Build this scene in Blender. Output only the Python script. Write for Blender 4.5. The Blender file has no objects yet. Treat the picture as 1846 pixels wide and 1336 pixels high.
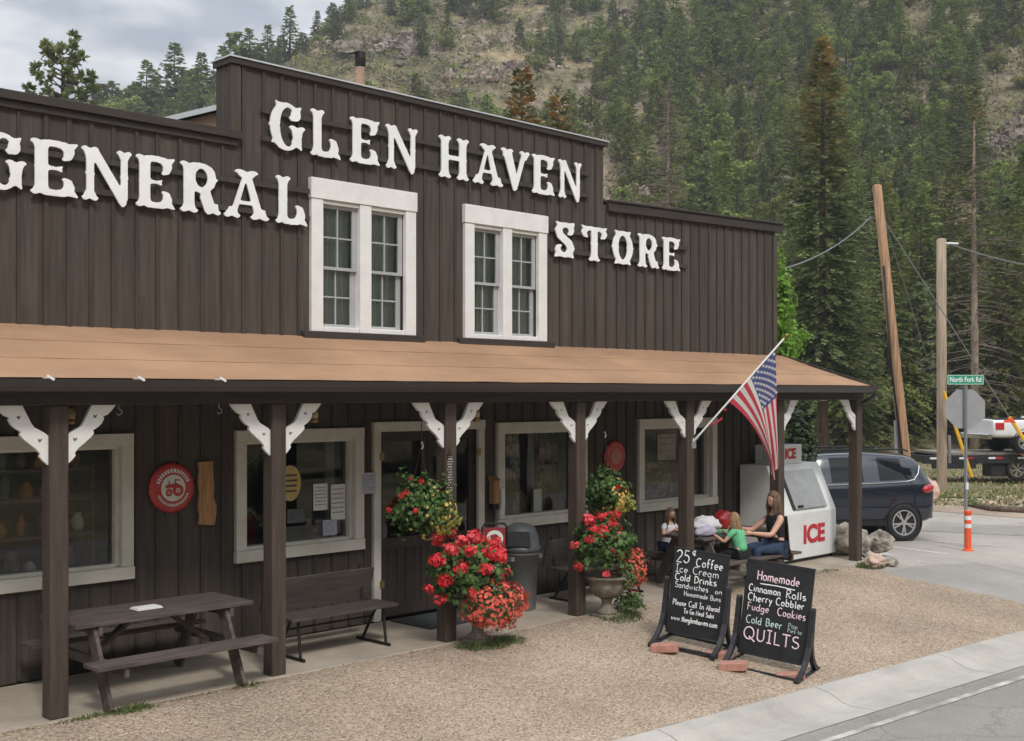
import bpy, math, random
import numpy as np
from mathutils import Vector, Matrix, noise as mnoise

C = bpy.context.scene
COL = C.collection
R = math.radians

# ------------------------------------------------------------------ camera, sky, sun, exposure
F, CXP, HOR, H = 2150.0, 923.0, 710.0, 2.75
cam_d = bpy.data.cameras.new('camera'); cam = bpy.data.objects.new('camera', cam_d); COL.objects.link(cam)
cam.location = (0, 0, H); cam.rotation_euler = (R(90), 0, R(-45))
cam_d.sensor_width = 36; cam_d.lens = 36 * F / 1846
cam_d.shift_y = 42 / 1846
cam_d.clip_start = .1; cam_d.clip_end = 3000
C.camera = cam

SUN_EL, SUN_AZ = 48, 203            # azimuth clockwise from +Y: the sun stands in front of the shop
w = bpy.data.worlds.new('World'); C.world = w; w.use_nodes = True
nt = w.node_tree; nt.nodes.clear()
sky = nt.nodes.new('ShaderNodeTexSky'); sky.sky_type = 'NISHITA'; sky.sun_disc = False
sky.sun_elevation = R(SUN_EL); sky.sun_rotation = R(SUN_AZ); sky.air_density = 1.4; sky.dust_density = 3
bg1 = nt.nodes.new('ShaderNodeBackground'); bg1.inputs[1].default_value = .06
bg2 = nt.nodes.new('ShaderNodeBackground'); bg2.inputs[1].default_value = 1.0
tc = nt.nodes.new('ShaderNodeTexCoord'); mp = nt.nodes.new('ShaderNodeMapping')
mp.inputs['Scale'].default_value = (1.0, 1.0, 2.6); mp.inputs['Location'].default_value = (.35, .2, .62)
nz = nt.nodes.new('ShaderNodeTexNoise'); nz.inputs['Scale'].default_value = 5.0; nz.inputs['Detail'].default_value = 4
nz.inputs['Roughness'].default_value = .5
nz2 = nt.nodes.new('ShaderNodeTexNoise'); nz2.inputs['Scale'].default_value = 4.2; nz2.inputs['Detail'].default_value = 5
rmp = nt.nodes.new('ShaderNodeValToRGB')
rmp.color_ramp.elements[0].position = .40; rmp.color_ramp.elements[0].color = (.42, .46, .53, 1)
rmp.color_ramp.elements[1].position = .60; rmp.color_ramp.elements[1].color = (.98, .99, 1.0, 1)
cov = nt.nodes.new('ShaderNodeMapRange'); cov.inputs['From Min'].default_value = .36; cov.inputs['From Max'].default_value = .55
cov.inputs['To Min'].default_value = .55; cov.inputs['To Max'].default_value = 1.0
mixs = nt.nodes.new('ShaderNodeMixShader'); out = nt.nodes.new('ShaderNodeOutputWorld')
L = nt.links.new
L(tc.outputs['Generated'], mp.inputs[0]); L(mp.outputs[0], nz.inputs['Vector']); L(mp.outputs[0], nz2.inputs['Vector'])
L(nz.outputs['Fac'], rmp.inputs[0]); L(rmp.outputs[0], bg2.inputs[0])
L(nz2.outputs['Fac'], cov.inputs['Value']); L(cov.outputs[0], mixs.inputs[0])
L(sky.outputs[0], bg1.inputs[0]); L(bg1.outputs[0], mixs.inputs[1]); L(bg2.outputs[0], mixs.inputs[2])
# an overcast sky is about three times as bright overhead as at the horizon
sz = nt.nodes.new('ShaderNodeSeparateXYZ'); L(tc.outputs['Generated'], sz.inputs[0])
el_ = nt.nodes.new('ShaderNodeMapRange'); el_.inputs['From Min'].default_value = 0; el_.inputs['From Max'].default_value = 1
el_.inputs['To Min'].default_value = .43; el_.inputs['To Max'].default_value = 2.15; L(sz.outputs[2], el_.inputs['Value']); L(el_.outputs[0], bg2.inputs[1])
L(mixs.outputs[0], out.inputs[0])

sd = bpy.data.lights.new('sun', 'SUN'); sd.energy = 1.5; sd.angle = R(10); sd.color = (1, .955, .89)
sun = bpy.data.objects.new('sun', sd); COL.objects.link(sun)
az, el = R(SUN_AZ), R(SUN_EL)
sdir = Vector((math.sin(az) * math.cos(el), math.cos(az) * math.cos(el), math.sin(el)))
sun.rotation_euler = sdir.to_track_quat('Z', 'Y').to_euler(); sun.location = (0, 0, 60)
vs = C.view_settings
vs.view_transform = 'Standard'; vs.look = 'None'; vs.exposure = 0.36; vs.gamma = 1.0; vs.use_curve_mapping = False
C.cycles.max_bounces = 8; C.cycles.transparent_max_bounces = 16; C.cycles.use_denoising = True

# ------------------------------------------------------------------ photo pixel -> point on a real plane
S2 = math.sqrt(.5)
def onY(px, py, Y):
    u = (px - CXP) / F; z = Y / (S2 * (1 - u))
    return Vector((z * S2 * (1 + u), Y, H - (py - HOR) * z / F))
def onZ(px, py, Z=0.0):
    u = (px - CXP) / F; z = F * (H - Z) / (py - HOR)
    return Vector((z * S2 * (1 + u), z * S2 * (1 - u), Z))
def gz(y):                          # the forecourt falls towards the kerb
    return -0.12 * min(max(9.5 - y, 0), 2.7)
def onG(px, py):
    z = 0.0
    for _ in range(12): p = onZ(px, py, z); z = .5 * z + .5 * gz(p.y)
    return onZ(px, py, z)
def pix(p):
    z = (p[0] + p[1]) * S2; x = (p[0] - p[1]) * S2
    return CXP + F * x / z, HOR + F * (H - p[2]) / z

# ------------------------------------------------------------------ materials
def mat(name, col, rough=.7, var=.12, scale=6.0, bump=0.0, bscale=None, stretch=(1, 1, 1), metal=0.0, col2=None,
        spec=.4, detail=5, trans=0.0, rand=0.0, coat=0.0, lo=.35, hi=.65, bdist=.02, coords='Object'):
    m = bpy.data.materials.new(name); m.use_nodes = True
    n = m.node_tree; b = n.nodes['Principled BSDF']; l = n.links.new
    b.inputs['Roughness'].default_value = rough; b.inputs['Metallic'].default_value = metal
    b.inputs['Specular IOR Level'].default_value = spec
    b.inputs['Coat Weight'].default_value = coat
    c = Vector(col)
    ca = c * (1 - var); cb = Vector(col2) if col2 is not None else c * (1 + var)
    t = n.nodes.new('ShaderNodeTexCoord'); mm = n.nodes.new('ShaderNodeMapping'); mm.inputs['Scale'].default_value = stretch
    l(t.outputs[coords], mm.inputs[0])
    z = n.nodes.new('ShaderNodeTexNoise'); z.inputs['Scale'].default_value = scale; z.inputs['Detail'].default_value = detail
    z.inputs['Roughness'].default_value = .62
    l(mm.outputs[0], z.inputs['Vector'])
    r = n.nodes.new('ShaderNodeValToRGB')
    r.color_ramp.elements[0].position = lo; r.color_ramp.elements[0].color = (*ca, 1)
    r.color_ramp.elements[1].position = hi; r.color_ramp.elements[1].color = (*cb, 1)
    l(z.outputs['Fac'], r.inputs[0]); colout = r.outputs[0]
    if rand:
        oi = n.nodes.new('ShaderNodeObjectInfo'); hs = n.nodes.new('ShaderNodeHueSaturation')
        m1 = n.nodes.new('ShaderNodeMapRange'); m1.inputs['To Min'].default_value = 1 - rand; m1.inputs['To Max'].default_value = 1 + rand
        m2 = n.nodes.new('ShaderNodeMapRange'); m2.inputs['To Min'].default_value = .5 - rand * .07; m2.inputs['To Max'].default_value = .5 + rand * .07
        l(oi.outputs['Random'], m1.inputs[0]); l(oi.outputs['Random'], m2.inputs[0])
        l(m1.outputs[0], hs.inputs['Value']); l(m2.outputs[0], hs.inputs['Hue']); l(colout, hs.inputs['Color']); colout = hs.outputs[0]
    l(colout, b.inputs['Base Color'])
    if bump:
        bz = z
        if bscale:
            bz = n.nodes.new('ShaderNodeTexNoise'); bz.inputs['Scale'].default_value = bscale; bz.inputs['Detail'].default_value = 4
            l(mm.outputs[0], bz.inputs['Vector'])
        bp = n.nodes.new('ShaderNodeBump'); bp.inputs['Strength'].default_value = bump; bp.inputs['Distance'].default_value = bdist
        l(bz.outputs['Fac'], bp.inputs['Height']); l(bp.outputs[0], b.inputs['Normal'])
    if trans:
        o = n.nodes['Material Output']; tr = n.nodes.new('ShaderNodeBsdfTranslucent'); mx = n.nodes.new('ShaderNodeMixShader')
        mx.inputs[0].default_value = trans; l(colout, tr.inputs[0]); l(b.outputs[0], mx.inputs[1]); l(tr.outputs[0], mx.inputs[2]); l(mx.outputs[0], o.inputs[0])
    return m

def glass_mat(name, tint=(.9, .93, .92), f0=1.0):
    m = bpy.data.materials.new(name); m.use_nodes = True; n = m.node_tree; n.nodes.clear(); l = n.links.new
    o = n.nodes.new('ShaderNodeOutputMaterial'); mx = n.nodes.new('ShaderNodeMixShader')
    fr = n.nodes.new('ShaderNodeFresnel'); fr.inputs[0].default_value = 1.5
    mu = n.nodes.new('ShaderNodeMath'); mu.operation = 'MULTIPLY'; mu.inputs[1].default_value = f0; mu.use_clamp = True
    tr = n.nodes.new('ShaderNodeBsdfTransparent'); tr.inputs[0].default_value = (*tint, 1)
    g = n.nodes.new('ShaderNodeBsdfGlossy'); g.inputs['Roughness'].default_value = .02
    l(fr.outputs[0], mu.inputs[0]); l(mu.outputs[0], mx.inputs[0]); l(tr.outputs[0], mx.inputs[1]); l(g.outputs[0], mx.inputs[2]); l(mx.outputs[0], o.inputs[0])
    return m

M = {}
M['wall0'] = mat('brown_board', (.078, .064, .054), .8, .22, 3.5, .25, 60, (6, 6, .35), spec=.25)
M['wall_low'] = mat('brown_board_low', (.085, .066, .054), .8, .22, 3.5, .25, 60, (6, 6, .35), spec=.25)
M['batten'] = mat('brown_batten', (.064, .052, .044), .8, .2, 3.5, .2, 60, (6, 6, .35), spec=.25)
M['trim'] = mat('dark_brown_trim', (.045, .035, .030), .65, .18, 4, .1, 40, (.4, 4, 4))
M['gutter'] = mat('brown_gutter', (.040, .032, .029), .4, .1, 4, 0, spec=.5)
M['post'] = mat('brown_post', (.076, .056, .044), .75, .25, 4, .25, 50, (5, 5, .4), spec=.25)
M['white'] = mat('white_paint', (.78, .77, .75), .55, .05, 5, .05, 30, spec=.4)
M['white_sign'] = mat('white_letter', (.86, .86, .85), .6, .05, 6, .03, 30)
M['cream'] = mat('cream_trim', (.66, .63, .56), .55, .07, 5, .05, 30)
M['curtain'] = mat('curtain', (.70, .75, .71), .9, .2, 2, 0, None, (18, 18, .3), trans=.2)
M['glass'] = glass_mat('window_glass', f0=1.9)
M['metal_roof'] = mat('white_metal', (.62, .65, .68), .35, .04, 3, 0, metal=.2)
M['tan'] = mat('tan_board', (.42, .28, .20), .8, .12, 4, .1)
M['grey_metal'] = mat('grey_metal', (.32, .33, .34), .4, .08, 5, 0, metal=.8)
M['black'] = mat('black_plastic', (.022, .023, .027), .45, .2, 8, .05)
M['chalkboard'] = mat('chalkboard', (.016, .017, .020), .6, .3, 5, .03)
M['chalk'] = mat('chalk_white', (.86, .86, .86), .9, .08, 30)
M['chalk_pink'] = mat('chalk_pink', (.86, .66, .72), .9, .08, 30)
M['chalk_green'] = mat('chalk_green', (.55, .70, .64), .9, .1, 30)
M['brick'] = mat('red_paver', (.44, .22, .17), .85, .15, 14, .3, 60)
M['old_wood'] = mat('weathered_wood', (.100, .080, .070), .75, .35, 4, .3, 40, (.6, 6, 6), spec=.3)
M['bench_wood'] = mat('bench_wood', (.075, .062, .056), .7, .25, 4, .2, 40, (.6, 6, 6), spec=.3)
M['plank'] = mat('honey_plank', (.40, .215, .095), .6, .3, 3, .1, 30, (8, 8, .7))
M['iron'] = mat('dark_iron', (.028, .023, .021), .5, .2, 10, .05, metal=.5)
M['red'] = mat('red_enamel', (.50, .035, .035), .35, .12, 8, .03, spec=.5, coat=.3)
M['red_dark'] = mat('maroon_sign', (.26, .03, .04), .5, .12, 8)
M['paper'] = mat('paper', (.74, .73, .70), .85, .05, 12)
M['paper_lav'] = mat('lavender_paper', (.50, .50, .60), .85, .15, 40)
M['ink'] = mat('ink', (.12, .12, .13), .9, .2, 30)
M['yellow_plaque'] = mat('yellow_plaque', (.60, .44, .17), .5, .1, 10)
M['can'] = mat('grey_bin_plastic', (.165, .175, .18), .5, .1, 6, .05)
M['can_lid'] = mat('dark_bin_lid', (.085, .09, .094), .45, .1, 6, .05)
M['stone'] = mat('cast_stone', (.20, .17, .135), .9, .3, 9, .4, 40)
M['leaf'] = mat('geranium_leaf', (.075, .145, .035), .6, .45, 9, trans=.25)
M['leaf_y'] = mat('lime_leaf', (.28, .30, .07), .6, .4, 9, trans=.25)
M['petal_red'] = mat('red_petal', (.78, .045, .055), .6, .25, 14, trans=.2)
M['petal_pink'] = mat('pink_red_petal', (.88, .13, .15), .6, .25, 14, trans=.25)
M['petal_deep'] = mat('deep_red_petal', (.50, .018, .028), .6, .25, 14, trans=.2)
M['petal_salmon'] = mat('salmon_petal', (.76, .13, .09), .6, .3, 14, trans=.2)
M['petal_yel'] = mat('yellow_petal', (.75, .50, .14), .6, .3, 14, trans=.2)
M['ice_white'] = mat('freezer_white', (.74, .75, .74), .45, .05, 3, .02, 8)
M['ice_grey'] = mat('freezer_grey', (.42, .43, .43), .4, .08, 5, .02, metal=.4)
M['ice_red'] = mat('red_lettering', (.52, .035, .05), .5, .08, 9)
M['rock'] = mat('granite', (.30, .265, .225), .9, .5, 5, 1.0, 9, col2=(.46, .40, .33), bdist=.06)
M['rock_pink'] = mat('pink_granite', (.50, .36, .29), .9, .25, 3.2, .6, 18)
M['galv'] = mat('galvanised', (.42, .44, .45), .4, .1, 8, metal=.7)
M['sign_back'] = mat('aluminium_back', (.36, .365, .37), .5, .06, 6, metal=.3)
M['sign_green'] = mat('street_green', (.02, .30, .18), .4, .08, 6)
M['orange'] = mat('safety_orange', (.85, .11, .035), .5, .1, 6)
M['reflect'] = mat('reflective_white', (.8, .8, .8), .4, .03, 6)
M['yellow'] = mat('guy_yellow', (.80, .45, .03), .5, .08, 6)
M['pole'] = mat('pole_wood', (.36, .215, .125), .85, .4, 3, .3, 40, (6, 6, .3))
M['pole_grey'] = mat('pole_grey_wood', (.35, .27, .20), .85, .3, 3, .3, 40, (6, 6, .3))
M['cable'] = mat('cable', (.16, .17, .17), .6, .1, 5)
M['car'] = mat('navy_car_paint', (.009, .014, .029), .20, .05, 2, 0, metal=.15, spec=.6, coat=1.0)
M['car_black'] = mat('car_trim', (.012, .012, .013), .5, .1, 5)
M['car_glass'] = mat('tinted_glass', (.006, .008, .010), .05, .05, 2, spec=.35)
M['chrome'] = mat('chrome', (.70, .71, .72), .15, .04, 5, metal=1)
M['rim'] = mat('alloy_rim', (.62, .63, .65), .3, .05, 5, metal=.7)
M['tyre'] = mat('tyre', (.018, .018, .019), .8, .2, 12, .1)
M['tail'] = mat('tail_lamp', (.48, .02, .03), .2, .1, 9, coat=.6)
M['truck'] = mat('white_truck_paint', (.78, .79, .80), .25, .03, 3, coat=.6)
M['bark'] = mat('bark', (.115, .082, .062), .9, .4, 5, .6, 20, (2, 2, .5))
M['bark_pale'] = mat('pale_bark', (.30, .23, .18), .9, .35, 5, .5, 20, (2, 2, .4))
M['dead'] = mat('dead_twigs', (.175, .135, .115), .9, .25, 5)
M['needle'] = mat('conifer_needles', (0.114, 0.167, 0.051), .75, .4, 1.1, col2=(0.300, 0.343, 0.088), trans=.32, rand=.28)
M['needle_b'] = mat('bluish_needles', (0.114, 0.161, 0.069), .75, .4, 1.1, col2=(0.265, 0.310, 0.117), trans=.32, rand=.25)
M['needle_dk'] = mat('dark_needles', (0.094, 0.127, 0.043), .75, .45, .9, col2=(0.268, 0.288, 0.078), trans=.32, rand=.15)
M['leaf_far'] = mat('broad_leaves', (0.153, 0.199, 0.059), .75, .4, 1.0, col2=(0.361, 0.395, 0.099), trans=.32, rand=.25)
M['scrub'] = mat('scrub_leaves', (.13, .14, .075), .8, .4, .25, col2=(.25, .235, .14), trans=.15)
M['vine'] = mat('vine_leaf', (.20, .36, .05), .6, .4, 4, trans=.4)
M['bush'] = mat('bush_leaf', (.028, .05, .018), .6, .4, 4, col2=(.055, .085, .028), trans=.15)
M['grass'] = mat('grass_blade', (.085, .14, .035), .8, .4, 6, col2=(.16, .20, .06), trans=.2)
M['skin'] = mat('skin', (.56, .33, .23), .6, .08, 12, spec=.4)
M['hair_blond'] = mat('dark_blond_hair', (.30, .185, .095), .6, .4, 30, .2, 90, (6, 6, .8))
M['hair_brown'] = mat('brown_hair', (.125, .075, .045), .6, .4, 30, .2, 90, (6, 6, .8))
M['green_cloth'] = mat('mint_green_cotton', (.14, .48, .25), .9, .1, 14, .2, 30)
M['black_cloth'] = mat('black_cotton', (.012, .012, .014), .9, .2, 14, .2, 30)
M['denim'] = mat('blue_denim', (.030, .050, .095), .9, .35, 10, .2, 50)
M['print_cloth'] = mat('brown_print', (.20, .095, .045), .9, .45, 24, .1, col2=(.055, .03, .02))
M['white_cloth'] = mat('white_cotton', (.66, .64, .68), .9, .08, 7, .3, 10)
M['lav_cloth'] = mat('lavender_cotton', (.42, .38, .48), .9, .1, 7, .3, 10)
M['flag_red'] = mat('flag_red', (.58, .055, .085), .75, .07, 6, trans=.35)
M['flag_white'] = mat('flag_white', (.72, .69, .65), .75, .05, 6, trans=.35)
M['flag_blue'] = mat('flag_blue', (.075, .09, .24), .75, .08, 6, trans=.3)
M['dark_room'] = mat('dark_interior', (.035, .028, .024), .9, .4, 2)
M['mat_rubber'] = mat('door_mat', (.045, .048, .052), .95, .3, 30, .3)
M['brass'] = mat('old_brass', (.33, .22, .08), .4, .2, 8, metal=.8)

def boards(name, col, pitch):
    """sun-faded boards: each board its own shade, with streaks down the grain and a few water stains"""
    m = mat(name, col, .82, .20, 3.5, .25, 60, (6, 6, .35), spec=.22); n = m.node_tree; l = n.links.new; b = n.nodes['Principled BSDF']; src = b.inputs['Base Color'].links[0].from_socket
    t = n.nodes.new('ShaderNodeTexCoord'); s = n.nodes.new('ShaderNodeSeparateXYZ'); l(t.outputs['Object'], s.inputs[0])
    k = n.nodes.new('ShaderNodeMath'); k.operation = 'MULTIPLY'; k.inputs[1].default_value = 1 / pitch; l(s.outputs[0], k.inputs[0])
    f = n.nodes.new('ShaderNodeMath'); f.operation = 'FLOOR'; l(k.outputs[0], f.inputs[0]); wn = n.nodes.new('ShaderNodeTexWhiteNoise'); wn.noise_dimensions = '1D'; l(f.outputs[0], wn.inputs['W'])
    mr = n.nodes.new('ShaderNodeMapRange'); mr.inputs['To Min'].default_value = .92; mr.inputs['To Max'].default_value = 1.08; l(wn.outputs['Value'], mr.inputs[0])
    mp_ = n.nodes.new('ShaderNodeMapping'); mp_.inputs['Scale'].default_value = (1.1, 1, .35); l(t.outputs['Object'], mp_.inputs[0]); z = n.nodes.new('ShaderNodeTexNoise'); z.inputs['Scale'].default_value = 1.3; z.inputs['Detail'].default_value = 7; z.inputs['Roughness'].default_value = .65; l(mp_.outputs[0], z.inputs['Vector'])
    m2 = n.nodes.new('ShaderNodeMapRange'); m2.inputs['From Min'].default_value = .32; m2.inputs['From Max'].default_value = .68; m2.inputs['To Min'].default_value = .86; m2.inputs['To Max'].default_value = 1.16; l(z.outputs['Fac'], m2.inputs[0])
    mu = n.nodes.new('ShaderNodeMath'); mu.operation = 'MULTIPLY'; l(mr.outputs[0], mu.inputs[0]); l(m2.outputs[0], mu.inputs[1])
    hs = n.nodes.new('ShaderNodeHueSaturation'); l(mu.outputs[0], hs.inputs['Value']); l(src, hs.inputs['Color']); l(hs.outputs[0], b.inputs['Base Color']); return m
M['wall'] = boards('brown_board', (.082, .067, .056), .2445)
# ------------------------------------------------------------------ mesh building
class MB:
    def __init__(s): s.v = []; s.f = []; s.mi = []; s.sm = []; s.cur = 0; s.smooth = False
    def add(s, vs, fs):
        o = len(s.v); s.v.extend([tuple(v) for v in vs])
        for f in fs: s.f.append([i + o for i in f]); s.mi.append(s.cur); s.sm.append(s.smooth)
        return s
    def box(s, x0, x1, y0, y1, z0, z1, m=None):
        vs = [Vector((x, y, z)) for z in (z0, z1) for y in (y0, y1) for x in (x0, x1)]
        if m is not None: vs = [m @ v for v in vs]
        return s.add(vs, [(0, 2, 3, 1), (4, 5, 7, 6), (0, 1, 5, 4), (1, 3, 7, 5), (3, 2, 6, 7), (2, 0, 4, 6)])
    def beam(s, p, q, wd, ht, up=(0, 0, 1)):
        p = Vector(p); q = Vector(q); d = (q - p); ln = d.length; d.normalize()
        sd_ = d.cross(Vector(up))
        if sd_.length < 1e-5: sd_ = d.cross(Vector((0, 1, 0)))
        sd_.normalize(); u = sd_.cross(d)
        m = Matrix((( sd_.x, d.x, u.x, p.x), (sd_.y, d.y, u.y, p.y), (sd_.z, d.z, u.z, p.z), (0, 0, 0, 1)))
        return s.box(-wd / 2, wd / 2, 0, ln, -ht / 2, ht / 2, m)
    def prism(s, poly, d0, d1, fn):
        """poly: 2D points (counter-clockwise); fn(a, b, d) -> point; caps at d0 and d1"""
        n = len(poly); vs = [fn(a, b, d0) for a, b in poly] + [fn(a, b, d1) for a, b in poly]
        fs = [list(range(n))[::-1], list(range(n, 2 * n))] + [(i, (i + 1) % n, n + (i + 1) % n, n + i) for i in range(n)]
        return s.add(vs, fs)
    def tube(s, path, r, n=8, cap=True):
        path = [Vector(p) for p in path]; rs = r if isinstance(r, (list, tuple)) else [r] * len(path)
        vs = []; prev = None
        for i, p in enumerate(path):
            t = (path[min(i + 1, len(path) - 1)] - path[max(i - 1, 0)]).normalized()
            a = Vector((0, 0, 1)) if abs(t.z) < .9 else Vector((1, 0, 0))
            if prev is not None: a = prev
            x = (a - t * a.dot(t)).normalized(); prev = x; y = t.cross(x)
            for k in range(n):
                g = 2 * math.pi * k / n; vs.append(p + (x * math.cos(g) + y * math.sin(g)) * rs[i])
        fs = []
        for i in range(len(path) - 1):
            for k in range(n):
                a_, b_ = i * n + k, i * n + (k + 1) % n; fs.append((a_, b_, b_ + n, a_ + n))
        if cap: fs += [list(range(n))[::-1], list(range((len(path) - 1) * n, len(path) * n))]
        return s.add(vs, fs)
    def lathe(s, prof, c=(0, 0, 0), n=24, m=None):
        """prof: (r, z) from the bottom up"""
        vs = []
        for r, z in prof:
            for k in range(n):
                g = 2 * math.pi * k / n; v = Vector((r * math.cos(g), r * math.sin(g), z))
                vs.append((m @ v) if m is not None else v + Vector(c))
        fs = []
        for i in range(len(prof) - 1):
            for k in range(n):
                a_, b_ = i * n + k, i * n + (k + 1) % n; fs.append((a_, b_, b_ + n, a_ + n))
        if prof[0][0] > 1e-4: fs.append(list(range(n))[::-1])
        if prof[-1][0] > 1e-4: fs.append(list(range((len(prof) - 1) * n, len(prof) * n)))
        return s.add(vs, fs)
    def blob(s, c, rad, seed=0, amp=.25, fr=1.0, nu=14, nv=9):
        c = Vector(c); rad = Vector(rad) if not isinstance(rad, (int, float)) else Vector((rad,) * 3)
        vs = []; off = Vector((seed * 3.7, seed * 1.3, seed * 5.1))
        for j in range(nv + 1):
            th = math.pi * j / nv
            for i in range(nu):
                ph = 2 * math.pi * i / nu
                d = Vector((math.sin(th) * math.cos(ph), math.sin(th) * math.sin(ph), math.cos(th)))
                k = 1 + amp * (mnoise.noise(d * 1.7 * fr + off) + .5 * mnoise.noise(d * 4 * fr + off))
                vs.append(c + Vector((d.x * rad.x, d.y * rad.y, d.z * rad.z)) * k)
        fs = [(j * nu + i, (j + 1) * nu + i, (j + 1) * nu + (i + 1) % nu, j * nu + (i + 1) % nu) for j in range(nv) for i in range(nu)]
        return s.add(vs, fs)
    def kite(s, p, d, l, wd, sdv):
        p = Vector(p); return s.add([p, p + d * (l * .5) + sdv * wd, p + d * l, p + d * (l * .5) - sdv * wd], [(0, 1, 2, 3)])
    def mesh(s, name, mats):
        me = bpy.data.meshes.new(name); me.from_pydata(s.v, [], s.f)
        for m in (mats if isinstance(mats, (list, tuple)) else [mats]): me.materials.append(m)
        me.polygons.foreach_set('material_index', s.mi); me.polygons.foreach_set('use_smooth', s.sm); me.update()
        return me
    def build(s, name, mats, parent=None, bevel=0, seg=1):
        return put(name, s.mesh(name, mats), parent, bevel, seg)

def put(name, me, parent=None, bevel=0, seg=1):
    o = bpy.data.objects.new(name, me); COL.objects.link(o)
    if parent is not None: adopt(o, parent)
    if bevel:
        b = o.modifiers.new('bevel', 'BEVEL'); b.width = bevel; b.segments = seg; b.limit_method = 'ANGLE'; b.angle_limit = R(40)
    return o
def world_loc(o):
    return o.matrix_basis if o.parent is None else world_loc(o.parent) @ o.matrix_parent_inverse @ o.matrix_basis
def adopt(o, parent):
    o.parent = parent; o.matrix_parent_inverse = world_loc(parent).inverted()
def tag(o, label=None, cat=None, group=None, kind=None):
    if label: o['label'] = label
    if cat: o['category'] = cat
    if group: o['group'] = group
    if kind: o['kind'] = kind
    return o
def thing(name, label, cat, loc=(0, 0, 0), group=None):
    o = bpy.data.objects.new(name, None); COL.objects.link(o); o.location = loc; o.empty_display_size = .1
    return tag(o, label, cat, group)
def copy_tree(o, parent=None):
    c = o.copy(); COL.objects.link(c)
    if parent is not None: c.parent = parent
    for ch in [x for x in bpy.data.objects if x.parent == o]: copy_tree(ch, c)
    return c
def struct(name, mb, m, **k):
    return tag(mb.build(name, m, **k), kind='structure')

def plate_mesh(loops, half):
    """flat plate with holes: constrained triangulation, triangles kept by the even-odd rule, then walls round every loop"""
    from mathutils.geometry import delaunay_2d_cdt
    pts = [Vector(p[:2]) for l_ in loops for p in l_]; ed = []; o = 0
    for l_ in loops: n = len(l_); ed += [(o + i, o + (i + 1) % n) for i in range(n)]; o += n
    V, E, Fc, *_ = delaunay_2d_cdt(pts, ed, [], 0, 1e-7)
    def odd(x, y):
        ins = False
        for l_ in loops:
            for (x0, y0), (x1, y1) in zip([p[:2] for p in l_], [p[:2] for p in l_[1:] + l_[:1]]):
                if (y0 > y) != (y1 > y) and x < (x1 - x0) * (y - y0) / (y1 - y0) + x0: ins = not ins
        return ins
    keep = [f for f in Fc if odd(sum(V[i].x for i in f) / 3, sum(V[i].y for i in f) / 3)]
    n = len(V); vs_ = [(v.x, v.y, half) for v in V] + [(v.x, v.y, -half) for v in V]; fs = []; cnt_ = {}
    for f in keep:
        fs.append(tuple(f)); fs.append(tuple(i + n for i in reversed(f)))
        for k in range(3): cnt_[(f[k], f[(k + 1) % 3])] = 1
    for (i, j) in cnt_:
        if (j, i) not in cnt_: fs.append((j, i, i + n, j + n))
    me = bpy.data.meshes.new('plate'); me.from_pydata(vs_, [], fs); me.update(); return me
def curve_mesh(splines, extrude, res_bevel=0.0, closed=True):
    if closed: return plate_mesh(splines, extrude)
    cu = bpy.data.curves.new('tmp', 'CURVE'); cu.dimensions = '2D' if closed else '3D'
    if closed: cu.fill_mode = 'BOTH'; cu.extrude = extrude
    else: cu.bevel_depth = res_bevel; cu.bevel_resolution = 1
    for pts in splines:
        sp = cu.splines.new('POLY'); sp.points.add(len(pts) - 1); sp.use_cyclic_u = closed
        for i, p in enumerate(pts): sp.points[i].co = (p[0], p[1], p[2] if len(p) > 2 else 0, 1)
    ob = bpy.data.objects.new('tmp', cu); me = bpy.data.meshes.new_from_object(ob)
    bpy.data.objects.remove(ob); bpy.data.curves.remove(cu)
    return me
def text_mesh(txt, size, extrude=.002, bold=0.0, align='CENTER'):
    cu = bpy.data.curves.new('tmp', 'FONT'); cu.body = txt; cu.size = size; cu.extrude = extrude; cu.offset = bold
    cu.align_x = align; cu.align_y = 'CENTER'
    ob = bpy.data.objects.new('tmp', cu); me = bpy.data.meshes.new_from_object(ob)
    bpy.data.objects.remove(ob); bpy.data.curves.remove(cu)
    return me
def frame_mat(o, xa, ya):
    """local x -> xa, local y -> ya, local z -> xa x ya, at point o"""
    xa = Vector(xa).normalized(); ya = Vector(ya); ya = (ya - xa * ya.dot(xa)).normalized(); za = xa.cross(ya); o = Vector(o)
    return Matrix(((xa.x, ya.x, za.x, o.x), (xa.y, ya.y, za.y, o.y), (xa.z, ya.z, za.z, o.z), (0, 0, 0, 1)))
FRONT = lambda p: frame_mat(p, (1, 0, 0), (0, 0, 1))     # lettering that faces the road (-Y)
def put_mesh(name, me, m, matrix, parent=None):
    me.transform(matrix); me.name = name; me.materials.clear(); me.materials.append(m)
    return put(name, me, parent)

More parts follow.
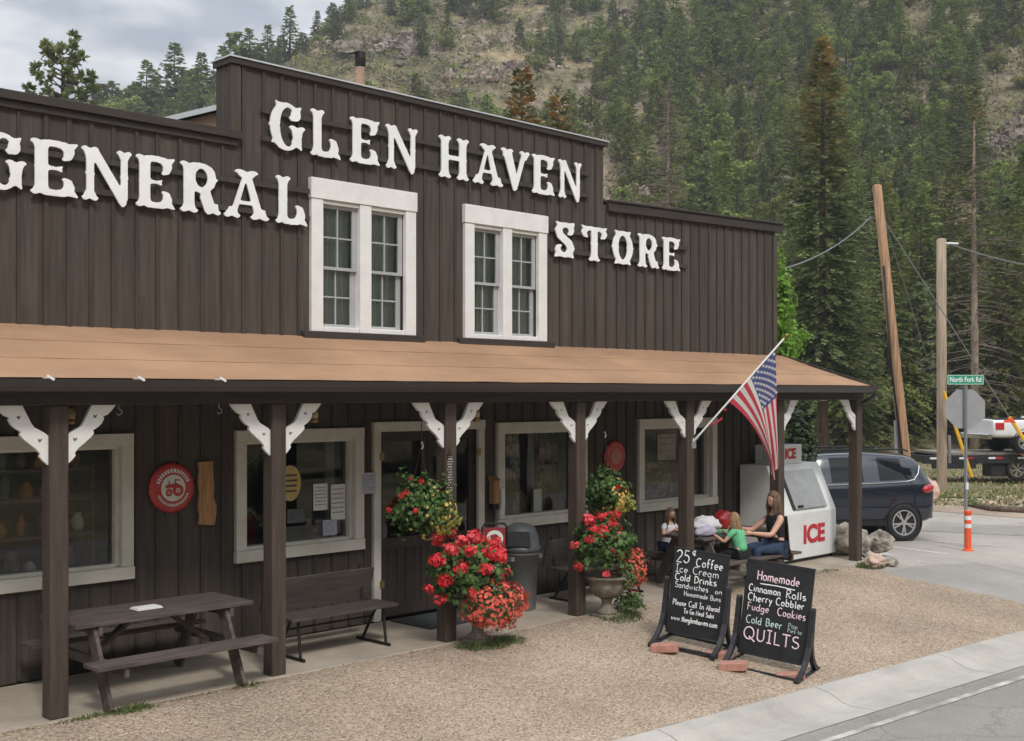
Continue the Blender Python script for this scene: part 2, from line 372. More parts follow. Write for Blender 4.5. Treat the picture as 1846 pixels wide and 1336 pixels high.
# ================================================================== THE SETTING: ground, kerb, road
YW, YP = 11.35, 9.915               # shop front plane, line of the porch posts
def gravel_mat():
    m = bpy.data.materials.new('pea_gravel'); m.use_nodes = True; n = m.node_tree; b = n.nodes['Principled BSDF']; l = n.links.new
    t = n.nodes.new('ShaderNodeTexCoord')
    v = n.nodes.new('ShaderNodeTexVoronoi'); v.inputs['Scale'].default_value = 58; l(t.outputs['Object'], v.inputs['Vector'])
    v2 = n.nodes.new('ShaderNodeTexVoronoi'); v2.inputs['Scale'].default_value = 17; l(t.outputs['Object'], v2.inputs['Vector'])
    nz = n.nodes.new('ShaderNodeTexNoise'); nz.inputs['Scale'].default_value = .75; nz.inputs['Detail'].default_value = 6; l(t.outputs['Object'], nz.inputs['Vector'])
    sx = n.nodes.new('ShaderNodeSeparateColor'); l(v.outputs['Color'], sx.inputs[0])
    r = n.nodes.new('ShaderNodeValToRGB'); e = r.color_ramp.elements
    e[0].position = 0; e[0].color = (.22, .165, .12, 1); e[1].position = 1; e[1].color = (.60, .50, .40, 1)
    for p, c in ((.22, (.36, .275, .20, 1)), (.5, (.425, .33, .245, 1)), (.8, (.47, .375, .285, 1))):
        k = e.new(p); k.color = c
    l(sx.outputs[0], r.inputs[0])
    hs = n.nodes.new('ShaderNodeHueSaturation'); mr = n.nodes.new('ShaderNodeMapRange')
    mr.inputs['From Min'].default_value = .3; mr.inputs['From Max'].default_value = .7; mr.inputs['To Min'].default_value = .84; mr.inputs['To Max'].default_value = 1.18
    l(nz.outputs['Fac'], mr.inputs[0]); l(mr.outputs[0], hs.inputs['Value']); l(r.outputs[0], hs.inputs['Color']); l(hs.outputs[0], b.inputs['Base Color'])
    b.inputs['Roughness'].default_value = .9; b.inputs['Specular IOR Level'].default_value = .2
    ad = n.nodes.new('ShaderNodeMath'); ad.operation = 'ADD'; l(v.outputs['Distance'], ad.inputs[0]); l(v2.outputs['Distance'], ad.inputs[1])
    bp = n.nodes.new('ShaderNodeBump'); bp.invert = True; bp.inputs['Strength'].default_value = .9; bp.inputs['Distance'].default_value = .02
    l(ad.outputs[0], bp.inputs['Height']); l(bp.outputs[0], b.inputs['Normal'])
    return m
def paved_mat(name, c1, c2, scale=.6, speck=120, sp=.16, bump=.25, crack=0.0):
    m = bpy.data.materials.new(name); m.use_nodes = True; n = m.node_tree; b = n.nodes['Principled BSDF']; l = n.links.new
    t = n.nodes.new('ShaderNodeTexCoord')
    a = n.nodes.new('ShaderNodeTexNoise'); a.inputs['Scale'].default_value = scale; a.inputs['Detail'].default_value = 9; a.inputs['Roughness'].default_value = .68
    l(t.outputs['Object'], a.inputs['Vector'])
    r = n.nodes.new('ShaderNodeValToRGB'); r.color_ramp.elements[0].position = .32; r.color_ramp.elements[0].color = (*c1, 1)
    r.color_ramp.elements[1].position = .68; r.color_ramp.elements[1].color = (*c2, 1); l(a.outputs['Fac'], r.inputs[0])
    s_ = n.nodes.new('ShaderNodeTexNoise'); s_.inputs['Scale'].default_value = speck; s_.inputs['Detail'].default_value = 2; l(t.outputs['Object'], s_.inputs['Vector'])
    mr = n.nodes.new('ShaderNodeMapRange'); mr.inputs['From Min'].default_value = .3; mr.inputs['From Max'].default_value = .7
    mr.inputs['To Min'].default_value = 1 - sp; mr.inputs['To Max'].default_value = 1 + sp; l(s_.outputs['Fac'], mr.inputs[0])
    hs = n.nodes.new('ShaderNodeHueSaturation'); l(mr.outputs[0], hs.inputs['Value']); l(r.outputs[0], hs.inputs['Color'])
    colr = hs.outputs[0]
    if crack:
        wv = n.nodes.new('ShaderNodeTexNoise'); wv.inputs['Scale'].default_value = 2.2; wv.inputs['Detail'].default_value = 5; l(t.outputs['Object'], wv.inputs['Vector'])
        va = n.nodes.new('ShaderNodeVectorMath'); va.operation = 'MULTIPLY_ADD'; va.inputs[1].default_value = (.5, .5, .5); l(wv.outputs['Color'], va.inputs[0]); l(t.outputs['Object'], va.inputs[2])
        vo = n.nodes.new('ShaderNodeTexVoronoi'); vo.feature = 'DISTANCE_TO_EDGE'; vo.inputs['Scale'].default_value = crack; l(va.outputs[0], vo.inputs['Vector'])
        cm = n.nodes.new('ShaderNodeMapRange'); cm.inputs['From Min'].default_value = .0; cm.inputs['From Max'].default_value = .012; cm.inputs['To Min'].default_value = .80; cm.inputs['To Max'].default_value = 1; l(vo.outputs['Distance'], cm.inputs[0])
        h2 = n.nodes.new('ShaderNodeHueSaturation'); l(cm.outputs[0], h2.inputs['Value']); l(colr, h2.inputs['Color']); colr = h2.outputs[0]
    l(colr, b.inputs['Base Color']); b.inputs['Roughness'].default_value = .88; b.inputs['Specular IOR Level'].default_value = .25
    bp = n.nodes.new('ShaderNodeBump'); bp.inputs['Strength'].default_value = bump; bp.inputs['Distance'].default_value = .01
    l(s_.outputs['Fac'], bp.inputs['Height']); l(bp.outputs[0], b.inputs['Normal'])
    return m
M['gravel'] = gravel_mat()
M['asphalt'] = paved_mat('worn_asphalt', (.205, .190, .172), (.300, .280, .258), .35, 90, .3, .5, .45)
M['concrete'] = paved_mat('kerb_concrete', (.33, .31, .28), (.48, .455, .415), 1.2, 130, .12)
M['slab'] = paved_mat('porch_concrete', (.30, .255, .205), (.46, .395, .32), 1.6, 130, .14)
M['lot'] = paved_mat('pale_paving', (.30, .275, .245), (.42, .39, .35), .5, 90, .2, .25, .35)
M['lot_dark'] = paved_mat('grey_paving', (.25, .235, .215), (.34, .32, .295), .5, 90, .2, .25, .5)
M['ground'] = paved_mat('dry_grass_ground', (.085, .095, .036), (.30, .23, .14), .22, 9, .35, .5)
M['dirt'] = paved_mat('pale_dirt', (.25, .19, .14), (.42, .34, .27), .5, 20, .25, .4)
M['road_paint'] = paved_mat('worn_road_paint', (.38, .365, .34), (.62, .60, .57), 3.0, 60, .3)

mb = MB(); mb.add([(-900, -900, -.62), (1200, -900, -.62), (1200, 1200, -.62), (-900, 1200, -.62)], [(0, 1, 2, 3)])
struct('ground', mb, M['ground'])
# kerb: three straight runs of one sloped profile. back edge of the kerb: through (7.93,6.88) and (15.6,6.3)
KD = Vector((15.6 - 7.93, 6.30 - 6.88, 0)).normalized(); KN = Vector((KD.y, -KD.x, 0))   # KN points to the road
K0 = Vector((7.93, 6.88, 0))
def kp(t, o, z): return K0 + KD * t + KN * o + Vector((0, 0, z))
TJ = 9.6                                             # where the kerb turns into the side road
prof = [(0, -.330), (.05, -.318), (.22, -.345), (.40, -.420), (.52, -.434), (.80, -.418)]
def ribbon(ts, prof, fn):
    b = MB()
    for t in ts:
        for o, z in prof: b.v.append(tuple(fn(t, o, z)))
    k = len(prof)
    for i in range(len(ts) - 1):
        for j in range(k - 1): b.f.append([i * k + j, i * k + j + 1, (i + 1) * k + j + 1, (i + 1) * k + j]); b.mi.append(0); b.sm.append(False)
    return b
kb = MB(); t = -26.0; js = []
while t < TJ + 24:
    js.append(t); t += 2.43
for a_, b_ in zip(js, js[1:]):                        # bays with open joints between them
    bay = ribbon([a_ + .006, b_ - .006], prof, kp); kb.add(bay.v, bay.f)
    n0 = len(prof); kb.add([kp(a_ + .006, o, z) for o, z in prof] + [kp(a_ + .006, .8, -.6), kp(a_ + .006, 0, -.6)], [list(range(n0 + 2))])
    kb.add([kp(b_ - .006, o, z) for o, z in prof] + [kp(b_ - .006, .8, -.6), kp(b_ - .006, 0, -.6)], [list(range(n0 + 2))[::-1]])
struct('kerb', kb, M['concrete'])
rb = ribbon([-60, TJ + 60], [(.795, -.424), (.86, -.431), (4.2, -.38), (8.5, -.44)], kp)
struct('road', rb, M['asphalt'])
mk = MB()
for k in range(160):
    t0_, t1_ = -20 + k * .4, -20 + k * .4 + .4; o0 = 1.02; w0 = .085; z0 = -.424 + .052 * .2 / 3.4 - .001
    mk.add([kp(t0_, o0, z0), kp(t0_, o0 + w0, z0 + .001), kp(t1_, o0 + w0, z0 + .001), kp(t1_, o0, z0)], [(0, 1, 2, 3)])
M['edge_paint'] = mat('worn_edge_paint', (.27, .25, .225), .9, .0, 2.2, 0, detail=8, col2=(.54, .51, .46), lo=.40, hi=.62)
struct('edge_line', mk, M['edge_paint'])
# forecourt gravel: falls from the porch slab to the kerb, up to the paved side road at x = 17.3
gb = MB(); xs = np.arange(-10, 17.31, .35); ys = np.concatenate([np.arange(5.9, 9.9, .2), [9.9]])
for iy, y in enumerate(ys):
    for x in xs:
        yk = K0.y + KD.y / KD.x * (x - K0.x)           # back of the kerb here
        f = (y - 5.9) / (9.9 - 5.9); yy = yk - .02 + f * (9.9 - yk + .02) + (.05 * mnoise.noise(Vector((x * 2.3, 8, 2))) - .01 if iy == 0 else 0)
        z = -.325 + (gz(9.9) + .325) * min(1, max(0, (yy - yk) / (9.5 - yk))) - .006
        z += .012 * mnoise.noise(Vector((x * 1.6, yy * 1.6, 3))) * (0 if f < .02 else 1) + (.006 if f < .02 else 0)
        gb.v.append((x + .10 * mnoise.noise(Vector((2, yy * 1.9, 1))) * (1 if x > 17 else 0), yy, z))
nx = len(xs)
for j in range(len(ys) - 1):
    for i in range(nx - 1): gb.f.append([j * nx + i, j * nx + i + 1, (j + 1) * nx + i + 1, (j + 1) * nx + i]); gb.mi.append(0); gb.sm.append(True)
struct('gravel', gb, M['gravel'])
# loose stones on the forecourt
sb = MB(); rs = random.Random(11)
for i in range(2600):
    x = rs.uniform(3, 16.5); y = rs.uniform(6.9, 9.8); r = rs.uniform(.006, .016)
    yk = K0.y + KD.y / KD.x * (x - K0.x)
    if y < yk + .05: continue
    z = -.325 + .325 * min(1, max(0, (y - yk) / (9.5 - yk))); g = rs.random() * 3
    a1, a2, a3 = [Vector((math.cos(g + k * 2.1) * r, math.sin(g + k * 2.1) * r * .8, 0)) + Vector((x, y, z - .004)) for k in range(3)]
    ap = Vector((x, y, z + r * .8)); sb.cur = rs.choice((0, 0, 1)); sb.add([a1, a2, a3, ap], [(0, 1, 3), (1, 2, 3), (2, 0, 3)])
tag(sb.build('loose_stones', [mat('pale_pebble', (.46, .37, .29), .9, .3, 40), mat('brown_pebble', (.25, .18, .13), .9, .3, 40)]), 'small loose pebbles scattered over the gravel forecourt', 'pebbles', kind='stuff')
# porch slab and the paved apron round it
pb = MB(); pb.box(1.0, 18.62, 9.78, 11.30, -.5, 0); struct('porch_slab', pb, M['slab'], bevel=.012)
lb = MB()
def sheet(name, pts, m):
    b = MB(); b.add(pts, [tuple(range(len(pts)))]); return struct(name, b, m)
def lotz(x, y):
    k = min(1, max(0, (x - 18.0) / 3.0)); return -.17 * k * k * (3 - 2 * k) + (gz(y) if y < 9.5 else 0) - .012
def onL(px, py, d=0.0):
    z = 0.0
    for _ in range(20): p = onZ(px, py, z); z = .5 * z + .5 * (lotz(p.x, p.y) + d)
    return onZ(px, py, z)
def drape(name, x0, x1, y0, y1, m, dz, st=.25):
    """a sheet laid on the paved yard"""
    b = MB(); xs_ = np.arange(x0, x1 + st * .5, st); ys_ = np.arange(y0, y1 + st * .5, st); n = len(xs_)
    for y in ys_:
        for x in xs_: yy = max(y, K0.y + KD.y / KD.x * (x - K0.x) - .02); b.v.append((x, yy, lotz(x, yy) + dz))
    for j_ in range(len(ys_) - 1):
        for i_ in range(n - 1): b.f.append([j_ * n + i_, j_ * n + i_ + 1, (j_ + 1) * n + i_ + 1, (j_ + 1) * n + i_]); b.mi.append(0); b.sm.append(True)
    return struct(name, b, m)
def strip(name, pts, m, d):
    """outline given as photo pixels on the paved yard: cut into a fan that follows the ground"""
    b = MB(); P_ = [onL(x, y, d) for x, y in pts]; b.add(P_, [tuple(range(len(P_)))]); return struct(name, b, m)
drape('side_road', 17.16, 41.16, 5.6, 22.1, M['lot'], .0)
strip('tarred_strip', [(1655, 957), (1846, 966), (2000, 976), (2000, 952), (1846, 948), (1680, 941)], M['lot_dark'], .006)
drape('apron', 17.16, 20.66, 5.6, 9.1, M['lot_dark'], .005)
strip('dirt_shoulder', [(1600, 915), (1846, 934), (2000, 945), (2000, 898), (1846, 893), (1600, 888)], M['dirt'], .008)
def vz(x, y): return 0
b_ = MB(); A0, A1 = onL(1560, 896), onL(2150, 905)
vn = 14
for i in range(vn + 1):
    for j in range(15):
        p = A0.lerp(A1, i / vn); d = Vector((S2, S2, 0)); q = p + d * (j / 14) ** 1.5 * 45; b_.v.append((q.x, q.y, -.14 + .10 * min(1, j / 3) + .12 * mnoise.noise(Vector((q.x * .3, q.y * .3, 2))) * min(1, j / 2)))
for i in range(vn):
    for j in range(14): b_.f.append([i * 15 + j, (i + 1) * 15 + j, (i + 1) * 15 + j + 1, i * 15 + j + 1]); b_.mi.append(0); b_.sm.append(True)
struct('verge', b_, M['ground'])
pl = MB()
for (a, b) in (((1600, 985), (1712, 999)), ((1580, 995), (1660, 1013)), ((1680, 976), (1800, 984))):
    p, q = onL(a[0], a[1], .005), onL(b[0], b[1], .005); d = (q - p).normalized(); s_ = Vector((-d.y, d.x, 0)) * .06
    pl.add([p - s_, q - s_, q + s_, p + s_], [(0, 1, 2, 3)])
struct('parking_lines', pl, M['road_paint'])

# ================================================================== THE GENERAL STORE
store = thing('general_store', 'dark brown board and batten general store with stepped false front and long tan porch roof', 'store', (10.1, YW, 0))
XL, XR, XA, XB = 2.4, 17.78, 7.02, 13.23
ZL, ZC = 5.60, 6.40
def top_at(x): return ZL if x < XA else ZC if x < XB else 5.50 + .12 * (x - XB) / (XR - XB)
UPPER = [(8.05, 9.62, 3.47, 5.24), (10.45, 11.99, 3.47, 5.20)]
LOWER = [(4.02, 5.86, .87, 2.35), (7.06, 8.81, .90, 2.35), (11.04, 12.83, .95, 2.37), (14.0, 16.0, .97, 2.37)]
DOOR = (8.96, 10.80, 0.0, 2.41)
def inset(o, s, t, b): return (o[0] + s, o[1] - s, o[2] + b, o[3] - t)
HOLES = [inset(o, .15, .2, .03) for o in UPPER] + [inset(o, .12, .12, .12) for o in LOWER] + [inset(DOOR, .11, .11, 0)]
def wall_holes(x0, x1, z0, z1, holes, y0, y1, mbd):
    hs = [h for h in holes if h[0] < x1 and h[1] > x0 and h[2] < z1 and h[3] > z0]
    xs = sorted({x0, x1, *[min(max(v, x0), x1) for h in hs for v in h[:2]]}); zs = sorted({z0, z1, *[min(max(v, z0), z1) for h in hs for v in h[2:]]})
    sol = lambda i, j: 0 <= i < len(xs) - 1 and 0 <= j < len(zs) - 1 and not any(h[0] < (xs[i] + xs[i + 1]) / 2 < h[1] and h[2] < (zs[j] + zs[j + 1]) / 2 < h[3] for h in hs)
    for i in range(len(xs) - 1):
        for j in range(len(zs) - 1):
            if not sol(i, j): continue
            a, b, c, d = xs[i], xs[i + 1], zs[j], zs[j + 1]
            mbd.add([(a, y0, c), (b, y0, c), (b, y0, d), (a, y0, d)], [(0, 1, 2, 3)]); mbd.add([(a, y1, c), (b, y1, c), (b, y1, d), (a, y1, d)], [(3, 2, 1, 0)])
            if not sol(i - 1, j): mbd.add([(a, y0, c), (a, y1, c), (a, y1, d), (a, y0, d)], [(3, 2, 1, 0)])
            if not sol(i + 1, j): mbd.add([(b, y0, c), (b, y1, c), (b, y1, d), (b, y0, d)], [(0, 1, 2, 3)])
            if not sol(i, j - 1): mbd.add([(a, y0, c), (b, y0, c), (b, y1, c), (a, y1, c)], [(3, 2, 1, 0)])
            if not sol(i, j + 1): mbd.add([(a, y0, d), (b, y0, d), (b, y1, d), (a, y1, d)], [(0, 1, 2, 3)])
fw = MB()
wall_holes(XL, XA, 0, ZL, HOLES, YW, YW + .15, fw)
wall_holes(XA, XB, 0, ZL - .1, HOLES, YW, YW + .15, fw)
wall_holes(XB, XR, 0, 5.50, HOLES, YW, YW + .15, fw)
fw.box(XA, XB, YW, YW + .30, ZL - .1, ZC)                       # the raised middle is a deeper box
fw.add([(XB, YW, 5.5), (XR, YW, 5.5), (XR, YW, 5.62), (XB, YW + .15, 5.5), (XR, YW + .15, 5.5), (XR, YW + .15, 5.62)], [(0, 1, 2), (5, 4, 3), (0, 2, 5, 3), (1, 4, 5, 2)])
fw.cur = 1
rb_ = random.Random(5); x = XL + .1
while x < XR - .03:                                              # cover strips over the joints of the boards
    wd = rb_.uniform(.038, .05); iv = [(0.02, top_at(x) - .03)]
    for o in UPPER + LOWER + [DOOR]:
        if o[0] - wd < x < o[1] + wd:
            nv = []
            for a, b in iv:
                if o[2] > a: nv.append((a, min(b, o[2])))
                if o[3] < b: nv.append((max(a, o[3]), b))
            iv = nv
    for a, b in iv:
        if b - a > .06: fw.box(x - wd / 2, x + wd / 2, YW - .020, YW + .002, a, b)
    x += rb_.uniform(.225, .262) if x < 13 else rb_.uniform(.215, .245)
front = fw.build('wall', [M['wall'], M['batten']], store, bevel=0)
cb = MB(); cb.box(XA - .004, XA + .11, YW - .026, YW + .01, ZL + .02, ZC - .06); cb.build('corner_board', M['wall'], store, bevel=.004)
cb = MB(); cb.box(XR - .1, XR + .012, YW - .034, YW + .02, 0, 5.45); cb.build('corner_board', M['wall'], store, bevel=.004)
# caps along the three tops
cp = MB(); cp.box(XL - .08, XA + .10, YW - .085, YW - .004, ZL - .075, ZL + .012); cp.box(XL - .08, XA - .006, YW - .004, YW + .26, ZL + .002, ZL + .012); cp.box(XL - .06, XA + .07, YW - .045, YW - .004, ZL - .15, ZL - .077)
cp.build('parapet_cap', M['trim'], store, bevel=.005)
cp = MB(); cp.box(XA - .03, XB + .05, YW - .05, YW - .003, ZC - .055, ZC + .012); cp.box(XB + .002, XB + .04, YW - .002, YW + .33, ZC - .055, ZC + .012); cp.box(XA - .03, XA - .006, YW - .002, YW + .33, ZC - .055, ZC + .012)
cp.build('parapet_cap', M['trim'], store, bevel=.005)
cp = MB(); cp.box(XA - .045, XB + .07, YW - .065, YW + .36, ZC + .014, ZC + .030); cp.build('metal_flashing', M['metal_roof'], store)
p0, p1 = Vector((XB + .06, YW, 5.50)), Vector((XR + .14, YW, 5.625))
cp = MB(); cp.beam(p0 + Vector((0, -.034, -.02)), p1 + Vector((0, -.034, -.02)), .06, .13); cp.beam(p0 + Vector((0, .06, .065)), p1 + Vector((0, .06, .065)), .30, .03)
cp.build('parapet_cap', M['trim'], store, bevel=.004)
# rest of the building
sh = MB(); WT = .15
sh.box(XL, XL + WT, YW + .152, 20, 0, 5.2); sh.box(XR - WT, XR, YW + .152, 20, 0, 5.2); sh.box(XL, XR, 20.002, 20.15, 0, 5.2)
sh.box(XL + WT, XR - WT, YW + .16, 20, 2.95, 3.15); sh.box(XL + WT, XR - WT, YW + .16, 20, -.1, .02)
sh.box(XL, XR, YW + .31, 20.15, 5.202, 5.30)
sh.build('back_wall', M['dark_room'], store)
# upstairs room behind the middle: white metal gable roof and tan gable end
gy = 13.9; gx = 9.6
gr = MB(); hw = 2.7
gr.prism([(gx - hw, 5.32), (gx + hw, 5.32), (gx + hw, 5.90), (gx, 6.93), (gx - hw, 5.90)], gy, 20, lambda a, b, d: Vector((a, d, b)))
gr.build('gable_wall', M['tan'], store)
gr = MB()
for s_ in (-1, 1):
    a = Vector((gx, gy - .15, 6.96)); b = Vector((gx + s_ * (hw + .25), gy - .15, 6.96 - (hw + .25) * 1.03 / 2.7))
    n_ = Vector((0, 6.6, 0)); up = Vector((0, 0, .07))
    gr.add([a, b, b + n_, a + n_, a + up, b + up, b + n_ + up, a + n_ + up], [(0, 1, 2, 3), (7, 6, 5, 4), (0, 4, 5, 1), (1, 5, 6, 2), (2, 6, 7, 3)])
gr.build('metal_roof', M['metal_roof'], store)
ch = MB(); cx, cy = 10.84, 14.0
ch.lathe([(.066, 6.4), (.066, 7.56)], (cx, cy, 0), 14); chim = ch.build('chimney', M['tan'], store)
ch = MB(); ch.lathe([(.05, 7.55), (.075, 7.57), (.085, 7.68), (.075, 7.78), (.01, 7.82)], (cx, cy, 0), 14); ch.beam((cx - .03, cy, 7.78), (cx - .17, cy + .02, 7.73), .10, .02)
ch.build('chimney_cowl', M['iron'], chim)

# ---- upper windows: twin sashes with white boards round them
def upper_window(o):
    x0, x1, z0, z1 = o
    f = MB(); y0, y1 = YW - .052, YW + .012
    f.box(x0, x0 + .165, y0, y1, z0 + .0, z1 - .24); f.box(x1 - .165, x1, y0, y1, z0 + .0, z1 - .24)
    f.box(x0 - .012, x1 + .012, y0 - .012, y1, z1 - .238, z1); xm = (x0 + x1) / 2
    f.box(xm - .085, xm + .085, y0, YW + .11, z0, z1 - .24); f.box(x0 + .167, xm - .087, y0 + .008, YW + .11, z0 + .0, z0 + .06); f.box(xm + .087, x1 - .167, y0 + .008, YW + .11, z0, z0 + .06)
    f.box(x0 + .167, xm - .087, y0 + .02, YW + .11, z1 - .285, z1 - .242); f.box(xm + .087, x1 - .167, y0 + .02, YW + .11, z1 - .285, z1 - .242)
    win = f.build('window', M['white'], store, bevel=.005)
    s_ = MB(); s_.box(x0 - .12, x1 + .12, YW - .085, YW - .001, z0 - .10, z0 - .003); s_.build('sill', M['trim'], win, bevel=.004)
    for a, b in ((x0 + .17, xm - .09), (xm + .09, x1 - .17)):
        za, zb = z0 + .062, z1 - .287; zm = za + (zb - za) * .485
        for (lo, hi, y, nm) in ((zm - .02, zb, YW + .015, 'up'), (za, zm + .02, YW + .055, 'dn')):
            s_ = MB(); t_ = .036
            s_.box(a, a + t_, y, y + .03, lo, hi); s_.box(b - t_ - .03, b, y, y + .03, lo, hi); s_.box(a + t_, b - t_ - .03, y + .001, y + .029, lo, lo + t_); s_.box(a + t_, b - t_ - .03, y + .001, y + .029, hi - t_, hi)
            mx, mz = (a + b - .03) / 2, (lo + hi) / 2
            s_.box(mx - .009, mx + .009, y + .004, y + .02, lo + t_, hi - t_); s_.box(a + t_, mx - .01, y + .005, y + .019, mz - .009, mz + .009); s_.box(mx + .01, b - t_ - .03, y + .005, y + .019, mz - .009, mz + .009)
            s_.build('sash', M['sash'], win)
            g = MB(); g.add([(a + .02, y + .022, lo + .02), (b - .04, y + .022, lo + .02), (b - .04, y + .022, hi - .02), (a + .02, y + .022, hi - .02)], [(0, 1, 2, 3)]); g.build('pane', M['glass'], win)
    c_ = MB(); c_.smooth = True; n = 90; xs_ = np.linspace(x0 + .12, x1 - .12, n)
    for x_ in xs_:
        yy = YW + .135 + .018 * math.sin(x_ * 62) + .010 * math.sin(x_ * 23)
        c_.v += [(x_, yy, z0), (x_, yy, z1 - .1)]
    for i in range(n - 1): c_.f.append([2 * i, 2 * i + 2, 2 * i + 3, 2 * i + 1]); c_.mi.append(0); c_.sm.append(True)
    c_.build('curtain', M['curtain'], win)
M['sash'] = mat('sash_grey', (.40, .41, .42), .5, .06, 5)
for o in UPPER: upper_window(o)

# ---- big shop windows under the porch
def shop_window(o):
    x0, x1, z0, z1 = o; f = MB(); y0, y1 = YW - .055, YW + .02; t_ = .13
    f.box(x0, x0 + t_, y0, y1, z0 + t_, z1 - t_); f.box(x1 - t_, x1, y0, y1, z0 + t_, z1 - t_)
    f.box(x0, x1, y0 - .004, y1, z1 - t_, z1); f.box(x0 - .006, x1 + .006, y0 - .012, y1, z0, z0 + t_ - .002)
    # deep jambs
    f.box(x0 + t_ - .008, x0 + t_ + .03, y1 + .001, YW + .16, z0 + t_, z1 - t_); f.box(x1 - t_ - .03, x1 - t_ + .008, y1 + .001, YW + .16, z0 + t_, z1 - t_)
    f.box(x0 + t_ + .03, x1 - t_ - .03, y1 + .001, YW + .16, z0 + t_ - .01, z0 + t_ + .03); f.box(x0 + t_ + .03, x1 - t_ - .03, y1 + .001, YW + .16, z1 - t_ - .03, z1 - t_ + .01)
    win = f.build('window', M['cream'], store, bevel=.005)
    g = MB(); yg = YW + .10
    g.add([(x0 + t_ + .01, yg, z0 + t_), (x1 - t_ - .01, yg, z0 + t_), (x1 - t_ - .01, yg, z1 - t_), (x0 + t_ + .01, yg, z1 - t_)], [(0, 1, 2, 3)]); g.build('pane', M['glass'], win)
    return win
wins = [shop_window(o) for o in LOWER]

# ---- double door
x0, x1, z0, z1 = DOOR
f = MB(); f.box(x0, x0 + .11, YW - .05, YW + .03, 0.003, z1 - .12); f.box(x1 - .11, x1, YW - .05, YW + .03, 0.003, z1 - .12); f.box(x0 - .006, x1 + .006, YW - .056, YW + .03, z1 - .12, z1)
dfr = f.build('door_frame', M['cream'], store, bevel=.005)
xm = (x0 + x1) / 2
for s_, (a, b) in ((0, (x0 + .115, xm - .006)), (1, (xm + .006, x1 - .115))):
    d_ = MB(); y = YW + .04; t_ = .09
    d_.box(a, a + t_, y, y + .045, .02, z1 - .125); d_.box(b - t_, b, y, y + .045, .02, z1 - .125)
    d_.box(a + t_, b - t_, y + .002, y + .043, .02, .16); d_.box(a + t_, b - t_, y + .002, y + .043, .84, .98); d_.box(a + t_, b - t_, y + .002, y + .043, z1 - .24, z1 - .125)
    d_.box(a + t_, b - t_, y + .018, y + .03, .16, .84)
    k = a + t_ + .09
    while k < b - t_ - .05: d_.box(k, k + .05, y + .006, y + .018, .16, .84); k += .14
    door = d_.build('door', M['trim'], store, bevel=.003)
    g = MB(); g.add([(a + t_, y + .022, .98), (b - t_, y + .022, .98), (b - t_, y + .022, z1 - .24), (a + t_, y + .022, z1 - .24)], [(0, 1, 2, 3)]); g.build('pane', M['screen'] if 'screen' in M else M['glass'], door)
    hb = MB()
    for hz in (.4, 1.95): hb.box((a - .03 if s_ == 0 else b - .03), (a + .03 if s_ == 0 else b + .03), YW - .064, YW - .052, hz, hz + .09)
    hb.build('hinge', M['brass'], door)
    hd = MB(); xx = b - .045 if s_ == 0 else a + .045; hd.tube([(xx, y - .002, 1.0), (xx, y - .05, 1.02), (xx, y - .05, 1.14), (xx, y - .002, 1.16)], .009, 6); hd.build('handle', M['galv'], door)

# ---- porch roof, gutter, beam
EY, EZ = 9.66, 2.885
rf = MB(); xl, xr = 1.0, 17.98
th = .035
def roofp(x, f, dz=0): return (x, YW - .004 + (EY - YW + .004) * f, 3.415 + (EZ - 3.415) * f + dz - .018 * math.sin(math.pi * f) )
N_ = 12; nxr = 60
gridp = [[roofp(xl + (xr - xl) * i / nxr, j / N_, .006 * mnoise.noise(Vector((i * .5, j * .4, 7)))) for j in range(N_ + 1)] for i in range(nxr + 1)]
b0 = 0
for i in range(nxr + 1):
    for j in range(N_ + 1): rf.v.append(gridp[i][j])
for i in range(nxr):
    for j in range(N_): rf.f.append([i * (N_ + 1) + j, i * (N_ + 1) + j + 1, (i + 1) * (N_ + 1) + j + 1, (i + 1) * (N_ + 1) + j]); rf.mi.append(0); rf.sm.append(True)
for fl in (.30, .64):                                            # laps of the roofing felt
    for i in range(nxr):
        a = Vector(roofp(xl + (xr - xl) * i / nxr, fl, .007)); b = Vector(roofp(xl + (xr - xl) * (i + 1) / nxr, fl, .007)); c = Vector(roofp(xl + (xr - xl) * (i + 1) / nxr, fl - .05, .005)); d = Vector(roofp(xl + (xr - xl) * i / nxr, fl - .05, .005))
        rf.add([a, b, c, d, a - Vector((0, 0, .012)), b - Vector((0, 0, .012))], [(0, 1, 2, 3), (4, 5, 1, 0)])
M['felt'] = mat('tan_roofing', (.345, .208, .126), .9, .16, 1.3, .35, 130, (.5, .8, 1), spec=.2, detail=9)
porch_roof = rf.build('porch_roof', M['felt'], store)
un = MB()
un.cur = 0
a, b = Vector((xl, EY + .03, EZ - .055)), Vector((xr, EY + .03, EZ - .055)); c, d = Vector((xr, YW - .006, 3.36)), Vector((xl, YW - .006, 3.36))
un.add([a, b, c, d, a + Vector((0, 0, .03)), b + Vector((0, 0, .03)), c + Vector((0, 0, .03)), d + Vector((0, 0, .03))], [(3, 2, 1, 0), (4, 5, 6, 7), (1, 2, 6, 5), (0, 1, 5, 4)])
for k in range(29):
    xx = xl + .2 + k * .6; un.beam((xx, YP + .1, 2.79), (xx, YW - .01, 3.23), .045, .12)
un.build('porch_ceiling', M['trim'], porch_roof)
rk = MB(); rk.beam((xr + .018, EY - .02, EZ - .06), (xr + .018, YW + .0, 3.355), .03, .15); rk.build('rake_board', M['trim'], porch_roof)
gt = MB()
gp = [(EY - .005, EZ - .02), (EY - .005, EZ - .105), (EY - .07, EZ - .115), (EY - .095, EZ - .07), (EY - .115, EZ - .012), (EY - .105, EZ - .012), (EY - .085, EZ - .065), (EY - .065, EZ - .10), (EY - .015, EZ - .092), (EY - .015, EZ - .02)]
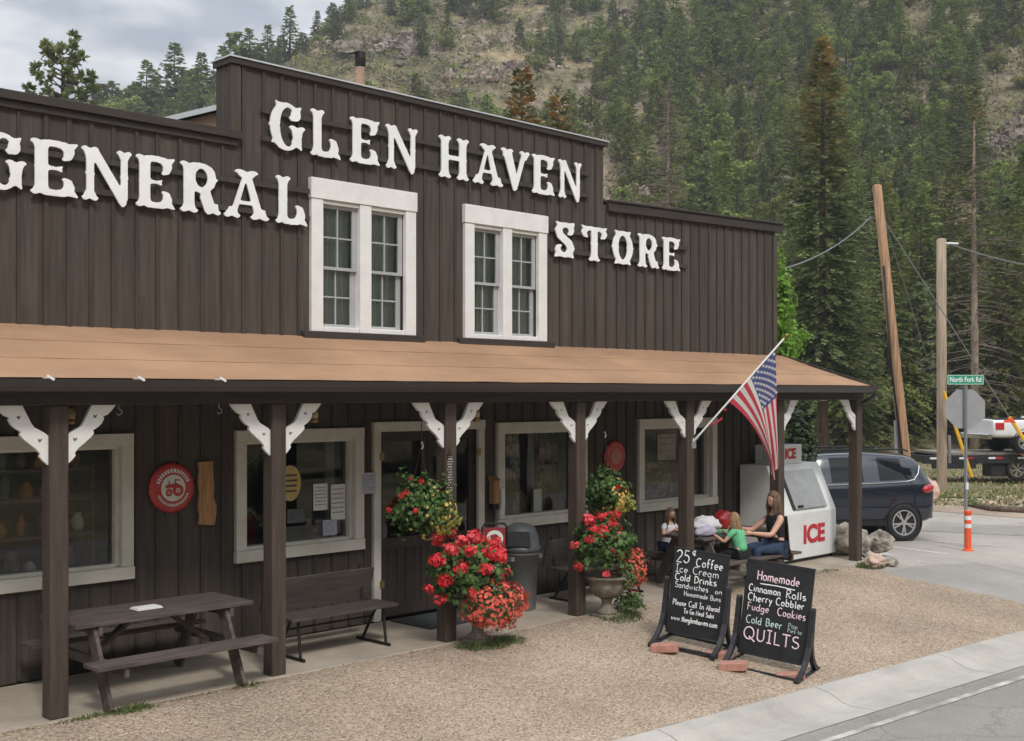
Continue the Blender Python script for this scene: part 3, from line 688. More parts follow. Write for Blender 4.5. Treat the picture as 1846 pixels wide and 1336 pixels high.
gt.prism(gp, xl, xr + .05, lambda a, b, d: Vector((d, a, b)))
gutter = gt.build('gutter', M['gutter'], porch_roof, bevel=0)
for px in (86, 249, 396):
    p = onY(px, 684, EY - .06); h_ = MB(); h_.box(p.x - .012, p.x + .012, EY - .118, EY + .03, EZ - .010, EZ + .004); h_.beam((p.x - .03, EY - .118, EZ + .012), (p.x + .03, EY - .118, EZ - .02), .012, .02)
    h_.build('gutter_strap', M['white'], gutter)
fa = MB(); fa.box(xl, xr, EY + .0, EY + .028, EZ - .13, EZ - .04); fa.build('fascia', M['trim'], porch_roof)
bm = MB(); bm.box(xl, 18.06, YP - .085, YP + .085, 2.655, 2.80); beam = bm.build('porch_beam', M['trim'], store, bevel=.006)
dsp = MB(); xx = 18.06
dsp.tube([(xr + .02, EY - .06, EZ - .09), (xr + .02, EY - .06, EZ - .16), (xr + .0, EY + .06, EZ - .24), (xx, YP + .02, EZ - .32), (xx, YP + .02, .16), (xx + .03, YP - .10, .05)], .036, 10)
dsp.build('downspout', M['gutter'], porch_roof)

# ---- posts with sawn brackets
BR = [(460, 483), (580, 483), (563, 505), (540, 530), (516, 540), (520, 552), (508, 575), (490, 592), (465, 608), (470, 622), (455, 642), (425, 668), (396, 692), (376, 716), (380, 730), (362, 752), (340, 772), (340, 630), (356, 616), (380, 602), (405, 588), (420, 566), (432, 541), (446, 512)]
BR = [((x - 340) / 574 * 1.05, -(y - 483) / 574) for x, y in BR]
def heart(cx, cy, s): return [(cx, cy - s), (cx + s, cy + .3 * s), (cx + .8 * s, cy + .9 * s), (cx + .3 * s, cy + .8 * s), (cx, cy + .3 * s), (cx - .3 * s, cy + .8 * s), (cx - .8 * s, cy + .9 * s), (cx - s, cy + .3 * s)]
hx = lambda x, y: ((x - 340) / 574 * 1.05, -(y - 483) / 574)
BRM = curve_mesh([BR, heart(*hx(476, 540), .020), heart(*hx(378, 653), .021)], .019)
BRM.materials.append(M['white']); BRM.name = 'bracket'
POSTS = [2.2, 4.425, 6.624, 8.883, 11.056, 13.306, 15.58, 17.93]
for i, xp in enumerate(POSTS):
    p_ = MB(); hp = .082; p_.box(xp - hp, xp + hp, YP - hp, YP + hp, .0, 2.652)
    post = p_.build('post', M['post'], store, bevel=.010)
    for s_ in (-1, 1):
        if xp > 17.5 and s_ > 0: continue
        b_ = put('bracket', BRM, None); m_ = frame_mat((xp + s_ * (hp + .001), YP - .03, 2.652), (s_, 0, 0), (0, 0, 1)); b_.matrix_basis = m_; adopt(b_, post)

# ================================================================== LETTERING: fishtail wood type cut from board
RES = 96
def inpoly(X, Y, poly):
    ins = np.zeros(X.shape, bool); n = len(poly)
    for i in range(n):
        (x1_, y1_), (x2_, y2_) = poly[i], poly[(i + 1) % n]
        if y1_ == y2_: continue
        c = ((y1_ > Y) != (y2_ > Y)) & (X < (x2_ - x1_) * (Y - y1_) / (y2_ - y1_) + x1_); ins ^= c
    return ins
def contours(G, lvl):
    ny, nx_ = G.shape; seg = {}
    def ip(a, b):
        va, vb = G[a], G[b]; t = (lvl - va) / (vb - va); return (a[1] + (b[1] - a[1]) * t, a[0] + (b[0] - a[0]) * t)
    nxt = {}
    for j in range(ny - 1):
        for i in range(nx_ - 1):
            c = [(j, i), (j, i + 1), (j + 1, i + 1), (j + 1, i)]; k = sum((1 << q) for q in range(4) if G[c[q]] > lvl)
            if k in (0, 15): continue
            e = [(c[q], c[(q + 1) % 4]) for q in range(4)]
            ent = [q for q in range(4) if (k >> q & 1) == 0 and (k >> ((q + 1) % 4) & 1)]; ext = [q for q in range(4) if (k >> q & 1) and (k >> ((q + 1) % 4) & 1) == 0]
            for a in ent:
                b = min(ext, key=lambda q: (q - a) % 4)
                key = lambda q: tuple(sorted(e[q])); nxt[key(b)] = (key(a), ip(*sorted(e[b])))
    outl = []
    while nxt:
        k0 = next(iter(nxt)); k = k0; pts = []
        while k in nxt: k2, p = nxt.pop(k); pts.append(p); k = k2
        if len(pts) > 8: outl.append(pts)
    return outl
class Glyph:
    def __init__(s, wd):
        s.pad = .26; s.wd = wd
        xs_ = np.arange(-s.pad, wd + s.pad, 1 / RES); ys_ = np.arange(-.16, 1.16, 1 / RES); s.X, s.Y = np.meshgrid(xs_, ys_); s.G = np.zeros(s.X.shape, bool)
    def poly(s, p, on=True):
        m = inpoly(s.X, s.Y, p); s.G = (s.G | m) if on else (s.G & ~m); return s
    def box(s, a, b, c, d, on=True): return s.poly([(a, c), (b, c), (b, d), (a, d)], on)
    def ell(s, cx, cy, rx, ry, on=True):
        m = ((s.X - cx) / rx) ** 2 + ((s.Y - cy) / ry) ** 2 < 1; s.G = (s.G | m) if on else (s.G & ~m); return s
    def foot(s, cx, y, up, hw, sw=.20, k=1.0):
        """fishtail end of a stem; up=+1 at the top, -1 at the foot"""
        h = [(0, .04), (.25, .015), (.5, 0), (.72, .015), (.9, .06), (1.02, .115), (.86, .088), (.70, .095), (.62, .13)]
        pts = [(a * sw, b * k) for a, b in h] + [(hw, .19 * k), (hw, .24 * k)]
        r = [(cx + a, y - up * b) for a, b in pts]; l_ = [(cx - a, y - up * b) for a, b in pts[::-1]]
        return s.poly(r + l_)
    def stem(s, cx, hw, sw=.20, top=True, bot=True, spur=True, y0=.02, y1=.98):
        s.box(cx - hw, cx + hw, y0 + (.03 if bot else 0), y1 - (.03 if top else 0))
        if top: s.foot(cx, 1, 1, hw, sw)
        if bot: s.foot(cx, 0, -1, hw, sw)
        if spur: s.poly([(cx - hw - .035, .5), (cx, .44), (cx + hw + .035, .5), (cx, .56)])
        return s
    def done(s):
        q = s.G; q = q & np.roll(q, 1, 0) & np.roll(q, -1, 0) & np.roll(q, 1, 1) & np.roll(q, -1, 1); a = q.astype(float)
        for _ in range(3):
            a = (np.roll(a, 1, 0) + 2 * a + np.roll(a, -1, 0)) / 4; a = (np.roll(a, 1, 1) + 2 * a + np.roll(a, -1, 1)) / 4
        cs = contours(a, .55); xs_ = np.where(s.G.any(0))[0]; x0_, x1_ = xs_[0], xs_[-1]
        res = []
        for c in cs: res.append([((px - x0_) / (x1_ - x0_), py / RES - .16) for px, py in c[::2]])
        return res
def mk_glyphs():
    G = {}
    def arm(g, up, x0_, xb, rb):                    # curled arm of E, L, G: y runs down from the top when up
        f = (lambda y: 1 - y) if up else (lambda y: y)
        g.poly([(x0_, f(.02)), (x0_ + .10, f(.035)), (x0_ + .2, f(.0)), (xb, f(.02)), (xb + .13, f(.045)), (xb + .24, f(.0)), (xb + .20, f(.10)), (xb + rb, f(.16)), (xb, f(.15)), (x0_ + .16, f(.13)), (x0_, f(.16))])
        g.ell(xb + .03, f(.175), rb, .135); g.poly([(xb - rb - .045, f(.20)), (xb - .04, f(.12)), (xb - .02, f(.28)), (xb - .09, f(.27))])
    def chain(g, ps):
        for (p, q) in zip(ps, ps[1:]):
            for t in np.linspace(0, 1, 14): r = p[2] + (q[2] - p[2]) * t; g.ell(p[0] + (q[0] - p[0]) * t, p[1] + (q[1] - p[1]) * t, r, r)
    g = Glyph(.80); g.stem(.21, .108, .20)
    for f in (lambda y: y, lambda y: 1 - y):
        chain(g, [(.26, f(.075), .07), (.42, f(.065), .065), (.56, f(.085), .078), (.635, f(.18), .092), (.615, f(.27), .075), (.56, f(.325), .038), (.525, f(.325), .018)]); g.poly([(.48, f(.012)), (.62, f(.03)), (.80, f(.0)), (.73, f(.12)), (.6, f(.16))])
    g.poly([(.3, .445), (.42, .465), (.56, .42), (.52, .50), (.58, .58), (.42, .535), (.3, .555)]); G['E'] = g.done()
    g = Glyph(.80); g.stem(.23, .112, .21); chain(g, [(.28, .075, .075), (.44, .065, .07), (.58, .09, .085), (.67, .205, .11), (.645, .32, .09), (.57, .39, .042), (.53, .39, .018)]); g.poly([(.48, .01), (.64, .03), (.86, -.02), (.78, .12), (.6, .16)]); G['L'] = g.done()
    g = Glyph(.86); g.stem(.17, .075, .165); g.stem(.74, .066, .155, bot=False, y0=.1); g.poly([(.11, .95), (.29, .985), (.80, .12), (.78, .0), (.71, -.07), (.64, .02)]); g.foot(.17, 1, 1, .085, .17); G['N'] = g.done()
    g = Glyph(.92); g.poly([(.42, .93), (.52, .93), (.28, .06), (.15, .06)]); g.poly([(.41, .93), (.565, .93), (.83, .06), (.64, .06)]); g.foot(.48, 1, 1, .085, .27); g.foot(.20, 0, -1, .07, .19); g.foot(.74, 0, -1, .12, .22); g.box(.27, .68, .285, .375)
    g.poly([(.30, .5), (.36, .44), (.37, .56)]); g.poly([(.71, .5), (.65, .44), (.64, .56)]); G['A'] = g.done()
    g = Glyph(.86); g.stem(.21, .108, .20); g.poly([(.22, .98), (.4, 1.0), (.52, .985), (.64, .93), (.70, .85), (.73, .72), (.80, .69), (.73, .66), (.69, .55), (.62, .47), (.5, .42), (.22, .42)])
    g.ell(.44, .70, .105, .17, False); g.poly([(.36, .44), (.60, .50), (.74, .08), (.50, .05)]); g.foot(.66, 0, -1, .11, .18); g.poly([(.34, .40), (.42, .40), (.38, .2), (.345, .2)], False); G['R'] = g.done()
    g = Glyph(.86); g.stem(.20, .098, .185); g.stem(.66, .098, .185); g.box(.2, .66, .44, .56); G['H'] = g.done()
    g = Glyph(.86); g.poly([(.06, .94), (.33, .94), (.52, .2), (.43, -.05), (.36, .0)]); g.poly([(.62, .94), (.76, .94), (.47, -.03), (.41, .1), (.44, .3)]); g.foot(.20, 1, 1, .12, .20); g.foot(.70, 1, 1, .07, .17); g.poly([(.22, .5), (.3, .44), (.3, .56)]); G['V'] = g.done()
    g = Glyph(.74); g.stem(.37, .095, .18, top=False, y1=.95)
    for s in (lambda x: x, lambda x: .74 - x): chain(g, [(s(.37), .90, .07), (s(.50), .915, .066), (s(.60), .88, .075), (s(.645), .79, .08), (s(.62), .71, .065), (s(.57), .67, .032), (s(.535), .67, .016)]); g.poly([(s(.46), .97), (s(.58), .965), (s(.735), 1.0), (s(.70), .90), (s(.6), .85)])
    G['T'] = g.done()
    g = Glyph(.66); g.ell(.33, .5, .325, .47); g.poly([(.06, 1.0), (.2, .965), (.33, .985), (.46, .965), (.60, 1.0), (.55, .85), (.11, .85)]); g.poly([(.06, 0), (.2, .035), (.33, .01), (.46, .035), (.60, 0), (.55, .15), (.11, .15)])
    g.poly([(-.035, .5), (.05, .44), (.05, .56)]); g.poly([(.695, .5), (.61, .44), (.61, .56)]); g.ell(.33, .5, .13, .33, False); g.poly([(.17, .5), (.215, .46), (.215, .54)]); g.poly([(.49, .5), (.445, .46), (.445, .54)]); G['O'] = g.done()
    g = Glyph(.84); g.ell(.38, .5, .36, .50); g.poly([(.03, .10), (.12, .13), (.25, .02), (.3, .2), (.1, .25)]); g.poly([(.12, 1.04), (.16, .90), (.3, .97), (.36, .99), (.2, .99)])
    g.ell(.42, .50, .17, .39, False); g.box(.52, .9, .52, .70, False); g.box(.44, .9, .56, .66, False)
    g.ell(.59, .765, .115, .135); g.poly([(.40, .97), (.60, .93), (.74, .97), (.69, .85), (.70, .76), (.5, .86)]); g.poly([(.42, .70), (.5, .62), (.58, .64), (.52, .78)])
    g.box(.52, .72, .10, .50); g.foot(.62, .56, 1, .11, .21); g.poly([(.5, .12), (.62, .10), (.74, .02), (.72, .2), (.5, .25)]); g.poly([(-.02, .5), (.04, .45), (.04, .55)]); G['G'] = g.done()
    g = Glyph(.66); chain(g, [(.40, .655, .016), (.44, .655, .035), (.50, .70, .07), (.52, .78, .085), (.46, .88, .075), (.34, .91, .075), (.21, .86, .09), (.155, .74, .105), (.20, .61, .11), (.32, .515, .11), (.44, .42, .115), (.50, .29, .11), (.45, .15, .09), (.33, .09, .075), (.20, .12, .075), (.13, .21, .085), (.15, .30, .07), (.21, .345, .035), (.25, .345, .016)])
    g.poly([(.05, 1.0), (.2, .965), (.36, .98), (.24, .86), (.12, .86)]); g.poly([(.40, .965), (.62, 1.0), (.60, .84), (.5, .84)]); g.poly([(.02, 0), (.2, .035), (.30, .02), (.2, .18), (.07, .16)]); g.poly([(.34, .02), (.46, .035), (.60, 0), (.57, .15), (.45, .14)]); G['S'] = g.done()
    return G
GLY = mk_glyphs()
def sign(name, label, letters, z0, z1, ref):
    xs_ = [onY((a + b) / 2, ref, YW - .09).x for _, a, b in letters]
    t = thing(name, label, 'sign', (sum(xs_) / len(xs_), YW - .03, z0))
    for ch_, a, b in letters:
        xa, xb = onY(a, ref, YW - .09).x, onY(b, ref, YW - .09).x; hgt = z1 - z0
        me = curve_mesh([[(p[0] * (xb - xa), p[1] * hgt) for p in c] for c in GLY[ch_]], .009)
        put_mesh('letter', me, M['white_sign'], FRONT((xa, YW - .067, z0)), t)
    xa, xb = onY(letters[0][1] - 14, ref, YW - .04).x, onY(letters[-1][2] + 10, ref, YW - .04).x
    if ref > 350: xa = max(xa, UPPER[1][1] + .05)
    xb = min(xb, UPPER[0][0] - .03) if name == 'GENERAL' else xb
    for zz in (z0 + .105, z1 - .135):
        r_ = MB(); r_.box(xa, xb, YW - .056, YW - .031, zz - .028, zz + .028); r_.build('mounting_rail', M['batten'], t)
    t.name = 'wall_sign'
    return t
sign('GENERAL', 'big white cut-out wooden letters reading GENERAL on the brown front', [('G', -39, 52), ('E', 52, 145), ('N', 145, 241), ('E', 243, 319), ('R', 323, 402), ('A', 402, 489), ('L', 496, 558)], 4.655, 5.205, 330)
sign('GH', 'big white cut-out wooden letters reading GLEN HAVEN under the highest parapet', [('G', 485, 554), ('L', 559, 618), ('E', 630, 688), ('N', 695, 756), ('H', 791, 849), ('A', 852, 910), ('V', 903, 958), ('E', 959, 1003), ('N', 1007, 1051)], 5.48, 6.03, 240)
sign('STORE', 'white cut-out wooden letters reading STORE beside the upstairs window', [('S', 1001, 1038), ('T', 1049, 1097), ('O', 1104, 1145), ('R', 1150, 1191), ('E', 1194, 1229)], 4.645, 5.165, 440)

# ================================================================== THINGS ON THE PORCH
def paper(name, label, cat, x, y, z, wd, ht, m, lines=6, seed=0, tilt=0, th=.003):
    t = thing(name, label, cat, (x, y, z - ht / 2)); b = MB(); b.box(x - wd / 2, x + wd / 2, y - th, y, z - ht / 2, z + ht / 2); b.build('sheet', m, t)
    r_ = random.Random(seed); l_ = MB(); k = z + ht / 2 - ht * .12
    for i in range(lines):
        a = x - wd * .40; 
        while a < x + wd * .36:
            e_ = min(a + r_.uniform(.03, .12) * wd * 2, x + wd * .40); l_.box(a, e_, y - th - .0012, y - th - .0002, k - ht * .028, k); a = e_ + wd * .05
        k -= ht * .78 / lines
    l_.build('print', M['ink'], t); return t
yg = YW + .10
paper('notice', 'lavender printed notice pinned beside the door frame', 'notice', *onY(665, 871, YW - .06)[:1], YW - .058, onY(665, 871, YW - .06).z, .21, .25, M['paper_lav'], 8, 1)
for k, (px, py, wd, ht, m, lab) in enumerate([(577, 896, .20, .31, 'paper', 'white printed notice taped inside the shop window, nearer the post'), (609, 905, .21, .42, 'paper', 'taller white notice taped inside the shop window, nearer the frame'), (594, 951, .20, .18, 'paper_lav', 'small greyish notice taped under the white notices in the shop window'), (533, 930, .24, .16, 'ink', 'dark printed card low in the window behind the porch post')]):
    p = onY(px, py, yg); paper('notice', lab, 'notice', p.x, yg - .006, p.z, wd, ht, M[m], 6, k + 3)
p = onY(522, 871, yg); t = thing('plaque', 'oval yellow plaque hanging inside the window behind the porch post', 'plaque', (p.x, yg - .008, p.z - .2))
me = curve_mesh([[(.145 * math.cos(a), .205 * math.sin(a)) for a in np.linspace(0, 2 * math.pi, 33)[:-1]]], .005); put_mesh('board', me, M['yellow_plaque'], FRONT((p.x, yg - .012, p.z)), t)
l_ = MB(); rr = random.Random(2)
for i, zz in enumerate((.09, .03, -.03, -.09)): l_.box(p.x - .08 + .01 * (i % 2), p.x + .085, yg - .0195, yg - .0175, p.z + zz - .011, p.z + zz + .011)
l_.build('print', M['old_wood'], t)
# a white inner door and shelves seen through the glass
t = thing('inner_door', 'white framed glazed door standing inside, seen through the window with notices', 'door', (8.3, YW + .62, 0)); b = MB(); x0, x1 = 8.02, 8.86
b.box(x0, x0 + .12, YW + .6, YW + .65, .02, 2.4); b.box(x1 - .12, x1, YW + .6, YW + .65, .02, 2.4); b.box(x0 + .12, x1 - .12, YW + .602, YW + .648, 2.2, 2.4); b.box(x0 + .12, x1 - .12, YW + .602, YW + .648, .02, 1.16)
b.build('leaf', M['cream'], t, bevel=.004)
for zz in (1.12, 1.30): b = MB(); b.lathe([(.035, 0), (.035, .03), (.02, .05)], m=frame_mat((x0 + .06, YW + .599, zz), (1, 0, 0), (0, 0, 1)), n=12); b.build('knob', M['iron'], t)
def shelf(x0, x1, y0, y1, zs, label):
    t = thing('display_shelf', label, 'shelf', ((x0 + x1) / 2, (y0 + y1) / 2, 0))
    for z in zs: b = MB(); b.box(x0, x1, y0, y1, z - .03, z); b.build('shelf', M['old_wood'], t)
    for x in (x0 - .02, x1 + .02): b = MB(); b.box(x - .02, x + .02, y0 + .001, y1 + .001, 0.02, zs[-1] + .02); b.build('side', M['old_wood'], t)
shelf(4.25, 5.62, YW + .4, YW + .75, [.95, 1.33, 1.70, 2.0], 'dark wooden display shelf behind the leftmost shop window')
shelf(11.3, 12.6, YW + .5, YW + .8, [.95, 1.02], 'low display ledge behind the window beside the double door')
goods = [mat('amber_glaze', (.45, .20, .05), .35, .3, 6), mat('rust_glaze', (.30, .10, .04), .35, .3, 6), mat('cream_glaze', (.5, .43, .33), .4, .2, 6), mat('plum_glaze', (.14, .07, .10), .35, .3, 6), mat('slate_glaze', (.12, .14, .17), .4, .3, 6)]
rr = random.Random(8); jn = 0
for z in (.95, 1.33, 1.70, 2.0):
    x = 4.33
    while x < 5.55:
        r = rr.uniform(.05, .085); hh = rr.uniform(.12, .26); yy = YW + .52; b = MB(); b.smooth = True
        b.lathe([(r * .7, 0), (r, hh * .3), (r, hh * .65), (r * .55, hh * .85), (r * .62, hh), (r * .5, hh)], (x, yy, z + .001), 12); b.cur = 0
        o = b.build('jar', [rr.choice(goods)]); tag(o, 'glazed pottery jar standing on the display shelf behind the leftmost shop window', 'jar', 'pottery jars on the display shelf'); x += r * 2 + rr.uniform(.03, .12)
p = onY(944, 917, YW + .55); b = MB(); b.blob((p.x, YW + .62, 1.15), (.14, .10, .20), 4, .25); b.smooth = True
tag(b.build('sack', mat('tan_sack', (.42, .25, .13), .9, .2, 8)), 'tan paper sack standing behind the glass beside the double door', 'sack')
p = onY(972, 912, YW + .3); b = MB(); b.box(p.x - .07, p.x + .10, YW + .34, YW + .40, 1.021, 1.40); tag(b.build('card_stand', M['paper'], bevel=.004), 'upright white card standing behind the glass beside the tan sack', 'card')
# garments and ornaments hung in the third window
gar = [mat('grey_print', (.26, .25, .26), .9, .7, 9, lo=.45, hi=.55), mat('dark_print', (.07, .045, .04), .9, .7, 9, col2=(.26, .2, .17), lo=.45, hi=.55), mat('rust_cloth', (.33, .13, .05), .9, .4, 7)]
for k, (px, wd, z0_, z1_, lab) in enumerate([(925, .26, 1.55, 2.2, 'grey patterned garment hanging near the frame of the window beside the door'), (958, .10, 1.2, 2.2, 'narrow white curtain strip hanging in the window beside the double door'), (992, .44, 1.35, 2.2, 'grey and black printed garment hanging in the middle of the window'), (1010, .16, 1.25, 1.8, 'rust coloured cloth hanging by the post in the shop window')]):
    p = onY(px, 850, YW + .45); b = MB(); n_ = 10
    for i in range(n_ + 1):
        f_ = i / n_ - .5; yy = YW + .45 + k * .02 + .03 * math.sin(i * 1.9)
        b.v += [(p.x + f_ * wd * 1.1, yy, z0_ + .05 * math.sin(i * 2.3 + k)), (p.x + f_ * wd, yy, (z0_ + z1_) / 2), (p.x + f_ * wd * .7, yy, z1_)]
    for i in range(n_):
        for j in range(2): b.f.append([3 * i + j, 3 * i + 3 + j, 3 * i + 4 + j, 3 * i + 1 + j]); b.mi.append(0); b.sm.append(True)
    o = b.build('hanging_garment', [gar[0], M['white_cloth'], gar[1], gar[2]][k]); so = o.modifiers.new('thickness', 'SOLIDIFY'); so.thickness = .012; tag(o, lab, 'garment')
p = onY(1201, 806, yg); paper('poster', 'framed pale hand-lettered poster hanging inside the window by the flag', 'poster', p.x, yg - .006, p.z, .46, .40, mat('pale_poster', (.33, .30, .25), .9, .2, 6), 3, 9)
p = onY(1262, 893, YW + .3); b = MB(); b.lathe([(.05, 0), (.06, .12), (.045, .14)], (p.x - .1, YW + .13, 1.128), 14); tag(b.build('mug', M['paper']), 'small white mug standing on the window sill behind the flag pole post', 'mug')
p = onY(1190, 905, YW + .3); b = MB(); b.blob((p.x + .2, YW + .6, 1.3), (.5, .2, .35), 6, .4); tag(b.build('cushion_pile', gar[1]), 'heap of patterned fabric stacked inside the window by the flag', 'fabric')

# red bottle-cap signs
def cap_sign(px, py, rad, label, emblem):
    p = onY(px, py, YW - .08); t = thing('round_sign', label, 'sign', (p.x, YW - .03, p.z - rad))
    n_ = 84; b = MB(); b.smooth = True; rings = [(1.0, .0), (1.0, .012), (.955, .035), (.84, .055), (.80, .052), (0.4, .060), (.001, .064)]
    mm = frame_mat((p.x, YW - .032, p.z), (1, 0, 0), (0, 0, 1))
    vs_ = []
    for i, (f_, d_) in enumerate(rings):
        for k in range(n_):
            a = 2 * math.pi * k / n_; cr = (1 + (.022 * math.cos(21 * a) if i < 3 else 0)); vs_.append(mm @ Vector((rad * f_ * cr * math.cos(a), rad * f_ * cr * math.sin(a), d_ * rad / .42)))
    b.add(vs_, [(i * n_ + k, i * n_ + (k + 1) % n_, (i + 1) * n_ + (k + 1) % n_, (i + 1) * n_ + k) for i in range(len(rings) - 1) for k in range(n_)]); b.build('cap', M['red'], t)
    if emblem:
        zf = .056 * rad / .42 + .001
        e_ = MB(); r_ = random.Random(4)
        def arcbox(r0, r1, a0, a1, dz=0):
            n2 = max(2, int((a1 - a0) / .08)); vv = []
            for i in range(n2 + 1):
                a = a0 + (a1 - a0) * i / n2; vv += [mm @ Vector((r0 * math.cos(a), r0 * math.sin(a), zf + dz)), mm @ Vector((r1 * math.cos(a), r1 * math.sin(a), zf + dz))]
            e_.add(vv, [(2 * i, 2 * i + 1, 2 * i + 3, 2 * i + 2) for i in range(n2)])
        a = .35
        while a < 2.8: e_.smooth = False; wd = r_.uniform(.10, .16); arcbox(rad * .61, rad * .77, a, a + wd, .004); a += wd + .06
        a = 3.55
        while a < 5.85: wd = r_.uniform(.05, .10); arcbox(rad * .63, rad * .74, a, a + wd, .004); a += wd + .05
        arcbox(0.002, rad * .53, 0, 2 * math.pi, .006)
        e_.build('white_print', M['paper'], t)
        e_ = MB()                                                    # the tractor
        for cx_, cy_, r0, r1 in ((.20, -.10, .10, .24), (-.20, -.17, .06, .15), (.20, -.10, .0, .04), (-.20, -.17, 0, .03)):
            n2 = 28; vv = []
            for k in range(n2 + 1):
                a = 2 * math.pi * k / n2
                for q in (r0, r1): vv.append(mm @ Vector((rad * (cx_ + q * math.cos(a)), rad * (cy_ + q * math.sin(a)), zf + .012)))
            e_.add(vv, [(2 * k, 2 * k + 1, 2 * k + 3, 2 * k + 2) for k in range(n2)])
        for poly in ([(-.36, .0), (-.02, .02), (.02, .16), (-.34, .13)], [(-.02, .0), (.2, .1), (.16, .2), (.0, .16)], [(-.22, .13), (-.17, .13), (-.17, .30), (-.22, .30)], [(.02, .14), (.07, .14), (.12, .32), (.08, .33)], [(.04, .30), (.30, .28), (.30, .33), (.04, .35)]):
            e_.add([mm @ Vector((rad * a, rad * b_, zf + .014)) for a, b_ in poly], [tuple(range(4))])
        e_.build('tractor_emblem', M['red'], t)
    else:
        e_ = MB(); zf = .060 * rad / .42
        for k in range(20):
            a0 = 2 * math.pi * k / 20; e_.add([mm @ Vector((rad * f_ * math.cos(a), rad * f_ * math.sin(a), zf + .006)) for f_, a in ((.001, a0), (.5, a0), (.5, a0 + .315))], [(0, 1, 2)])
        e_.build('pale_centre', mat('pink_centre', (.50, .20, .19), .6, .1, 8), t)
cap_sign(313, 880, .262, 'round red scalloped bottle-cap sign with a tractor emblem beside a wooden plank', True)
cap_sign(1112, 823, .235, 'round red sign with a plain pale centre on the wall above the flowers', False)
# live-edge plank
pts = [(357, 833), (384, 831), (385, 860), (387, 880), (385, 896), (391, 912), (390, 928), (387, 947), (358, 946), (360, 930), (357, 914), (360, 890), (357, 870), (359, 850)]
b = MB(); pp = [onY(a, c, YW - .06) for a, c in pts]; b.prism([(q.x, q.z) for q in pp][::-1], YW - .062, YW - .032, lambda a, c, d: Vector((a, d, c)))
pt = b.build('wall_plank', M['plank'], bevel=.004); tag(pt, 'honey coloured live-edge wooden plank hung beside the red tractor sign', 'plank')
# little letter box and thermometer card by the third window
p = onY(893, 886, YW - .1); t = thing('wall_box', 'tan wooden wall box mounted between the double door and a window', 'box', (p.x, YW - .03, p.z - .2)); b = MB(); b.box(p.x - .055, p.x + .055, YW - .13, YW - .032, p.z - .16, p.z + .15); b.build('case', M['plank'], t, bevel=.006)
b = MB(); b.prism([(YW - .15, .15), (YW - .032, .15), (YW - .032, .20)], p.x - .065, p.x + .065, lambda a, c, d: Vector((d, a, p.z + c))); b.build('lid', M['plank'], t); b = MB(); b.box(p.x - .05, p.x + .05, YW - .12, YW - .034, p.z - .24, p.z - .163); b.build('base', M['iron'], t)
p = onY(906, 905, YW - .1); b = MB(); b.prism([(p.x - .04, p.z + .17), (p.x + .045, p.z + .20), (p.x + .05, p.z), (p.x + .02, p.z - .18), (p.x - .055, p.z - .23), (p.x - .05, p.z - .12), (p.x - .02, p.z - .02)], YW - .11, YW - .06, lambda a, c, d: Vector((a, d, c)))
tag(b.build('phone_handset', M['paper'], bevel=.01), 'white wall handset hanging beside the tan wooden box', 'handset')
# small brass lanterns behind the posts
for px, lab in ((126, 'small brass lantern hanging under the beam by the post nearest the picnic table'), (566, 'small brass lantern hanging by the post in front of the notices'), (858, 'small brass lantern hanging over the double door')):
    p = onY(px, 745, YP + .22); t = thing('lantern', lab, 'lantern', (p.x, p.y, p.z - .1)); b = MB(); b.smooth = True
    b.lathe([(.030, -.10), (.045, -.09), (.05, -.06)], p, 10); b.build('base', M['brass'], t); b = MB(); b.smooth = True; b.lathe([(.045, -.058), (.048, .0), (.035, .04)], p, 10); b.build('globe', mat('amber_globe', (.40, .30, .16), .2, .1, 5), t)
    b = MB(); b.lathe([(.052, .041), (.02, .09), (.006, .10)], p, 10); b.tube([(p.x, p.y, p.z + .095), (p.x, p.y, 2.80)], .004, 5); b.build('cap', M['brass'], t)
for px, lab in ((214, 'empty white cup hook under the beam above the tractor sign'), (395, 'empty white cup hook under the beam above the wooden plank')):
    p = onY(px, 733, YP); b = MB(); b.tube([(p.x, YP, 2.656), (p.x, YP, 2.62), (p.x + .025, YP, 2.60), (p.x + .03, YP, 2.575), (p.x + .0, YP, 2.56), (p.x - .02, YP, 2.575)], .005, 6); tag(b.build('cup_hook', M['galv']), lab, 'hook')
# wind chime on the third post
p = onY(811, 862, YP - .1); t = thing('wind_chime', 'narrow speckled wind chime hanging against the post by the door', 'wind chime', (p.x, YP - .10, p.z - .3)); b = MB(); rr = random.Random(6)
for k in range(3):
    for i in range(18): b.blob((p.x - .02 + .02 * k + rr.uniform(-.006, .006), YP - .10 + rr.uniform(-.01, .01), p.z + .24 - i * .029), .0095, i, .2, 1, 6, 4)
b.build('beads', mat('shell_beads', (.42, .40, .38), .4, .5, 60), t); b = MB(); b.tube([(p.x, YP - .10, p.z + .26), (p.x + .01, YP - .084, p.z + .34)], .004, 5); b.box(p.x - .035, p.x + .035, YP - .115, YP - .09, p.z + .25, p.z + .262); b.build('hanger', M['iron'], t)
# door mat
b = MB(); b.box(9.15, 10.45, YW - .86, YW - .10, .002, .016); tag(b.build('door_mat', M['mat_rubber'], bevel=.004), 'dark grey door mat lying in front of the double door', 'mat')

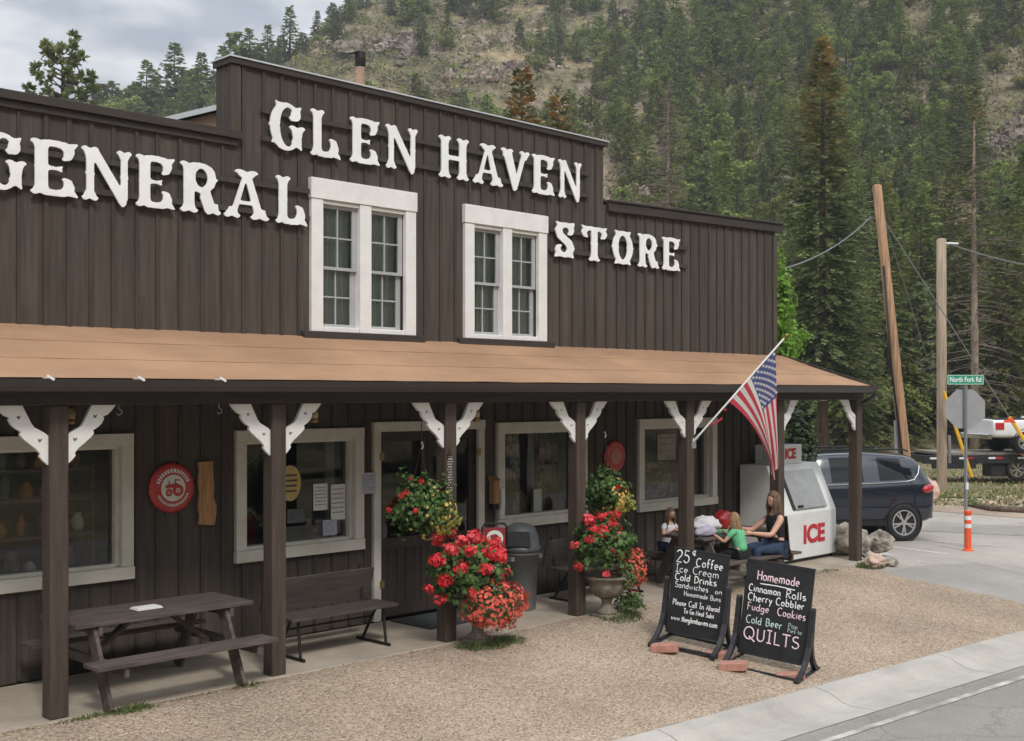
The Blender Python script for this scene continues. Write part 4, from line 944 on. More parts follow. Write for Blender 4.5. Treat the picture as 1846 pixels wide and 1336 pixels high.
# ---- picnic tables
def picnic(xa, xb, yc, label, wood):
    t = thing('picnic_table', label, 'table', ((xa + xb) / 2, yc, 0)); ln = xb - xa
    b = MB(); w_ = .143
    for k in range(5): y = yc - 2.5 * .148 + k * .148; b.box(xa + .006 * (k % 2), xb - .008 * ((k + 1) % 2), y, y + w_, .705, .743)
    b.build('tabletop', wood, t, bevel=.004)
    for s_ in (-1, 1):
        b = MB()
        for k in range(2): y = yc + s_ * .655 - .14 + k * .145; b.box(xa + .003 * k, xb - .004 * k, y, y + .138, .405, .440)
        b.build('bench_seat', wood, t, bevel=.004)
    for x in (xa + .24, xb - .24):
        b = MB(); b.box(x - .02, x + .02, yc - .36, yc + .36, .615, .703); b.box(x + .021, x + .059, yc - .77, yc + .77, .315, .403); b.build('crossbar', wood, t, bevel=.003)
        for s_ in (-1, 1): b = MB(); b.beam((x - .04, yc + s_ * .25, .70), (x - .04, yc + s_ * .60, .0), .038, .135, (0, 1, 0)); b.build('leg', wood, t, bevel=.003)
        s_ = 1 if x < (xa + xb) / 2 else -1; b = MB(); b.beam((x + .06 * s_, yc, .36), (x + .50 * s_, yc, .69), .035, .085, (0, 1, 0)); b.build('brace', wood, t)
    return t
picnic(4.62, 6.42, 10.33, 'weathered dark picnic table with a white tray, on the porch beside the red tractor sign', M['old_wood'])
picnic(13.55, 15.38, 10.16, 'dark picnic table where the woman and children sit, beside the ice freezer', M['old_wood'])
p = onY(262, 1102, 10.30); b = MB(); b.box(p.x - .13, p.x + .13, 10.20, 10.36, .745, .757); b.box(p.x - .12, p.x + .12, 10.21, 10.35, .757, .768); tag(b.build('paper_tray', M['paper'], bevel=.004), 'flat white paper tray lying on the empty picnic table', 'tray')

# ---- porch benches on bent iron legs
def bench(xa, xb, yf, label):
    t = thing('porch_bench', label, 'bench', ((xa + xb) / 2, yf + .2, 0))
    b = MB()
    for k in range(3): b.box(xa, xb, yf + k * .135, yf + k * .135 + .13, .415, .447)
    b.build('seat', M['bench_wood'], t, bevel=.004)
    b = MB(); b.beam((xa - .06, yf + .46, .63), (xb - .02, yf + .46, .63), .03, .36, (0, -.25, 1)); b.build('backrest', M['bench_wood'], t, bevel=.005)
    for x in (xa + .12, xb - .16):
        b = MB(); b.tube([(x, yf - .02, .02), (x, yf + .03, .03), (x + .02, yf + .10, .40), (x + .02, yf + .36, .40), (x, yf + .44, .46), (x, yf + .51, .85)], .017, 8)
        b.tube([(x, yf + .50, .02), (x, yf + .44, .03), (x, yf + .20, .40)], .017, 8); b.tube([(x, yf - .04, .018), (x, yf + .54, .018)], .017, 8)
        b.build('leg', M['iron'], t)
    b = MB(); b.tube([(xa + .12, yf + .25, .30), (xb - .16, yf + .25, .30)], .012, 6); b.build('stretcher', M['iron'], t)
bench(7.0, 8.40, 10.16, 'dark wooden bench with a tilted plank back, on the porch under the window with notices')
bench(11.55, 13.1, 10.42, 'dark bench mostly hidden behind the post and flowers, beside the grey bin')

# ---- bin and OPEN sign
t = thing('trash_can', 'grey round plastic bin with a darker domed lid by the double door', 'bin', (10.87, 10.72, 0)); c = (10.87, 10.72, 0)
b = MB(); b.smooth = True; b.lathe([(.19, .0), (.20, .02), (.235, .70), (.255, .70), (.255, .76), (.238, .765)], c, 28); b.build('body', M['can'], t)
b = MB(); b.smooth = True; b.lathe([(.262, .74), (.266, .80), (.245, .81), (.235, .93), (.19, 1.04), (.10, 1.09), (.002, 1.10)], c, 28); lid = b.build('lid', M['can_lid'], t)
a = math.atan2(-10.72 * .9, -10.87) ; d_ = Vector((math.cos(a), math.sin(a), 0)); sd_ = Vector((-d_.y, d_.x, 0)); cv = Vector(c)
b = MB(); b.add([cv + d_ * .236 + sd_ * -.15 + Vector((0, 0, .825)), cv + d_ * .236 + sd_ * .15 + Vector((0, 0, .825)), cv + d_ * .208 + sd_ * .13 + Vector((0, 0, 1.01)), cv + d_ * .208 + sd_ * -.13 + Vector((0, 0, 1.01))], [(0, 1, 2, 3)]); fl = b.build('flap', M['black'], lid); fl.modifiers.new('s', 'SOLIDIFY').thickness = -.03
b = MB()
for s_ in (-1, 1): q = cv + Vector((s_ * .25, -.06, .66)); b.box(q.x - .03, q.x + .03, q.y - .06, q.y + .06, q.z - .02, q.z + .03)
b.build('handle', M['can'], t)
p = onZ(887, 1118, 0); px_ = Vector((10.12, 10.42, 0)); dd = Vector((.80, -.6, 0)); t = thing('open_sign', 'upright maroon sign reading OPEN in white, half hidden behind red flowers', 'sign', px_)
nn = Vector((-.6, -.8, 0)); mm = frame_mat(px_, dd, (0, 0, 1)); b = MB(); b.box(-.13, .13, .22, 1.12, -.012, .012, mm); b.build('board', M['red_dark'], t, bevel=.004)
b = MB(); b.tube([mm @ Vector(v) for v in ((-.15, .0, 0), (-.15, 1.12, 0), (-.12, 1.17, 0), (.12, 1.17, 0), (.15, 1.12, 0), (.15, 0, 0))], .014, 8); b.box(-.18, -.12, .0, .03, -.2, .2, mm); b.box(.12, .18, .0, .03, -.2, .2, mm); b.build('stand', M['iron'], t)
for i, ch_ in enumerate('OPEN'): put_mesh('letter', text_mesh(ch_, .25, .003, .012), M['paper'], mm @ Matrix.Translation((0, .98 - i * .205, .016)), t)

# ---- sawhorse chalkboards with hand-drawn lettering
def A_(cx, cy, rx, ry, a0, a1, n=9): return [(cx + rx * math.cos(R(a0 + (a1 - a0) * i / (n - 1))), cy + ry * math.sin(R(a0 + (a1 - a0) * i / (n - 1)))) for i in range(n)]
STK = {
 'a': (.5, [A_(.22, .27, .2, .27, 20, 340), [(.42, .55), (.42, .0)]]), 'b': (.5, [[(.05, 1), (.05, 0)], A_(.24, .27, .2, .27, 160, -160)]), 'c': (.42, [A_(.24, .27, .22, .27, 50, 310)]),
 'd': (.5, [A_(.22, .27, .2, .27, 20, 340), [(.42, 1), (.42, 0)]]), 'e': (.45, [[(.04, .28), (.4, .3)] + A_(.22, .28, .2, .27, 5, 310)]), 'f': (.32, [A_(.25, .8, .15, .2, 60, 180, 5) + [(.1, 0)], [(-.02, .52), (.28, .52)]]),
 'g': (.5, [A_(.22, .27, .2, .27, 20, 340), [(.42, .55), (.42, -.1)] + A_(.22, -.12, .2, .18, 0, -150, 6)]), 'h': (.48, [[(.05, 1), (.05, 0)], [(.05, .35)] + A_(.23, .35, .18, .2, 150, 0, 6) + [(.42, 0)]]),
 'i': (.18, [[(.08, .55), (.08, 0)], [(.08, .72), (.09, .76)]]), 'k': (.44, [[(.05, 1), (.05, 0)], [(.36, .55), (.07, .22), (.4, 0)]]), 'l': (.18, [[(.08, 1), (.08, 0)]]),
 'm': (.75, [[(.05, .55), (.05, 0)], [(.05, .38)] + A_(.2, .38, .14, .17, 150, 0, 5) + [(.35, 0)], [(.35, .38)] + A_(.5, .38, .15, .17, 150, 0, 5) + [(.66, 0)]]), 'n': (.48, [[(.05, .55), (.05, 0)], [(.05, .36)] + A_(.23, .36, .18, .19, 150, 0, 6) + [(.41, 0)]]),
 'o': (.46, [A_(.22, .27, .2, .27, 90, 450, 12)]), 'p': (.5, [[(.05, .55), (.05, -.35)], A_(.24, .27, .2, .27, 160, -160)]), 'r': (.34, [[(.05, .55), (.05, 0)], A_(.22, .34, .17, .2, 170, 50, 5)]),
 's': (.38, [A_(.2, .41, .15, .13, 40, 260, 7) + A_(.2, .14, .16, .14, 80, -150, 7)]), 't': (.34, [[(.14, .85), (.14, .08), (.26, .0)], [(-.02, .55), (.3, .56)]]), 'u': (.48, [[(.05, .55), (.05, .2)] + A_(.22, .2, .17, .2, 180, 340, 6), [(.41, .55), (.41, 0)]]),
 'v': (.42, [[(.03, .55), (.2, 0), (.38, .55)]]), 'w': (.66, [[(.03, .55), (.17, 0), (.31, .45), (.46, 0), (.6, .55)]]), 'y': (.44, [[(.03, .55), (.21, .05)], [(.4, .55), (.1, -.35)]]), '.': (.16, [[(.06, .0), (.07, .04)]]),
 'B': (.55, [[(.06, 1), (.06, 0)], [(.06, 1)] + A_(.2, .76, .26, .24, 90, -90, 7) + A_(.22, .26, .3, .26, 90, -90, 7) + [(.06, 0)]]), 'C': (.62, [A_(.36, .5, .32, .5, 50, 310, 12)]), 'D': (.62, [[(.06, 1), (.06, 0)] + A_(.12, .5, .45, .5, -90, 90, 10) + [(.06, 1)]]),
 'F': (.48, [[(.06, 0), (.06, 1), (.46, 1)], [(.06, .55), (.36, .55)]]), 'H': (.62, [[(.06, 1), (.06, 0)], [(.54, 1), (.54, 0)], [(.06, .5), (.54, .52)]]), 'I': (.38, [[(.18, 1), (.18, 0)], [(.02, 1), (.34, 1)], [(.02, 0), (.34, 0)]]),
 'L': (.46, [[(.06, 1), (.06, 0), (.44, 0)]]), 'M': (.74, [[(.06, 0), (.1, 1), (.36, .3), (.62, 1), (.66, 0)]]), 'P': (.5, [[(.06, 0), (.06, 1)] + A_(.16, .74, .3, .26, 90, -90, 8) + [(.06, .46)]]), 'Q': (.80, [A_(.38, .52, .35, .5, 90, 450, 16), [(.4, .25), (.82, -.12)]]),
 'R': (.56, [[(.06, 0), (.06, 1)] + A_(.16, .75, .3, .25, 90, -90, 8) + [(.1, .5), (.5, 0)]]), 'S': (.5, [A_(.27, .75, .22, .23, 45, 265, 8) + A_(.25, .26, .24, .26, 85, -155, 8)]), 'T': (.56, [[(.28, 1), (.28, 0)], [(.0, 1), (.56, 1)]]), 'U': (.6, [[(.06, 1), (.06, .3)] + A_(.29, .3, .23, .3, 180, 360, 8) + [(.52, 1)]]),
 'A': (.56, [[(.02, 0), (.28, 1), (.54, 0)], [(.12, .36), (.44, .36)]]), 'G': (.64, [A_(.36, .5, .32, .5, 50, 345, 12) + [(.66, .42), (.40, .42)]]),
 '2': (.54, [A_(.26, .74, .22, .26, 160, -30, 8) + [(.05, .02), (.5, .0)]]), '5': (.52, [[(.46, 1), (.12, 1), (.09, .58)] + A_(.24, .32, .24, .31, 110, -150, 9)]), '&': (.6, [[(.55, .0), (.15, .7)] + A_(.26, .82, .14, .17, 180, 0, 6) + [(.08, .3)] + A_(.25, .2, .2, .2, 160, 360, 7)]),
 '¢': (.36, [A_(.2, .78, .15, .17, 50, 310, 7), [(.2, 1.02), (.2, .54)]]), ' ': (.34, []),
}
def chalk(txt, x, y, h, seed, width=None, slant=.0, drop=0.0):
    r_ = random.Random(seed); adv = sum(STK[c][0] + .12 for c in txt); k = h if width is None else width / (adv)
    res = []; cx = 0
    for c in txt:
        wd, st = STK[c]; jy = r_.uniform(-.04, .04); js = r_.uniform(.94, 1.06)
        for s_ in st: res.append([(x + (cx + a * js) * k + slant * b * h, y + (b * js + jy) * h + drop * (cx * k)) for a, b in s_])
        cx += wd + .12
    return res
def board(o, yaw, rollv, label, lines, W_=.64, Hh=.96):
    """o: ground point under the middle of the board; yaw: heading of the board's local x; rollv: sideways tilt with the ground"""
    t = thing('chalkboard_sign', label, 'sign', o)
    xa = Vector((math.cos(yaw) * math.cos(rollv), math.sin(yaw) * math.cos(rollv), math.sin(rollv))); up0 = Vector((0, 0, 1))
    mm = frame_mat(o, xa, up0)                                          # local z points to the reader
    lean = Matrix.Translation((0, .13, 0)) @ Matrix.Rotation(R(-4), 4, 'X')
    b = MB(); b.box(-W_ / 2, W_ / 2, 0, Hh, -.016, .016, mm @ lean); pan = b.build('panel', M['chalkboard'], t, bevel=.006)
    for (a0, a1, c0, c1) in ((-W_ / 2 - .004, W_ / 2 + .004, -.004, .014), (-W_ / 2 - .004, W_ / 2 + .004, Hh - .014, Hh + .004)): b = MB(); b.box(a0, a1, c0, c1, -.021, .021, mm @ lean); b.build('edge', M['black'], pan)
    for s_ in (-1, 1):
        x = s_ * (W_ / 2 + .035); b = MB()
        for f_ in (-1, 1):
            path = [(x, .74, f_ * .005), (x, .52, f_ * .012), (x, .34, f_ * .030), (x, .20, f_ * .10), (x, .10, f_ * .20), (x, .045, f_ * .31), (x, .025, f_ * .38)]
            ps = [mm @ Vector(p) for p in path]
            for q, r_ in zip(ps, ps[1:]): b.beam(q, r_ + (r_ - q) * .08, .05, .052, xa)
        b.tube([mm @ Vector((x - .026, .74, 0)), mm @ Vector((x + .026, .74, 0))], .032, 12); b.box(x - .024, x + .024, .0, .075, -.34, .34, mm) if False else None
        b.box(x - .022, x + .022, .005, .05, -.30, .30, mm)
        b.build('leg', M['black'], t)
    for f_ in (-1, 1): b = MB(); b.box(-W_ / 2 - .03, W_ / 2 + .03, .012, .045, f_ * .29 - .02, f_ * .29 + .02, mm); b.build('base_bar', M['black'], t)
    for k, (txt, x, y, h, wd, m, rad) in enumerate(lines):
        x *= W_ / .655; wd *= W_ / .655; st = chalk(txt, 0, 0, h, k + 5, wd) if txt != '_' else [[(0, 0), (wd * .5, .006), (wd, -.004)]]
        me = curve_mesh([[(a + x - W_ / 2, b_ + y, .018) for a, b_ in s_] for s_ in st], 0, rad, closed=False)
        put_mesh('lettering', me, M[m], mm @ lean, pan)
    return t, mm
F1, F2 = onG(1168, 1160), onG(1290, 1190)
b1c = Vector((11.15, 8.22, 0)); b1c.z = gz(b1c.y) - .01
w_, p_, g_ = 'chalk', 'chalk_pink', 'chalk_green'
bt1, bm1 = board(b1c, R(-74), R(-5.0), 'black chalkboard sandwich sign listing 25 cent coffee and ice cream', [
    ('25', .035, .815, .135, .17, w_, .0075), ('¢', .215, .83, .14, .075, w_, .0055), ('Coffee', .275, .80, .10, .33, w_, .0062), ('Ice Cream', .04, .705, .085, .53, w_, .0042), ('Cold Drinks', .045, .61, .08, .50, w_, .0060), ('Sandwiches', .055, .525, .07, .40, w_, .0040), ('on', .53, .525, .055, .09, w_, .0036),
    ('Homemade Buns', .17, .445, .055, .44, w_, .0034), ('Please Call In Ahead', .05, .325, .062, .56, w_, .0044), ('To Go Meal Subs', .19, .245, .055, .36, w_, .0044), ('www.theglenhaven.com', .05, .145, .06, .55, w_, .0050)], .67, .98)
b2c = Vector((11.30, 7.28, 0)); b2c.z = gz(b2c.y) - .03
bt2, bm2 = board(b2c, R(-77), R(-5.0), 'black chalkboard sandwich sign listing homemade rolls and QUILTS, nearer the kerb', [
    ('Homemade', .115, .835, .10, .42, p_, .0068), ('_', .15, .795, 0, .34, w_, .006), ('Cinnamon', .045, .70, .08, .32, w_, .0058), ('Rolls', .41, .695, .085, .20, w_, .0058), ('Cherry', .045, .595, .085, .25, w_, .0058), ('Cobbler', .32, .595, .08, .28, w_, .0058), ('Fudge', .05, .49, .08, .22, p_, .0052), ('Cookies', .345, .485, .085, .28, p_, .0056),
    ('Cold Beer', .05, .345, .085, .36, g_, .0056), ('Pop', .46, .375, .05, .10, g_, .0028), ('Pies to', .46, .325, .045, .14, g_, .0026), ('QUILTS', .04, .165, .135, .56, p_, .0080)], .77, 1.05)
def paver(c, yaw, label):
    t = MB(); m_ = Matrix.Translation(c) @ Matrix.Rotation(yaw, 4, 'Z') @ Matrix.Rotation(R(-4), 4, 'Y')
    pts = [(-.15, -.085), (.11, -.085), (.15, -.05), (.15, .05), (.11, .085), (-.11, .085), (-.15, .05)]
    t.prism(pts, 0, .085, lambda a, b_, d: m_ @ Vector((a, b_, d))); tag(t.build('paving_brick', M['brick'], bevel=.008, seg=2), label, 'brick')
for px, py, ya, dz, lab in ((1199, 1176, -62, .01, 'red paving brick weighing down the foot of the coffee chalkboard'), (1322, 1209, -60, .01, 'red paving brick weighing down the foot of the QUILTS chalkboard')):
    q = onG(px, py); q.z = gz(q.y) + dz; paver(q, R(ya), lab)
q = b1c + Vector((.32 * .47, -.32 * .88, 0)) + Vector((-.20, -.12, 0)); q.z = gz(q.y) - .02; paver(q, R(-62), 'second red brick lying across the base bar of the coffee chalkboard')
q = b2c + Vector((.10, -.20, 0)) + Vector((-.20, -.13, 0)); q.z = gz(q.y) - .03; paver(q, R(-60), 'second red brick lying across the base bar of the QUILTS chalkboard')

# ================================================================== FLOWERS
def leafy(n, c, rad, size, seed, shell=.55, flat=.0, lo=-1.0, jit=.25):
    """n small leaves filling a lumpy ellipsoid"""
    r_ = random.Random(seed); b = MB(); c = Vector(c); rad = Vector(rad)
    for i in range(n):
        while True:
            d = Vector((r_.gauss(0, 1), r_.gauss(0, 1), r_.gauss(0, 1))).normalized()
            if d.z >= lo: break
        k = (shell + (1 - shell) * r_.random() ** .6) * (1 + jit * mnoise.noise(d * 2.2 + Vector((seed, 0, 0))) * 1.8)
        p = c + Vector((d.x * rad.x, d.y * rad.y, d.z * rad.z)) * k
        nrm = (d + Vector((r_.uniform(-1, 1), r_.uniform(-1, 1), r_.uniform(-.4, 1))) * .9).normalized()
        t1 = nrm.cross(Vector((r_.uniform(-1, 1), r_.uniform(-1, 1), r_.uniform(-1, 1)))).normalized(); t2 = nrm.cross(t1); s_ = size * r_.uniform(.6, 1.3)
        b.add([p - t1 * s_ * .5, p + t2 * s_ * .45 - t1 * .1 * s_, p + t1 * s_ * .55 + nrm * s_ * .15, p - t2 * s_ * .45 - t1 * .1 * s_], [(0, 1, 2, 3)])
    return b
def flower(b, p, nrm, s_, r_, petals=5):
    t1 = nrm.cross(Vector((.31, .72, .21))).normalized(); t2 = nrm.cross(t1); a0 = r_.random() * 6
    for k in range(petals):
        a = a0 + 2 * math.pi * k / petals; d = t1 * math.cos(a) + t2 * math.sin(a); e_ = t1 * -math.sin(a) + t2 * math.cos(a)
        b.add([p, p + d * s_ * .6 + e_ * s_ * .38 + nrm * s_ * .12, p + d * s_ + nrm * s_ * .05, p + d * s_ * .6 - e_ * s_ * .38 + nrm * s_ * .12], [(0, 1, 2, 3)])
def geranium(c, rad, heads, seed, label, trail=None, name='geranium'):
    """red heads on stalks over a dome of round leaves"""
    t = thing(name, label, 'flowers', (c[0], c[1], c[2] - rad[2])); r_ = random.Random(seed)
    leafy(1700, c, rad, .062, seed, .35, lo=-.75).build('foliage', M['leaf'], t)
    b = MB()
    for (dx, dy, dz, hr) in heads:
        p = Vector(c) + Vector((dx, dy, dz)); hr *= r_.uniform(.85, 1.15); sq = Vector((r_.uniform(.8, 1.25), r_.uniform(.8, 1.2), r_.uniform(.6, 1.0))); base_m = r_.choice((0, 0, 1))
        for k in range(int(44 * (hr / .06) ** 2)):
            d = Vector((r_.gauss(0, 1), r_.gauss(0, 1), r_.gauss(0, 1))).normalized(); q = p + Vector((d.x * sq.x, d.y * sq.y, d.z * sq.z)) * hr * r_.uniform(.5, 1.18); b.cur = r_.choice((base_m, base_m, 0, 1, 2)); flower(b, q, (d + Vector((r_.uniform(-.7, .7), r_.uniform(-.7, .7), .2))).normalized(), hr * r_.uniform(.26, .44), r_, 5)
    b.build('blooms', [M['petal_red'], M['petal_pink'], M['petal_deep']], t)
    b = MB()
    for (dx, dy, dz, hr) in heads: p = Vector(c) + Vector((dx, dy, dz)); b.tube([Vector(c) + Vector((dx * .3, dy * .3, 0)), p * .6 + Vector(c) * .4 + Vector((0, 0, .05)), p], .004, 4)
    b.build('stems', M['leaf'], t); return t
def trailing(c, rad, nf, seed, label, m, m2=None, leafn=900):
    t = thing('trailing_flowers', label, 'flowers', (c[0], c[1], c[2] - rad[2])); r_ = random.Random(seed)
    leafy(leafn, c, (rad[0] * .93, rad[1] * .93, rad[2] * .93), .035, seed, .5).build('foliage', M['leaf'], t); b = MB()
    for k in range(nf):
        d = Vector((r_.gauss(0, 1), r_.gauss(0, 1), r_.gauss(0, 1))).normalized(); kk = r_.uniform(.86, 1.06) * (1 + .4 * mnoise.noise(d * 2.2 + Vector((seed, 0, 0))))
        p = Vector(c) + Vector((d.x * rad[0], d.y * rad[1], d.z * rad[2])) * kk; b.cur = 1 if (m2 and r_.random() < .4) else 0; flower(b, p, (d + Vector((r_.uniform(-.5, .5), r_.uniform(-.5, .5), .1))).normalized(), r_.uniform(.017, .028), r_, 5)
    b.build('blooms', [M[m], M[m2 or m]], t); return t
def urn(x, y, label):
    t = thing('planter_urn', label, 'planter', (x, y, -.03)); b = MB(); b.smooth = True
    b.box(x - .15, x + .15, y - .15, y + .15, -.05, .035); b.lathe([(.135, .036), (.13, .06), (.075, .10), (.06, .16), (.075, .21), (.10, .225)], (x, y, 0), 20); b.build('pedestal', M['stone'], t)
    b = MB(); b.smooth = True; b.lathe([(.08, .226), (.15, .25), (.205, .31), (.225, .38), (.215, .43), (.235, .45), (.275, .475), (.275, .495), (.24, .50), (.21, .47), (.001, .45)], (x, y, 0), 24); b.build('bowl', M['stone'], t)
ux, uy = 9.10, 9.64
urn(ux, uy, 'cast stone urn planter at the foot of the post beside the double door')
rr = random.Random(21)
hd1 = [(-.22, -.28, .30, .08), (-.05, -.34, .10, .07), (.30, -.25, .02, .07), (-.38, -.15, .32, .07), (-.44, .0, .20, .085), (-.42, -.1, -.02, .075), (-.36, .05, -.24, .065), (-.30, .15, .40, .075), (-.12, -.05, .37, .085), (.02, -.1, .42, .08), (.16, -.05, .34, .085), (.28, -.1, .30, .095), (.42, -.12, .17, .075), (.36, -.05, .24, .09), (.10, -.26, .24, .085), (-.30, -.22, .12, .08), (-.20, -.3, -.14, .06), (.22, -.22, .20, .07), (-.48, .1, -.12, .05), (.46, 0, .12, .06), (-.05, .2, .44, .06)]
geranium((ux - .17, uy - .02, .77), (.42, .40, .40), hd1, 31, 'big red geranium in full bloom in the urn beside the double door')
trailing((ux + .0, uy - .28, .44), (.40, .30, .27), 800, 41, 'mound of small salmon flowers spilling from the urn beside the double door', 'petal_salmon')
ux, uy = 11.28, 9.62
urn(ux, uy, 'cast stone urn planter with pale ivy by the post and bench')
hd2 = [(-.1, -.25, .30, .07), (.02, -.28, -.10, .06), (.30, -.1, .05, .065), (-.36, -.1, .12, .06), (.12, -.1, .38, .06), (-.46, .05, .04, .055), (-.25, 0, .34, .07), (-.28, -.1, .24, .065), (-.18, -.16, .20, .07), (-.02, 0, .36, .06), (.08, -.05, .26, .075), (.20, 0, .22, .07), (.16, -.1, .10, .065), (-.22, -.25, -.30, .06), (-.12, -.26, -.02, .05), (.33, .02, .18, .06), (.46, .06, .10, .05), (.44, 0, -.08, .06), (-.38, .05, -.22, .05), (.26, -.1, -.2, .045), (.05, -.2, .12, .07)]
geranium((ux - .10, uy - .02, .88), (.40, .38, .36), hd2, 32, 'red geranium with scattered heads in the urn in front of the bench')
trailing((ux + .36, uy - .13, .56), (.19, .19, .25), 330, 42, 'small salmon flowers hanging over the side of the urn in front of the bench', 'petal_salmon', leafn=500)
b = leafy(260, (ux + .12, uy - .24, .52), (.13, .10, .20), .045, 9, .3); tag(b.build('ivy', mat('ivy_leaf', (.16, .20, .08), .6, .5, 30, trans=.2)), 'pale variegated ivy trailing down the chipped urn in front of the bench', 'ivy')
b = leafy(520, (ux + .34, uy - .10, .12), (.22, .2, .17), .04, 12, .2, lo=-.4); t = thing('weed', 'leafy green weed growing beside the urn in front of the bench', 'plant', (ux + .34, uy - .10, 0)); b.build('foliage', M['leaf'], t)
def basket(px, py, y, rad, label, seed, reds, yel, hookpy):
    p = onY(px, py, y); t = thing('hanging_basket', label, 'hanging basket', p); r_ = random.Random(seed)
    b = MB(); b.smooth = True; b.lathe([(.08, -.16), (.14, -.12), (.17, -.02), (.165, -.02), (.13, -.10), (.001, -.12)], p, 16); b.build('pot', M['iron'], t)
    leafy(1500, p + Vector((0, 0, .02)), rad, .055, seed, .25, jit=.4).build('foliage', M['leaf'], t)
    b = MB(); 
    for k in range(reds):
        d = Vector((r_.gauss(0, 1), r_.gauss(0, 1) - .5, r_.gauss(0, .8) + .3)).normalized(); q = p + Vector((d.x * rad[0], d.y * rad[1], d.z * rad[2])) * 1.02
        for j in range(14): e_ = Vector((r_.gauss(0, 1), r_.gauss(0, 1), r_.gauss(0, 1))).normalized(); flower(b, q + e_ * .026, e_, .02, r_, 4)
    b.build('blooms', M['petal_red'], t)
    lf = leafy(yel, p + Vector((.16, -.10, -.13)), (rad[0] * .62, rad[1] * .8, rad[2] * .55), .05, seed + 3, .5); b = MB(); b.add(lf.v, lf.f); b.cur = 1
    for k in range(yel // 3):
        d = Vector((r_.uniform(-.4, 1), r_.gauss(-.5, .5), r_.gauss(-.4, .5))).normalized(); q = p + Vector((.06 + d.x * rad[0] * .95, d.y * rad[1], -.05 + d.z * rad[2])); flower(b, q, d, .024, r_, 5)
    b.build('yellow_foliage', [M['leaf_y'], M['petal_yel']], t)
    hz = onY(px, hookpy, y).z; hp = Vector((p.x, p.y, hz)); b = MB()
    for k in range(3): a = k * 2.1 + .4; b.tube([hp, p + Vector((.165 * math.cos(a), .165 * math.sin(a), -.02))], .0045, 5)
    b.tube([hp - Vector((0, 0, .02)), hp + Vector((.0, 0, .05)), Vector((p.x, p.y, 2.66))], .005, 5); b.build('hanger', M['iron'], t)
    b = MB(); b.tube([hp - Vector((0, 0, .03)), hp + Vector((.02, 0, .0)), hp + Vector((0, 0, .05))], .012, 6); b.build('hook', M['galv'], t); return t
basket(760, 912, 9.90, (.36, .34, .33), 'full hanging basket with sparse red flowers and lime trails in front of the double door', 51, 7, 260, 805)
basket(1090, 888, 9.98, (.29, .28, .29), 'hanging basket overflowing with yellow flowers beside the plain round red sign', 52, 2, 700, 785)
# grass tufts along the slab
def tufts(name, spots, label, seed, m='grass'):
    r_ = random.Random(seed); b = MB()
    for (x, y, rx, ry, n, h) in spots:
        for i in range(n):
            a = r_.random() * 6.28; k = r_.random() ** .5; p = Vector((x + rx * k * math.cos(a), y + ry * k * math.sin(a), 0)); p.z = gz(p.y) - .02
            hh = h * r_.uniform(.4, 1.1) * (1.1 - k * .6); d = Vector((r_.gauss(0, .45), r_.gauss(0, .45), 1)).normalized(); s_ = Vector((math.cos(a * 3), math.sin(a * 3), 0)) * .006
            b.add([p - s_, p + s_, p + d * hh * .6 + s_ * .6, p + d * hh + Vector((d.x, d.y, -.1)) * hh * .3], [(0, 1, 2, 3)])
    o = b.build(name, M[m]); return tag(o, label, 'grass', kind='stuff')
tufts('grass', [(9.08, 9.50, .40, .22, 1100, .12), (9.40, 9.46, .25, .16, 400, .10), (11.35, 9.45, .32, .22, 700, .11), (11.55, 9.5, .2, .18, 160, .12), (4.75, 9.70, .45, .07, 500, .08), (5.0, 9.66, .25, .09, 350, .11), (6.2, 9.70, .22, .06, 170, .08), (3.9, 9.72, .6, .06, 260, .05), (5.7, 9.72, .6, .04, 120, .05), (17.6, 9.45, .38, .18, 900, .14), (16.6, 9.62, .25, .1, 140, .08),
                (15.9, 9.65, .5, .08, 90, .06), (13.6, 9.62, .4, .12, 200, .14), (7.6, 9.72, .5, .03, 60, .04), (11.0, 8.1, .25, .4, 130, .05), (11.4, 7.3, .25, .4, 160, .05)], 'short green grass tufts along the edge of the porch slab', 5)

# ================================================================== ICE FREEZER
fx0, fx1, fy0, fy1 = 16.60, 18.20, 10.42, 11.28
t = thing('ice_freezer', 'white slant-front ice freezer with red ICE lettering and an ICE topper', 'freezer', ((fx0 + fx1) / 2, 10.9, 0))
b = MB(); side = [(fy0, .06), (fy1, .06), (fy1, 1.58), (fy0 + .34, 1.58), (fy0, .80)]
b.prism(side[::-1], fx0, fx1, lambda a, c, d: Vector((d, a, c))); b.build('cabinet', M['ice_white'], t, bevel=.014, seg=2)
b = MB(); b.box(fx0 + .04, fx1 - .04, fy0 + .05, fy1 - .04, .003, .058); b.build('plinth', M['black'], t)
sl = Vector((0, .34, .78)).normalized(); fo = Vector((fx0 + .30, fy0, .80)) + Vector((0, -.7804, .34)).normalized() * .004; mm = frame_mat(fo, (1, 0, 0), sl)
b = MB(); b.box(.04, 1.0, .06, .74, .0, .035, mm); door = b.build('door', M['ice_grey'], t, bevel=.012, seg=2)
b = MB(); b.box(-.02, .036, .06, .74, -.001, .02, mm); b.build('gasket', M['black'], door); b = MB(); b.box(.10, .24, .085, .12, .036, .06, mm); b.build('handle', M['iron'], door)
put_mesh('letters', text_mesh('ICE', .40, .004, .016), M['ice_red'], frame_mat((fx0 + .88, fy0 - .005, .43), (1, 0, 0), (0, 0, 1)) @ Matrix.Diagonal((1.15, 1.0, 1, 1)), t)
b = MB(); b.box(fx0 + .30, fx0 + 1.1, fy0 + .36, fy1 - .1, 1.582, 1.90); top = b.build('topper', M['ice_white'], t, bevel=.008)
b = MB()
for k in range(5): yy = fy0 + .39 + k * .045; b.box(fx0 + .290, fx0 + .299, yy, yy + .018, 1.62, 1.87)
